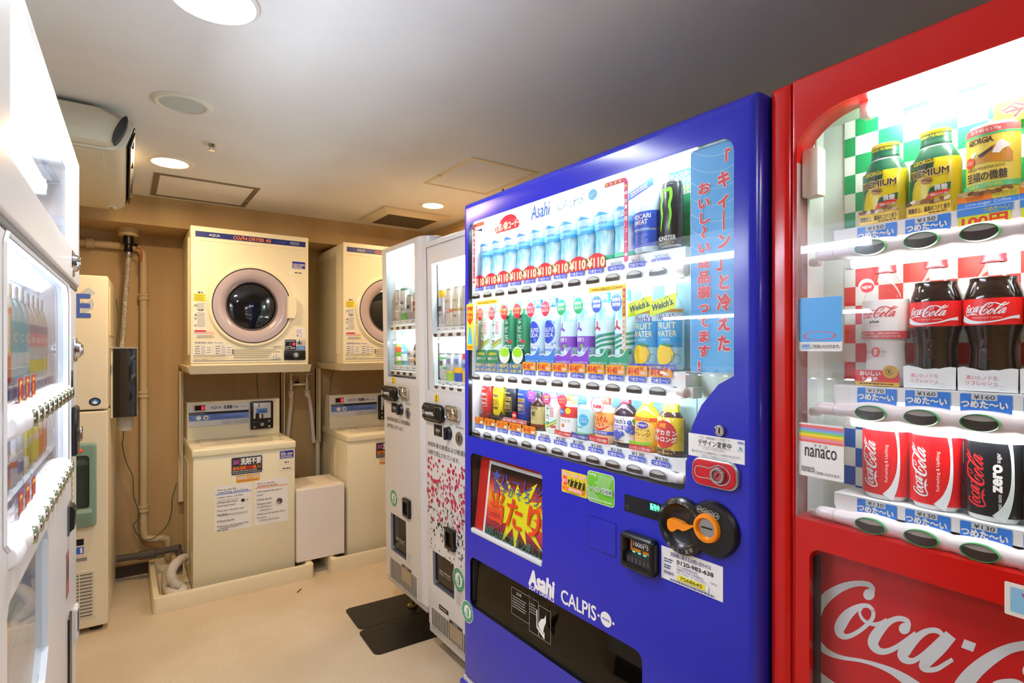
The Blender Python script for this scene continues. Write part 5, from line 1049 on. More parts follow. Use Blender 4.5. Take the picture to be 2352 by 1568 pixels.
# ================================================================ red drinks machine
FR = Frame(.966, .558, -91.3)
REDP = M('#c40a06', .2, 0, 0, .55); REDL = M('#df0a10', .4); CREAMP = M('#efe9e2', .4)
t = thing('vending_machine', 'tall red drinks vending machine at the right edge with large colas', 'vending machine', (FR.x, FR.y, 0), -91.3); rm = t
W_ = 1.15
arc = [(.1435-.1*math.sin(a), 1.6885+.0755*math.cos(a)) for a in [PI/2*k/8 for k in range(9)]]
rwin = [(.0435, 1.062), (1.02, 1.062), (1.02, 1.764)]+arc
b = MB(); b.plate((.0415, .1, W_, 1.83, .004), [rwin, rrect(.0725, .47, .90, 1.0155, .02)], .0015, .05, REDP, .004, back=False)
b.plate((0, .1, .0405, 1.83, .004), [], 0, .05, REDP, .012); b.build('door', t)
b = MB(); b.box(.012, W_, .115, .70, .09, 1.815, M('#8e0806', .3), .006); b.box(.012, .042, .05, .115, .09, 1.815, M('#8e0806', .3)); b.box(1.03, W_, .05, .115, .09, 1.815, M('#8e0806', .3)); b.box(.042, 1.03, .06, .115, 1.772, 1.815, M('#8e0806', .3)); b.box(.042, 1.03, .06, .115, .1, .46, M('#8e0806', .3)); b.build('cabinet', t, None)
b = MB(); b.box(.02, W_, .02, .6, 0, .1, M('#3a0a0a', .5)); b.build('plinth', t, None)
b = MB(); gw_ = M('#e4ece8', .5)
b.box(.0425, .0435, .012, .107, 1.056, 1.765, M('#eef2f0', .5)); b.box(.0425, 1.02, .106, .114, 1.05, 1.77, gw_); b.box(.0425, 1.02, .012, .107, 1.054, 1.061, M('#e3dfd6', .5)); b.box(.0425, 1.02, .03, .107, 1.765, 1.77, gw_); b.box(1.02, 1.03, .012, .107, 1.05, 1.77, gw_); b.build('display_case', t, None)
b = MB(); b.box(.0445, .0735, .028, .056, 1.627, 1.712, M('#f4eee2', .4), .003); b.tube([(.059, .05, 1.71), (.060, .05, 1.76)], .002, M('#dfe5e2', .5), 6); b.build('sensor_box', t)
b = MB(); b.prism(rwin, 'y', .008, .011, GLASS); b.build('window_pane', t, None)
for z, r, y, u0 in ((1.752, .013, .048, .152), (1.4985, .008, .036, .13), (1.236, .008, .036, .13)):
    b = MB(); b.tube([(u0, y, z), (.98, y, z)], r, glow('#eefaf4', TUBE*(1.4 if z > 1.6 else .6)), 12); b.build('fluorescent_tube', t)
    b = MB(); b.box(u0-.016, u0-.001, y-r*.9, y+r*.9, z-r, z+r, M('#e8ece6', .3), .003); b.build('tube_holder', t)
GRN = M('#128a52', .45); BCK = M('#184fa6', .45)
for c_, z0, n in ((GRN, 1.768, 7), (M('#d02a1c', .45), 1.5005, 6), (BCK, 1.2475, 5)):
    f = Flat(); pu, pv = .0372, .0334; f.rect(.082, z0-n*pv, 1.0, z0, M('#eceee8', .5)); ly = f.layer
    for j in range(n):
        for i in range(-1, 24):
            if (i+j) % 2 == 0: f.rect(max(.082, .1005+i*pu), z0-(j+1)*pv, min(1., .1005+(i+1)*pu), z0-j*pv, c_, 0, ly)
    f.build('checkered_sheet', t, .1035, place=lambda c: Vector((c.x, c.y-(.0 if c.x > .1 else 0)+(.09-.1)*0, c.z)))
UR = [.1635+.0695*i for i in range(5)]
PINK = M('#e9dcdf', .25)
for k, (zc, zb) in enumerate(((1.520, 1.5595), (1.2545, 1.2955), (1.074, 1.1118))):
    vt, vb = zc+.0165, zc-.0165; b = MB(); rings = []; u0, u1 = .104, .56; n = 70
    for i in range(n+1):
        u = u0+(u1-u0)*i/n; q = max(max(0., 1-((u-c)/.027)**2/1.8) for c in UR+[UR[-1]+.0695]); h = .0115+.005*q**.8; e = 1 if i else .92
        rings.append([(u, .030-.013*e*math.cos(2*PI*j/18), zc+h*e*math.sin(2*PI*j/18)) for j in range(18)])
    b.loops(rings, PINK); b.build('button_rail', t)
    b = MB(); b.loops([[(u, .030-.0125*e*math.cos(2*PI*j/18), zc+.011*e*math.sin(2*PI*j/18)) for j in range(18)] for u, e in ((.1035, 1), (.085, .98), (.077, .9), (.073, .7), (.071, .35))], PINK); b.build('rail_end_cap', t)
    b = MB(); b.box(.052, .071, .035, .052, zc-.016, zc-.002, M('#e7e5e0', .2), .004); b.build('rail_clip', t)
    for i, c in enumerate(UR):
        b = MB(); b.lathe([(.0205, -.002), (.0218, -.0055), (.0228, -.003), (.0228, 0)], M('#2c8a4a', .3, 0, .25), (c-.0015, .0185, zc), 32, axis='y', ky=.54); bt = b.build('selection_button', t)
        f = Flat(); f.disc(c-.0015, zc, .0208, BTN, .0112, 32); P = [(c-.0015+.0204*math.cos(a), zc+.0108*math.sin(a)) for a in [PI*(.12+.76*q/10) for q in range(11)]]; f.poly(P+[(c-.0015+.017*x, zc+.0042-.002*(1-x*x)) for x in (-1, -.5, 0, .5, 1)], M('#a9a7a0', .2)); f.build('button_lens', bt, .0155)
    b = MB(); b.box(.098, .56, .034, .0995, zb-.022, zb, M('#eef0f0', .4)); b.build('product_shelf', t, None)
    for i, c in enumerate(UR[:4]):
        hot = k == 0 and i == 2
        f = Flat()
        if hot or (k == 0 and i == 3):
            f.rect(c-.031, 1.5345, c+.028, 1.548, M('#d8e22a', .5)); f.text('100円', c-.026, 1.532, c+.024, 1.546, RED, .04); f.rect(c-.032, 1.548, c+.03, 1.5585, M('#3a8ae0', .5)); f.text('つめた〜い', c-.002, 1.550, c+.027, 1.5565, YEL, .01)
        else:
            f.rect(c-.0285, zb-.0285, c+.0295, zb-.002, M('#2f7fe0', .4), .002); f.rect(c-.0155, zb-.0105, c+.0135, zb-.0015, M('#d6dbe0', .5)); f.text('¥'+('150', '170', '130')[k] if i == 0 or k != 1 else '¥160', c-.0125, zb-.009, c+.011, zb-.003, INK, .01); f.text('つめた〜い', c-.027, zb-.0215, c+.025, zb-.0115, PAPER, .05)
        f.build('price_plate', t, .0332)
f = Flat(); f.rect(.1005, 1.533, .135, 1.5565, M('#eeecea', .5)); f.rect(.1005, 1.262, .135, 1.2935, M('#eeecea', .5)); f.rect(.1005, 1.078, .135, 1.109, M('#eeecea', .5)); f.build('shelf_end_plate', t, .0335)
# cards stuck inside the pane
f = Flat(); f.rect(.0505, 1.353, .1237, 1.4455, M('#eee9e6', .4), .003); f.rect(.0510, 1.369, .1233, 1.445, M('#4aa4e6', .4), .003)
f.ring(.0865, 1.3795, .024, .027, M('#e0481e', .5), 32, k=.28); f.rect(.0565, 1.3565, .0705, 1.3655, M('#8ec0ea', .5)); f.text('waon', .058, 1.3605, .069, 1.3640, M('#c04a5a', .5)); f.text('ご利用いただけます。', .073, 1.358, .1205, 1.3645, INK, .01); f.build('payment_card_sticker', t, .0074)
f = Flat(); f.rect(.0514, 1.1365, .1262, 1.2285, M('#f4f2f0', .4), .003)
for k, c_ in enumerate(('#ee6a58', '#b48ac0', '#7ab8ea', '#9ad04a', '#f4e03a', '#f6a83a', '#e890b0', '#ee6a58')): f.rect(.0518, 1.2255-.0037*(k+1), .1258, 1.2255-.0037*k, M(c_, .45), 0, 1)
f.layer = 2; f.text('ナナコ', .0765, 1.1885, .099, 1.1935, INK, 0); f.text('nanaco', .062, 1.171, .115, 1.187, INK, .0); f.text('nanaco', .0565, 1.1445, .0785, 1.153, INK, .0); f.text('ご利用いただけます。', .080, 1.1425, .1215, 1.1475, INK, .01); f.build('payment_card_sticker', t, .0074)
f = Flat(); f.rect(.332, 1.006, .43, 1.0495, M('#efe6df', .4), .002); f.rect(.338, 1.0115, .424, 1.044, M('#8cc4e4', .4)); f.text('WAON', .349, 1.028, .413, 1.039, M('#b03a52', .5), .0); f.ring(.381, 1.022, .026, .0285, M('#c02a3a', .5), 32, k=.22); f.build('payment_sign', t, .0008)
# lower poster bay
b = MB(); b.box(.071, .92, .0405, .046, .46, 1.03, REDL); b.box(.0715, .0728, .012, .041, .465, 1.02, M('#23282a', .5)); b.build('poster_bay', t, None)
f = Flat(); f.rect(.0738, .47, .90, 1.02, M('#d01018', .3)); WH = M('#e8eef2', .4); g = lambda p: FR(1780+p[0]/4.112, 1200+p[1]/4.112, .039)
BIG = [[(868, 690, 84), (905, 662, 62), (917, 620, 46), (870, 582, 50), (760, 577, 56), (630, 612, 76), (500, 692, 98), (425, 790, 86), (398, 900, 62), (384, 1010, 44), (395, 1100, 50), (440, 1180, 62), (520, 1237, 52), (640, 1277, 38), (800, 1302, 34), (950, 1342, 42), (1100, 1402, 62), (1230, 1482, 96), (1330, 1562, 120)],
 [(924, 832, 36), (880, 788, 38), (800, 792, 54), (692, 862, 96), (622, 960, 112), (608, 1038, 82), (660, 1078, 54), (750, 1050, 44), (850, 980, 42), (920, 900, 40), (924, 832, 36)],
 [(822, 810, 20), (798, 838, 26), (806, 880, 26), (840, 925, 30), (900, 956, 34), (980, 958, 44), (1060, 925, 54)],
 [(1210, 1012, 84), (1252, 980, 56), (1244, 928, 48), (1170, 906, 52), (1080, 936, 62), (990, 1012, 98), (932, 1100, 108), (930, 1160, 92), (980, 1212, 66), (1060, 1214, 56), (1150, 1174, 50), (1240, 1112, 48), (1330, 1046, 50)],
 [(1582, 1062, 40), (1530, 1022, 50), (1450, 1022, 56), (1370, 1062, 72), (1284, 1140, 98), (1214, 1230, 118), (1222, 1286, 84), (1290, 1308, 56), (1370, 1268, 48), (1460, 1190, 44), (1570, 1084, 40)],
 [(1658, 1062, 122), (1560, 1182, 124), (1452, 1290, 118), (1404, 1350, 96), (1430, 1388, 56), (1520, 1384, 50), (1610, 1334, 46), (1676, 1292, 40)],
 [(1771, 1140, 84), (1884, 1182, 84)],
 [(2420, 1152, 90), (2230, 1186, 96), (2060, 1270, 126), (1900, 1392, 152), (1790, 1520, 172), (1730, 1640, 172)],
 [(2010, 1560, 24), (2100, 1512, 46), (2250, 1504, 58), (2340, 1544, 60)], [(2400, 1330, 50), (2362, 1400, 56), (2410, 1470, 56)]]
f.strokes(BIG, WH, 7, g)
for bx, by, br in ((886, 678, 54), (1222, 1000, 54)): f.poly([g((bx+br*math.cos(2*PI*k/24), by+br*math.sin(2*PI*k/24))) for k in range(24)], WH, f.layer)
f.layer += 1; f.poly([g(p) for p in ((352, 1350), (450, 1430), (560, 1510), (700, 1640), (330, 1700))], WH, f.layer-1); f.build('logo_poster', t, .0402)
b = MB(); b.box(.073, .90, .013, .0155, .471, 1.0155, glass_mat('poster_acrylic', (.98, .98, .98), 1.35)); b.build('poster_cover', t, None)
f = Flat(); f.rect(-.05, -.016, .16, .0155, M('#f2e21e', .5)); f.text('今だけ100円', -.04, -.010, .12, .012, M('#f4e8d8', .5), .07); f.text('今だけ100円', -.04, -.010, .12, .012, RED, .03); f.map(lambda p: (p[0]+.345, p[1]+1.703)); f.build('offer_sign', t, .0945)

SR = Shop(FR, .7, 'display drinks in the red machine'); WV = .0665
# bottle shaped coffee cans
YG = M('#e6d22a', .3); GD = M('#0e5c40', .3); BR = M('#4a2e1a', .5)
def georgia():
    f = Flat(); f.poly([(-.055, .03), (-.0285, .0), (-.030, .02), (-.029, .04), (-.0235, .054), (-.014, .061), (.004, .068), (.006, .086), (-.055, .086)], GD); f.strokes([[(-.0265, .004, .0012), (-.0285, .02, .0012), (-.027, .038, .0012), (-.02, .054, .0012), (-.012, .06, .0012)]], M('#e8d8a0', .4), 4)
    f.text('GEORGIA', -.024, .0795, .008, .0855, YEL, .03); f.text('THE', -.016, .0715, .0, .0775, BR, .02); f.text('PREMIUM', -.031, .0595, .024, .0705, M('#f4e48a', .5), .07); f.text('PREMIUM', -.0305, .060, .0235, .070, BR, .03)
    f.disc(-.004, .0535, .0075, M('#b07a2a', .35), .0055); f.strokes([[(-.01, .055, .0015), (-.003, .0535, .0022), (.003, .0515, .0012)]], BR, 3)
    f.poly([(-.002, .0325), (.001, .041), (.008, .0435), (.026, .0465), (.025, .034)], GD); f.poly([(-.006, .0215), (-.003, .0285), (.001, .0335), (.0245, .0365), (.023, .031), (.006, .0265)], M('#d8381e', .4)); f.text('微糖', .006, .0355, .021, .0445, PAPER, .02); f.text('最高のコクと香り', .0015, .0275, .022, .032, PAPER, .01); f.text('ザ・プレミアム', .010, .0565, .024, .0588, BR)
    f.text('コーヒー', -.012, .0155, .006, .0195, BR); f.ring(.0185, .0235, .003, .0035, M('#4a9a5a', .4), 16); return f
GP = [(0, 0), (.031, 0), (.033, .003), (.033, .078), (.0315, .086, YG), (.0215, .106, GD), (.0195, .109, M('#cfd6da', .3)), (.0185, .114, M('#cfd6da', .3))]
for i in (0, 1):
    f = Flat(); f.rect(-.0305, 0, .0295, .0185, M('#caa24a', .4), .001); f.rect(-.0285, .0015, .0275, .0172, M('#f4cf3a', .4)); f.text('微糖史上、最高のコクと香り', -.027, .0055, .026, .0135, BR, .02); lines(f, .0, .026, .002, .0045, 1, BR, .0018, 121+i)
    random.seed(40+i)
    for k in range(9): f.disc(-.026+.0062*k, .0205+random.uniform(-.002, .003), .0045, M(random.choice(('#8a5a2a', '#6b4420', '#caa878', '#f0e4cc')), .4), .0028, 12, random.uniform(-.6, .6))
    t_ = SR.bottle('green and gold coffee can, %s on the red machine top shelf' % ('leftmost' if i == 0 else 'second from the left'), UR[i], WV, 1.5610, .033, .132, YG, GD, georgia(), prof=GP, capR=.60, extra=[('foot_card', f, -.0255)])
    b = MB(); b.lathe([(.0204, .1265), (.0204, .1315), (.019, .1328), (0, .1328)], M('#d8c02a', .3), seg=20, ky=.7); b.build('cap_top', t_)
    f = Flat(); f.text('GEORGIA THE PREMIUM', -.018, .1205, .018, .125, YEL, .02); f.build('cap_lettering', t_, wrap=(0, 0, .0209, .7))
f = Flat(); f.rect(-.045, .0, .045, .100, M('#f2dc5a', .4)); f.rect(-.045, .100, .045, .1035, M('#5ab87a', .4)); f.text('GEORGIA.', -.026, .0905, .006, .0985, BR, .03); f.poly([(-.026, .062), (-.012, .072), (.004, .084), (.016, .086), (.028, .072), (.028, .058), (.0, .062)], M('#c88a2a', .4)); f.poly([(.004, .074), (.010, .088), (.014, .091), (.026, .081), (.016, .077), (.012, .072)], PAPER); f.poly([(-.024, .068), (-.02, .079), (-.012, .08), (-.018, .072)], PAPER); f.poly([(-.012, .074), (.006, .083), (.004, .078), (-.008, .070)], M('#3a3a3a', .4)); f.disc(-.023, .066, .0075, M('#e04a2a', .4)); f.text('香り進化', -.028, .063, -.018, .069, PAPER)
f.text('EMERALD MOUNTAIN BLEND', -.026, .0525, .018, .0565, BR, .01); f.text('至福の微糖', -.026, .036, .02, .0495, INK, .02); f.rect(-.045, .0255, .045, .033, M('#62c88a', .4)); f.text('高級豆・牛乳100%', -.022, .027, .014, .0315, YEL, .01); f.text('コーヒー', -.012, .012, .006, .017, BR)
h_ = Flat(); h_.rect(-.0345, .0, .0345, .008, M('#2a78d0', .4)); h_.text('Low-sugar Coffee', -.024, .0012, .026, .0068, M('#cfe0f6', .5), .01); h_.rect(-.0345, .008, .006, .0165, ORG); h_.rect(.006, .008, .0345, .0165, M('#d8cc3a', .4)); h_.text('微糖咖啡', -.024, .0095, -.004, .015, M('#b86a1a', .5)); h_.text('커피 적은 설탕', .0075, .0095, .032, .015, M('#a89a2a', .5))
random.seed(5)
for k in range(10): h_.disc(-.03+.0062*k, .0185+random.uniform(-.001, .003), .0045, M(random.choice(('#8a5a2a', '#6b4420', '#caa878')), .4), .0028, 12, random.uniform(-.6, .6))
def cup170(i, label):
    t_ = SR.can(label, UR[i], WV, 1.5610, .0305, .1185, M('#f0dc62', .35), None, PAPER); f.build('label', t_, wrap=(0, 0, .0305, .7))
    g_ = Flat(); g_.rect(-.045, .1035, .045, .113, M('#e05a5a', .4)); g_.text('お手軽な170g', -.022, .105, .014, .1115, PAPER, .02); g_.build('rim_band', t_, wrap=(0, 0, .0307, .7)); h_.build('foot_card', t_, -.0255)
cup170(2, 'yellow coffee can with a mountain picture, third on the red machine top shelf'); cup170(3, 'yellow coffee can cut off by the photo edge, red machine top shelf')
# colas
COLA = M('#1c0a08', .08, 0, 0, .7, 1, .3); CLB = glass_mat('clear_bottle', (.97, .97, .97), 1.4)
CP = [(0, 0), (.027, 0), (.030, .004), (.030, .02), (.0275, .05), (.0275, .062), (.031, .082), (.0335, .09), (.034, .093), (.034, .134), (.033, .140), (.0285, .155), (.0195, .172), (.0145, .182), (.013, .186), (.013, .190)]
for i in (1, 2, 3):
    f = Flat(); f.rect(-.055, .0945, .055, .1325, M('#e0161c', .35)); coca(f, -.0305, .1085, .055, WH, 0, 4); f.text('Refreshing & Uplifting', -.018, .1035, .016, .1065, M('#f6c8c0', .5), .0)
    f.strokes([[(-.036, .106, .009), (-.03, .1025, .008), (-.018, .099, .005), (-.004, .0985, .0025), (.012, .1005, .0018), (.026, .1045, .003), (.038, .1055, .0055)]], WH, 4)
    sn = Flat(); random.seed(60); P = [(-.0335, 0), (.0335, 0), (.034, .033)]+[(.034-.0068*k, .036-.006*math.sin(PI*k/10)+random.uniform(-.0012, .0012)) for k in range(1, 10)]+[(-.034, .033)]
    sn.poly(P, M('#f4f8fb', .5)); sn.text('渇いたノドを', -.024, .0165, .012, .0225, M('#e0566a', .5)); sn.text('リフレッシュ', -.024, .0085, .012, .0145, M('#e0566a', .5))
    for k in range(8): u = random.uniform(-.03, .026); z = random.uniform(.003, .03); sn.strokes([[(u, z, .0006), (u+.003, z+.001, .0009), (u+.007, z-.0005, .0004)]], M('#c4dcea', .5), 2)
    tb = SR.bottle(('dark cola bottle, %s the white labelled bottle' % ('right beside', 'second right of', 'cut by the photo edge, third right of')[i-1]), UR[i], WV, 1.2970, .034, .2055, CLB, M('#d8202a', .3), f, prof=CP, capR=.44, extra=[('ice_card', sn, -.0262)], liquid=(COLA, .163), seg=32)
    e_ = Flat(); coca(e_, .006, .045, .032, M('#4a1810', .2), 90, 3); e_.build('embossed_lettering', tb, wrap=(0, 0, .0285, .7))
f = Flat(); f.rect(-.055, .088, .055, .140, M('#f6eeee', .35)); coca(f, -.0305, .1105, .058, M('#d8202a', .4), 0, 4); f.text('plus', -.014, .1015, .0, .107, INK, .04); f.text('コカ・コーラ プラス', -.016, .0965, .002, .0995, M('#d85a6a', .5)); f.rect(-.055, .077, .055, .089, M('#d8202a', .4)); f.text('食事から摂取した脂肪の吸収を抑えて、', -.026, .0835, .030, .0875, PAPER, .01); f.text('食後の血中中性脂肪の上昇をおだやかにする', -.026, .0785, .030, .0825, PAPER, .01); f.disc(-.029, .083, .004, M('#c8a050', .4), .0055)
f.text('0', -.010, .047, .002, .063, M('#d8202a', .4), .01); f.text('カロリー', -.018, .0535, -.002, .0575, INK); f.text('ゼロ', .003, .0535, .011, .0575, INK)
g_ = Flat(); g_.rect(-.0345, 0, .030, .0255, M('#d8202a', .4)); g_.rect(-.0345, 0, .030, .0065, M('#d8a828', .35)); lines(g_, -.028, .022, .002, .0045, 1, BR, .002, 131, 0); g_.text('おいしい', -.027, .0165, .0035, .0235, PAPER, .05); g_.text('トクホ', -.023, .0085, -.0005, .0148, PAPER, .05); g_.disc(.018, .0235, .0115, M('#c89a3a', .3), .0105); g_.ring(.016, .0235, .0044, .005, INK, 20); g_.poly([(.014, .0205), (.0152, .0235), (.014, .0262), (.016, .0252), (.018, .027), (.0168, .0235), (.018, .0205), (.016, .0225)], INK)
tb = SR.bottle('white labelled cola bottle, leftmost of the red machine tall bottles', UR[0], WV, 1.2970, .034, .2055, M('#f3efee', .15), M('#d8202a', .3), f, prof=CP[:-6]+[(.0335, .138), (.0285, .155, CLB), (.0195, .172, CLB), (.0145, .182, CLB), (.013, .186, CLB), (.013, .190, CLB)], capR=.44, extra=[('foot_card', g_, -.0262)], seg=32)
f = Flat(); f.disc(-.024, .165, .0125, M('#f0c8c8', .4)); f.disc(-.0225, .163, .0105, M('#d8202a', .4), .0085); f.text('NEW', -.030, .1605, -.0155, .1655, PAPER, .02); f.build('new_tag', tb, -.012)
# short cans
LW = M('#f4f6f6', .4)
def colacan(i, label, body, ink, zero=False):
    f = Flat(); f.rect(-.055, .008, .055, .112, body); coca(f, -.0025, .019, .080, ink, 90, 4)
    if zero: f.text('zero', .0065, .044, .0155, .082, PAPER, .05, rot=90); f.text('great taste', .0115, .0155, .0165, .041, PAPER, .0, rot=90); f.text('sugar', .0105, .085, .0155, .099, PAPER, .0, rot=90)
    else: f.text('Refreshing & Uplifting', .008, .030, .0135, .090, M('#f8d8d4', .5), .0, rot=90)
    f.strokes([[(.012, .006, .016), (.0205, .022, .0105), (.0265, .045, .006), (.028, .07, .004), (.027, .095, .004), (.0245, .113, .005)]], M('#cfd8d8', .4) if zero else WH, 5)
    return SR.can(label, UR[i], WV, 1.1125, .0335, .118, LW, f, LW)
t1 = colacan(0, 'red cola can, leftmost on the red machine lowest shelf', M('#d81820', .3), WH); colacan(1, 'red cola can just left of the black can, red machine lowest shelf', M('#d81820', .3), WH); colacan(2, 'black cola can with red script on the red machine lowest shelf', M('#1a1c22', .25), M('#e02028', .4), True); colacan(3, 'cola can cut by the photo edge, red machine lowest shelf', M('#1a1c22', .25), M('#e02028', .4), True)
# ================================================================ white machine on the left, seen along its front
FL = Frame(-.119, .75, 89)
t = thing('vending_machine', 'white drinks vending machine cut by the left edge, lit panel above its window', 'vending machine', (FL.x, FL.y, 0), 89)
WG = M('#dcd6d0', .28, 0, 0, .5); WGD = M('#a8a8a6', .4)
b = MB(); b.plate((0, 1.513, 1.062, 1.83, .004), [rrect(.130, 1.586, 1.006, 1.803, .012)], -.006, .05, WG, .006, M('#f4f6f8', .4), back=False); b.build('upper_door', t)
lw = [(.19, 1.098), (.855, 1.098), (.862, 1.11)]+[(.862-.045+.045*math.cos(a), 1.455+.04*math.sin(a)) for a in [PI/2*k/5 for k in range(6)]]+[(.15, 1.495), (.132, 1.48), (.132, 1.13)]
p3 = [(.155, .79), (.485, .79), (.527, .83), (.529, 1.02), (.500, 1.044), (.165, 1.044), (.152, 1.03)]
b = MB(); b.plate((0, .1, 1.058, 1.503, .004), [lw, p3], 0, .05, WG, .005, M('#eef2f6', .4), back=False); b.build('lower_door', t)
b = MB(); b.box(.004, 1.054, .09, .72, .09, 1.822, WGD, .004); b.box(.004, .1, .05, .09, .09, 1.822, WGD); b.box(1.02, 1.054, .05, .09, .09, 1.822, WGD); b.box(.55, 1.03, .056, .09, .1, 1.08, WGD); b.box(.88, 1.03, .052, .09, 1.05, 1.50, WGD); b.box(.1, 1.03, .05, .09, 1.500, 1.56, WGD); b.box(.1, 1.03, .052, .09, 1.81, 1.822, WGD); b.box(.1, 1.03, .06, .09, .1, .77, WGD); b.build('cabinet', t, None)
b = MB(); b.box(.004, 1.056, -.002, .052, 1.502, 1.514, M('#6c6a68', .4), .003); b.build('door_gasket', t)
b = MB(); b.box(.03, 1.03, .03, .6, 0, .1, M('#4a4844', .5)); b.build('plinth', t, None)
b = MB(); b.box(.12, 1.012, .084, .0895, 1.565, 1.81, M('#f3f7fb', .6)); b.box(.12, 1.012, .05, .084, 1.57, 1.584, M('#e8f0f8', .5)); b.box(.12, 1.012, .05, .084, 1.805, 1.809, M('#eef2f8', .5)); b.box(.12, .13, .05, .084, 1.584, 1.805, M('#eef4fa', .5)); b.box(1.007, 1.014, .05, .084, 1.584, 1.805, M('#eef4fa', .5))
b.prism([(.05, 1.584), (.084, 1.65), (.084, 1.584)], 'x', .14, .99, M('#dfeaf6', .5)); b.build('upper_case', t, None)
b = MB(); b.tube([(.16, .058, 1.735), (.93, .058, 1.735)], .014, glow('#e4eeff', TUBE*1.7), 12); b.build('fluorescent_tube', t)
for u in (.145, .945):
    b = MB(); b.box(u-.014, u+.014, .045, .084, 1.715, 1.755, M('#e2eaf2', .3), .004); b.build('tube_holder', t)
b = MB(); b.box(.128, 1.008, .006, .009, 1.584, 1.805, GLASS); b.build('upper_pane', t, None)
b = MB(); b.box(.12, .875, .078, .0895, 1.09, 1.499, M('#e9f3fa', .6)); b.box(.122, .131, .05, .078, 1.095, 1.497, M('#e6eef6', .5)); b.box(.863, .87, .05, .078, 1.095, 1.497, M('#e6eef6', .5)); b.box(.13, .865, .05, .078, 1.49, 1.497, M('#eef2f8', .5)); b.build('display_case', t, None)
for z in (1.487, 1.247):
    b = MB(); b.tube([(.15, .045 if z > 1.3 else .022, z), (.83, .045 if z > 1.3 else .022, z)], .007 if z > 1.3 else .005, glow('#e4eeff', TUBE*1.0), 10); b.build('fluorescent_tube', t)
b = MB(); b.prism(lw, 'y', .0095, .0125, GLASS); b.build('lower_pane', t, None)
b = MB(); b.loops([[(x, y, z) for x, z in [((p[0]-.4)*k+.4, (p[1]-1.3)*k+1.3) for p in lw]] for k, y in ((1.0, -.002), (1.022, -.004), (1.03, -.001))], M('#f2f2f4', .3), False, False); b.build('window_trim', t)
UL = [.2495+.0580*i for i in range(10)]
for zc, zs in ((1.262, 1.300), (1.102, 1.1385)):
    b = MB(); rings = []; n = 90; u0, u1 = .185, .805
    for i in range(n+1):
        u = u0+(u1-u0)*i/n; q = max(max(0., 1-((u-c)/.026)**2) for c in UL)**.5; e = 1 if 0 < i < n else .7
        rings.append([(u, .006-(.014+.008*q)*e*math.cos(2*PI*j/16), zc+(.013+.008*q)*e*math.sin(2*PI*j/16)) for j in range(16)])
    b.loops(rings, M('#f6f0ea', .25)); b.build('button_rail', t)
    b = MB(); b.loops([[(u, .004-.018*e*math.cos(2*PI*j/16), zc+.02*e*math.sin(2*PI*j/16)) for j in range(16)] for u, e in ((.19, 1), (.165, .95), (.155, .7), (.152, .3))], M('#f4f2f0', .25)); b.build('rail_end_cap', t)
    for c in UL:
        b = MB(); b.lathe([(0, -.0168), (.008, -.0171), (.0115, -.0164), (.013, -.0135), (.013, -.008)], M('#a7b49c', .12, .9), (c, 0, zc), 22, axis='y', ky=.95); b.build('selection_button', t)
    b = MB(); b.box(.135, .86, .022, .077, zs-.022, zs, M('#e8f0f6', .4)); b.build('product_shelf', t, None)
    for k in range(10):
        f = Flat(); f.rect(UL[k]-.024, zs-.017, UL[k]+.024, zs-.003, M('#5f9fe6', .5), .002); f.text('つめた〜い', UL[k]-.02, zs-.0135, UL[k]+.02, zs-.0065, PAPER, .03); f.build('price_plate', t, .0212)
for i, s, z in ((1, '140', 1.272), (2, '130', 1.272), (3, '130', 1.272), (1, '100', 1.108), (2, '100', 1.108), (3, '100', 1.108)):
    f = Flat(); c = UL[i]-.004; f.rect(c-.019, z+.004, c+.019, z+.044, M('#b3221c', .5), .002); f.disc(c, z+.024, .0165, M('#f2cc3a', .5)); f.text(s, c-.016, z+.013, c+.016, z+.035, M('#b3221c', .5), .05); f.build('price_tag', t, .0075)
b = MB(); b.prism(p3, 'y', .03, .034, M('#eaf2f4', .4)); b.build('picture_backing', t, None)
f = Flat(); PE = M('#f0b49a', .5); PE2 = M('#e89a7e', .5); f.rect(.156, .792, .526, 1.042, M('#dcebee', .4)); f.poly([(.17, .792), (.37, .792), (.36, .9), (.33, .99), (.29, 1.04), (.23, 1.02), (.2, .96), (.18, .88)], PE); f.poly([(.2, .94), (.31, .97), (.36, .955), (.40, .93), (.37, .905), (.3, .9), (.22, .89)], M('#f4cdb8', .5)); f.poly([(.17, .792), (.24, .792), (.215, .86), (.2, .9), (.18, .88)], PE2); f.strokes([[(.17, .865, .002), (.3, .885, .002), (.5, .905, .002)]], INK2, 3); f.build('hand_picture', t, .0295)
b = MB(); b.prism(p3, 'y', .009, .012, GLASS); b.build('picture_pane', t, None)
def lock(u, z, nm):
    b = MB(); b.box(u-.018, u+.03, -.008, .002, z-.03, z+.03, CHROME, .004, 3); b.lathe([(0, -.021), (.012, -.021), (.014, -.018), (.019, -.015), (.021, -.007)], CHROME, (u, 0, z), 22, axis='y'); b.build(nm, t)
lock(.885, 1.555, 'door_lock')
lock(.952, 1.354, 'door_lock')
b = MB(); b.box(.905, .94, -.003, .002, 1.262, 1.305, M('#1b1a1a', .2), .002); b.build('card_reader', t)
b = MB(); b.box(.93, .99, -.012, .002, 1.098, 1.218, M('#24211f', .15), .008, 3); b.box(.955, .99, -.018, -.01, 1.13, 1.165, CHROME, .003); b.build('bill_slot', t)
b = MB(); b.box(.838, .90, -.004, .002, .934, 1.004, M('#5d5a58', .3), .003); b.prism([(-.002, .94), (-.012, .95), (-.014, .99), (-.008, 1.0), (-.002, 1.0)], 'x', .842, .885, BLACK); b.build('coin_return', t, None)
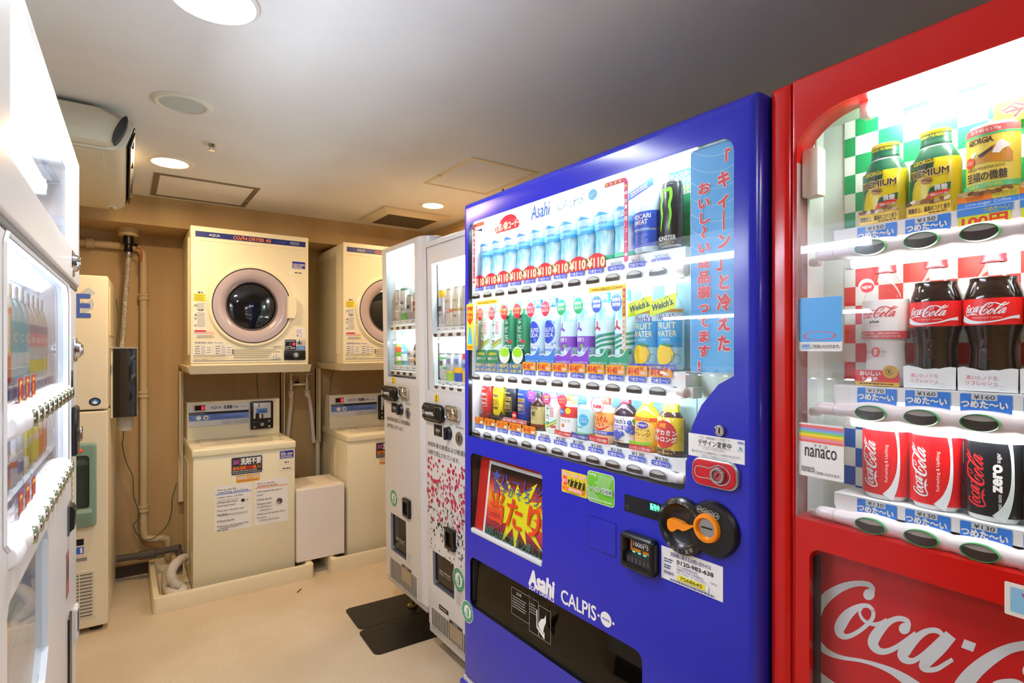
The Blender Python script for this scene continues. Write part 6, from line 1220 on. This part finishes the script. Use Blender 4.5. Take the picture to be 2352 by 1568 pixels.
f = Flat(); f.rect(.935, .955, .985, 1.06, M('#d6cfa8', .4)); lines(f, .94, .98, .96, 1.05, 6, M('#8a8a4a', .5), .004, 141); f.build('notice_sticker', t, -.0008)
f = Flat(); f.rect(.815, .80, .865, .905, PAPER); f.rect(.817, .802, .863, .903, M('#b8384a', .4)); f.disc(.84, .86, .016, M('#3a2a2a', .4), .03); f.build('poster_sticker', t, -.0008)
b = MB(); b.box(.985, 1.03, -.008, .004, .63, .715, M('#d0ccc6', .25), .006); b.box(.99, 1.01, -.009, -.006, .655, .705, BLACK); b.build('door_handle', t, None)
b = MB(); b.box(.845, .9, -.004, .002, .50, .745, M('#1e1d1d', .3), .002); b.build('delivery_door', t)
SL = Shop(FL, .5, 'display drinks in the left machine')
def lb(i, z, h, body, cap, bands, txt, label, R=.026, vt=None):
    f = Flat()
    for z0, z1, c_ in bands: f.rect(-.04, z0, .04, z1, M(c_, .4))
    if txt:
        if vt: f.text(txt, -.006, vt[0], .006, vt[1], INK2, .0, rot=90)
        else: f.text(txt, -.018, h*.42, .018, h*.42+.014, PAPER, .02)
    return SL.bottle(label, UL[i], .0405, z, R, h, body, cap, f, .05)
for i, o in ((0, 'first'), (1, 'second'), (2, 'third')): lb(i, 1.3012, .165, M('#f0dcd8', .3), M('#dfe6ea', .3), ((.006, .05, '#f0583c'), (.05, .055, '#f2c83a'), (.108, .118, '#ee5a50')), 'amino', 'red and white sports drink bottle, %s on the left machine upper row' % o, vt=(.056, .106))
for i, o in ((3, 'fourth'), (4, 'fifth'), (5, 'sixth')): lb(i, 1.3012, .16, M('#c9ecf4', .3), M('#f0f4f4', .3), ((.03, .05, '#e4f4f8'), (.05, .1, '#5accdc')), 'Oi', 'pale turquoise drink bottle, %s on the left machine upper row' % o)
for i, o in ((6, 'seventh'), (7, 'eighth'), (8, 'ninth'), (9, 'tenth')): lb(i, 1.3012, .158, M('#dfe8e4', .3), M('#e0e8ea', .3), ((.012, .035, '#d8dc5a'), (.035, .06, '#b8d4dc'), (.06, .085, '#e08ab0'), (.085, .1, '#6a8ab8')), 'vitamin', 'bottle with a yellow and pink label, %s on the left machine upper row' % o)
def lc(i, body, bands, txt, label):
    f = Flat()
    for z0, z1, c_ in bands: f.rect(-.04, z0, .04, z1, M(c_, .4))
    f.text(txt, -.02, .045, .02, .06, PAPER, .03)
    return SL.can(label, UL[i], .0405, 1.1397, .025, .104, body, f)
for i, o, c1, bd, tx in ((0, 'first', '#5a6068', ((.012, .03, '#c0342e'),), 'FIRE'), (1, 'second', '#6a7078', ((.012, .03, '#d8d8d8'),), 'FIRE'), (2, 'third', '#3a4a8a', ((.012, .025, '#c0342e'),), 'BLACK'), (3, 'fourth', '#c8d4e8', ((.03, .04, '#d8502e'),), 'ICE'), (4, 'fifth', '#dfe4ec', ((.012, .03, '#4a6ab8'),), 'ICE'), (5, 'sixth', '#d8c84a', ((.012, .03, '#f0f0e0'),), 'LATTE'), (6, 'seventh', '#e0d05a', ((.07, .085, '#b8c83a'),), 'CAFE'), (7, 'eighth', '#e8dc6a', ((.012, .04, '#d8e23a'),), 'lemon'), (8, 'ninth', '#f0743a', ((.06, .085, '#f4e8dc'),), 'Toro'), (9, 'tenth', '#e88a4a', ((.05, .08, '#f4e8dc'),), 'Fruit')): lc(i, M(c1, .3), bd, tx, 'small drink can, %s from the left on the left machine lower row' % o)
# ================================================================ two narrow white beer machines
WS = noise_mat('silver_white_panel', '#d2cecb', '#dad7d4', 60, .32, detail=3); WF = M('#dedee0', .25)
def white(X, Y, W, H, zb, lean, label, R, full, cans, dots):
    fr = Frame(X, Y, -90); t = thing('vending_machine', label, 'vending machine', (X, Y, 0), -90, None, lean)
    wl, wr, wb, wt = .034, W-R-.03 if not full else W-.05, 1.166 if full else 1.207, H-.024
    win = [(.060, wb+.01), (W-.045, wb+.01), (W-.045, 1.726), (.092, 1.726), (.078, 1.712), (.078, 1.40), (.060, 1.38)] if full else rrect(.056, wb, wr, wt, .004)
    b = MB()
    if full:
        b.plate((0, zb+.03, W, H, .006), [rrect(wl, wb, W-.03, wt, .004), rrect(.055, .30, .248, .452, .006)], 0, .05, WF, .01, M('#a9adb0', .3), back=False)
    else:
        prof = [(0, .05), (0, .01), (.01, 0), (W-R, 0)]+[(W-R+R*math.sin(a), R-R*math.cos(a)) for a in [PI/2*k/8 for k in range(1, 9)]]+[(W, .12)]
        b.plate((0, zb+.03, W-R, H, .0), [win, rrect(.065, .305, .256, .50, .006)], 0, .05, WF, 0, M('#a9adb0', .3), back=False)
        b.loops([[(W-R, .05, z), (W-R, 0, z)]+[(W-R+R*math.sin(a), R-R*math.cos(a), z) for a in [PI/2*k/8 for k in range(1, 9)]]+[(W, .12, z), (W-R, .12, z)] for z in (zb+.03, H)], WF)
    b.build('door', t)
    b = MB(); b.box(.006, W-.006, .123, .66, zb, H-.012, M('#c9c9c8', .35), .004); b.box(.006, W-R-.01 if not full else W-.006, .05, .123, H-.02, H-.008, M('#c9c9c8', .35)); b.box(.006, .03, .05, .123, zb, H-.012, M('#c9c9c8', .35)); b.box(W-R if not full else W-.03, W-.012, .05, .123, zb, H-.012, M('#c9c9c8', .35)); b.box(.03, W-.03, .06, .123, zb, .29, M('#c9c9c8', .35)); b.box(.27, W-.03, .055, .123, .29, wb-.02, M('#c9c9c8', .35)); b.box(.03, .27, .055, .123, .52, wb-.02, M('#c9c9c8', .35)); b.box(.004, W-.03, .004, .1, zb, zb+.03, M('#c2c1be', .4), .002); b.build('cabinet', t, None)
    if full:
        f = Flat(); f.poly(rrect(wl, wb, W-.03, wt, .004), WF); b = MB()
        A = [[Vector((x, z, 0)) for x, z in rrect(wl, wb, W-.03, wt, .004)], [Vector((x, z, 0)) for x, z in rrect(.078, wb+.012, W-.06, 1.728, .008)]]
        T = tessellate_polygon(A); fl_ = [(p.x, .006, p.y) for L_ in A for p in L_]; b.put(fl_, [tuple(q) for q in T], M('#dcd8d6', .15)); b.loops([[(x, .006, z) for x, z in rrect(.078, wb+.012, W-.06, 1.728, .008)], [(x, .03, z) for x, z in rrect(.078, wb+.012, W-.06, 1.728, .008)]], M('#e4ecee', .4), False, False); b.build('window_surround', t, None)
    b = MB(); u1 = W-.04 if full else wr; b.box(.05, u1+.02, .085, .095, wb-.01, wt+.002, M('#f2f8f8', .6)); b.box(.05, .0555, .05, .085, wb, wt, M('#eaf2f2', .5)); b.box(.05, u1+.02, .05, .085, wb-.012, wb-.002, M('#e8eeee', .5)); b.box(.05, u1+.02, .05, .085, wt, wt+.004, M('#eef4f4', .5)); b.box(u1+.012, u1+.02, .05, .085, wb, wt, M('#eaf2f2', .5)); b.build('display_case', t, None)
    zt = 1.70 if full else 1.80
    b = MB(); b.tube([(.09, .06, zt), (u1-.01, .06, zt)], .012, glow('#e6fbff', TUBE), 10); b.build('fluorescent_tube', t)
    b = MB(); b.tube([(.09, .023, 1.384), (u1-.01, .023, 1.384)], .005, glow('#e6fbff', TUBE), 10); b.build('fluorescent_tube', t)
    b = MB(); b.box(wl if full else .0565, (W-.03) if full else wr, .0085, .0115, wb, wt, GLASS); b.build('window_pane', t, None)
    cs = [.0895+.0695*i for i in range(7)] if full else [.088+.0735*i for i in range(4)]
    for zc, zs in (((1.4135, 1.449), (1.183, 1.2135)) if full else ((1.4565, 1.497), (1.229, 1.266))):
        b = MB(); b.box(.058, u1-.004, .013, .03, zc-.013, zc+.013, M('#eceeee', .25), .005, 3); b.build('button_rail', t)
        b = MB(); b.box(.057, u1, .03, .084, zc+.016, zs, M('#e6ecec', .4)); b.build('product_shelf', t, None)
        for k, c in enumerate(cs):
            if c > u1-.02: continue
            b = MB(); b.box(c-.0165, c+.0165, .0105, .014, zc-.0075, zc+.0065, M('#4a3a32', .25), .002); b.build('selection_button', t)
            f = Flat(); f.rect(c-.024, zs-.018, c+.024, zs-.003, M('#e4eaea', .5)); f.text('¥'+random.choice(('150', '170', '180', '240', '260')), c-.015, zs-.014, c+.015, zs-.0065, INK2, .01); f.build('price_tag', t, .0292)
    # control panel
    f = Flat(); 
    if not full:
        A = [[Vector((x, z, 0)) for x, z in rrect(.008, zb+.06, W-R-.004, wb-.03, .002)], [Vector((x, z, 0)) for x, z in rrect(.065, .305, .256, .50, .006)]]
        f.add([(p.x, p.y) for L_ in A for p in L_], [tuple(q) for q in tessellate_polygon(A)], WS); f.build('lower_panel', t, -.0003)
    u0, z0 = (.014, 1.035) if full else (.024, 1.088); k = 1. if full else .93
    b = MB(); b.box(u0, u0+.185*k, -.03, .004, z0, z0+.078*k, M('#171717', .12), .022, 4); b.box(u0+.03, u0+.15*k, -.0315, -.028, z0+.018, z0+.06*k, M('#2a2a2c', .2), .004); bo = b.build('bill_slot', t)
    f = Flat(); f.text('1000円札', u0+.05, z0+.030, u0+.135*k, z0+.045, PAPER, .04); lines(f, u0+.02, u0+.045, z0+.028, z0+.05, 3, PAPER, .004, 151); f.build('bill_lettering', bo, -.0325)
    f = Flat(); f.rect(u0+.085, z0+.085, u0+.125, z0+.118, YEL, .002); f.text('!', u0+.1, z0+.1, u0+.108, z0+.114, INK, .05); lines(f, u0+.09, u0+.12, z0+.088, z0+.097, 2, INK2, .003, 152); f.build('caution_sticker', t, -.0012)
    b = MB(); b.box(u0+.20*k, u0+.315*k, -.014, .004, z0+.02, z0+.082*k, CHROME, .018, 4); b.lathe([(0, -.024), (.013, -.024), (.015, -.02), (.022, -.016), (.024, -.01)], CHROME, (u0+.27*k, 0, z0+.052), 22, axis='y'); b.build('door_lock', t)
    z1 = z0-.058
    b = MB(); b.box(u0+.075, u0+.15, -.002, .003, z1-.005, z1+.045, M('#161618', .15), .002); dp = b.build('text_display', t); f = Flat(); f.text('販売中', u0+.095, z1+.012, u0+.135, z1+.028, M('#c8c0c0', .5), .01); f.build('display_lettering', dp, -.0024)
    b = MB(); b.lathe([(.0, -.012), (.024, -.012), (.028, -.004), (.03, 0)], M('#2b2e36', .3), (u0+.21*k, 0, z1+.02), 24, axis='y'); b.box(u0+.21*k-.009, u0+.21*k+.009, -.024, -.01, z1-.006, z1+.046, M('#20232b', .3), .004); b.build('return_knob', t)
    b = MB(); b.lathe([(0, -.003), (.018, -.004), (.024, -.006), (.026, 0)], STEEL, (u0+.30*k, 0, z1+.01), 24, axis='y', ky=1.1); b.box(u0+.30*k-.002, u0+.30*k+.002, -.005, -.0035, z1-.004, z1+.024, BLACK); b.build('coin_slot', t, None)
    f = Flat(); f.text('おつり・返却', u0+.18*k, z1+.054, u0+.24*k, z1+.063, INK2); f.text('500 100 50 10', u0+.27*k, z1+.05, u0+.335*k, z1+.06, INK2)
    tz = .918 if full else .978; tw = .40 if full else .30
    f.text('未成年者の飲酒および飲酒運転は', .026 if full else .038, tz, .026+tw, tz+.022, INK, .0); f.text('法律で禁止されています。', .026 if full else .038, tz-.036, .026+tw*.72, tz-.014, INK, .0); f.build('panel_lettering', t, -.0012)
    if dots:
        r = random.Random(11); f = Flat(); cols = (M('#c4224c', .5), M('#b9b6b4', .5), M('#3a3a3c', .5))
        for q in range(900):
            z = .87-.42*r.random()**.95; u = r.uniform(.014, .56); d = (.87-z)/.42
            c_ = 0 if d < .18 else r.choice((0, 0, 1)) if d < .45 else r.choice((0, 1, 1, 2)) if d < .66 else r.choice((1, 2, 2))
            if d < .2 and r.random() < .55: continue
            if d > .8 and r.random() < .55: continue
            a = r.uniform(.2, 1.3) if c_ == 0 else r.uniform(-.3, .3); s = r.uniform(.006, .0105) if c_ == 0 else r.uniform(.004, .008)
            f.poly([(u+s*math.cos(a+PI/2*j+PI/4), z+1.15*s*math.sin(a+PI/2*j+PI/4)) for j in range(4)], cols[c_], q % 3)
        f.build('confetti_print', t, -.0006)
    dl = (.055, .30, .248, .452) if full else (.065, .305, .256, .50)
    b = MB(); b.box(dl[0]-.004, dl[2]+.004, .05, .055, dl[1]-.004, dl[3]+.004, M('#4a443e', .5)); b.box(dl[0], dl[2], .004, .05, dl[1]-.002, dl[1]+.002, M('#5a5a60', .4)); b.build('delivery_bay', t, None)
    b = MB(); b.box(dl[0]+.001, dl[2]-.001, .012, .015, dl[1]+.02, dl[3], SMOKE); df = b.build('delivery_flap', t, None)
    f = Flat(); f.text('商品は1本毎に必ず', dl[0]+.04, dl[1]+.07, dl[2]-.05, dl[1]+.078, PAPER); f.text('取り出してください', dl[0]+.04, dl[1]+.058, dl[2]-.05, dl[1]+.066, PAPER); f.build('flap_lettering', df, .0117)
    hz, hu = (.557, .236) if full else (.578, .285)
    b = MB(); b.plate((hu-.045, hz-.05, hu+.035, hz+.04, .008), [rrect(hu-.03, hz-.035, hu+.02, hz+.025, .004)], -.014, .004, K, .004); b.box(hu-.03, hu+.02, -.004, .002, hz-.035, hz+.025, M('#0a0a0a', .4)); b.build('door_handle', t)
    if full: recycle(t, .29, .40, .05, -.0012)
    else: recycle(t, .112, .583, .045, -.0012)
    b = MB(); v0, v1 = (.112, .19) if full else (.16, .262)
    b.box(.03 if full else .05, W-.06 if full else W-R-.01, -.0012, .002, v0-.006, v1+.006, WS)
    n = 30 if full else 22
    for q in range(n):
        u = .042+q*.0142 if full else .058+q*.0145
        if u < (W-.07 if full else W-R-.02): b.box(u, u+.0065, -.002, .0015, v0, v1, M('#37332e', .6))
    b.build('vent_grille', t, None)
    f = Flat(); pu = .205; f.rect(pu, v1-.062 if full else v1-.065, pu+.11, v1+.012, M('#a8977c', .35)); f.rect(pu, v1+.002, pu+.11, v1+.014, M('#2b2724', .4)); lines(f, pu+.03, pu+.08, v1+.005, v1+.011, 1, PAPER, .003, 161); f.build('rating_plate', t, -.0024)
    f = Flat(); f.rect(.262, .29, .32, .36, M('#dcdad8', .5)); lines(f, .268, .315, .295, .355, 6, INK2, .0028, 162); f.build('notice_sticker', t, -.0012)
    if full: f = Flat(); f.rect(.11, .212, .195, .232, M('#26221f', .4)); lines(f, .118, .188, .217, .227, 1, PAPER, .004, 163); f.build('name_plate', t, -.0012)
    for u in (.12, W-.1):
        for y in (.09, .6):
            b = MB(); b.lathe([(0, .005), (.026, .005), (.026, .012), (.011, .016), (.011, zb+.004)], M('#b09a5a', .3, .7), (u, y, 0), 16); b.build('foot', t)
    b = MB(); b.box(W*.7, W*.7+.1, .08, .2, H-.012, H+.012, BLACK, .002); b.build('top_bracket', t)
    sh = Shop(fr, .7, 'display beer cans in the white machines')
    a = math.radians(lean)
    for i, row, h, body, bands, txt, tc, lab, R_ in cans:
        zs = ((1.449, 1.2135) if full else (1.497, 1.266))[row]+.0012
        f = Flat()
        for q0, q1, c_ in bands: f.rect(-.045, q0*h, .045, q1*h, M(c_, .35))
        for q, (tx, v, s, cc) in enumerate(txt): f.text(tx, -.02, h*v, .018, h*v+s, M(cc, .45), .02)
        o = sh.can(lab, cs[i], .056, zs, R_, h, M(body, .22, .35), f)
        p = Vector((cs[i], .056, zs)); q_ = Matrix.Rotation(a, 3, 'X') @ p; o.location = (X+q_.y, Y-q_.x, q_.z); o.rotation_euler = (a, 0, -PI/2)
    return t
white(1.139, 2.285, .62, 1.83, .07, 1.05, 'wide white beer machine with pink and grey confetti print, next to the blue machine', .01, True, [
 (0, 0, .163, '#d8dadc', ((.8, .98, '#f0c020'), (.0, .08, '#c9ccd0')), (('麗', .42, .022, '#20222a'), ('生', .3, .01, '#30323a')), 0, 'silver beer can with a yellow top, first on the confetti machine upper shelf', .031),
 (1, 0, .163, '#e4e0d4', ((.36, .46, '#c8603a'),), (('BEER', .385, .010, '#f4eee0'), ('KIRIN', .62, .012, '#b89a4a')), 0, 'cream beer can with an orange band, second on the confetti machine upper shelf', .031),
 (2, 0, .166, '#e8e4d6', ((.38, .45, '#c8a24a'),), (('ICHIBAN', .39, .008, '#6a5a2a'), ('一番搾り', .22, .010, '#3a3428'), ('KIRIN', .62, .010, '#b08a3a')), 0, 'cream and gold beer can, third on the confetti machine upper shelf', .031),
 (3, 0, .163, '#dcdcd4', ((.3, .5, '#c8c0a8'),), (('生ビール', .36, .012, '#3a3a3a'),), 0, 'pale beer can half behind the blue machine, fourth on its upper shelf', .031),
 (0, 1, .118, '#e2e6e2', ((.42, .48, '#2f9a5a'), (.78, .86, '#4ab06a')), (('淡麗', .54, .022, '#2a2e2a'), ('GREEN', .43, .005, '#f0f4f0')), 0, 'white and green beer can, first on the confetti machine lower shelf', .031),
 (1, 1, .118, '#c8d0d4', ((.0, .3, '#a8c84a'), (.3, .36, '#e8d24a')), (('氷結', .62, .024, '#5a4a9a'),), 0, 'silver faceted can with green fruit, second on the confetti machine lower shelf', .031),
 (2, 1, .118, '#b8c8dc', ((.0, .3, '#2a56b8'), (.3, .5, '#f0b82a')), (('氷結', .62, .024, '#3a4aa8'),), 0, 'silver and blue can with yellow fruit, third on the confetti machine lower shelf', .031),
 (3, 1, .118, '#c8d0d4', ((.8, .98, '#d83a4a'), (.0, .4, '#f0c23a')), (('氷結', .5, .02, '#3a4aa8'),), 0, 'can with a red top half behind the blue machine, on its lower shelf', .031)], True)
white(1.146, 2.79, .50, 1.874, .13, .9, 'narrow white beer machine with plain front, beside the right washing machine', .075, False, [
 (0, 0, .158, '#c9c4bc', ((.28, .34, '#d8d0c8'),), (('Asahi', .5, .016, '#2a2a30'), ('生ビール', .34, .008, '#5a5a60')), 0, 'tall silver beer can, first on the plain narrow machine upper shelf', .029),
 (1, 0, .160, '#dfe6e2', ((.0, .22, '#5ab04a'), (.94, 1., '#3a9a7a')), (('Asahi', .5, .018, '#20242a'), ('ZERO', .3, .012, '#6a7a7a')), 0, 'tall white and green beer can, second on the plain narrow machine upper shelf', .031),
 (2, 0, .122, '#cdc6bc', ((.3, .36, '#d8d0c8'),), (('Asahi', .45, .02, '#2a2a30'),), 0, 'short silver beer can, third on the plain narrow machine upper shelf', .031),
 (3, 0, .128, '#d8cfc4', ((.3, .7, '#a8502e'),), (('BEER', .4, .014, '#f0e4d0'),), 0, 'brown banded beer can, fourth on the plain narrow machine upper shelf', .031),
 (0, 1, .112, '#8ac83a', ((.6, .85, '#e0522e'), (.2, .4, '#f0e8d0')), (('すらっと', .25, .012, '#1a6a2a'),), 0, 'green can with red fruit, first on the plain narrow machine lower shelf', .031),
 (1, 1, .115, '#5ab4e0', ((.2, .5, '#d8eef6'),), (('CALPIS', .6, .012, '#f4f8fa'),), 0, 'light blue can, second on the plain narrow machine lower shelf', .031),
 (2, 1, .116, '#c8bcb4', ((.3, .36, '#d8d0c8'),), (('Asahi', .45, .02, '#2a2a30'),), 0, 'silver pink beer can, third on the plain narrow machine lower shelf', .031),
 (3, 1, .118, '#3a3634', ((.2, .35, '#c8803a'),), (('DRY', .5, .018, '#e8e0d0'),), 0, 'dark beer can, fourth on the plain narrow machine lower shelf', .031)], False)
def floor_plate(P, label, rz):
    xs = [p[0] for p in P]; ys = [p[1] for p in P]; t = thing('floor_plate', label, 'floor plate', (xs[0], ys[0], 0), rz, 'black steel plates under the white machines')
    b = MB(); b.prism(rrect(0, 0, xs[1]-xs[0], ys[1]-ys[0], .03, 5), 'z', 0, .0045, M('#15130f', .4)); b.build('plate', t, None)
    for u, v in ((.2, .10), (.23, .05), (.2, .16)):
        b = MB(); b.lathe([(0, .007), (.004, .0065), (.005, .0046)], M('#4a4438', .4, .6), (u, v, 0), 10); b.build('bolt', t)
floor_plate([(.905, 2.338), (1.44, 2.583)], 'black steel floor plate nearer the camera, under the confetti printed machine', -2)
floor_plate([(.925, 2.592), (1.46, 2.84)], 'black steel floor plate farther back, under the plain narrow white machine', -2)
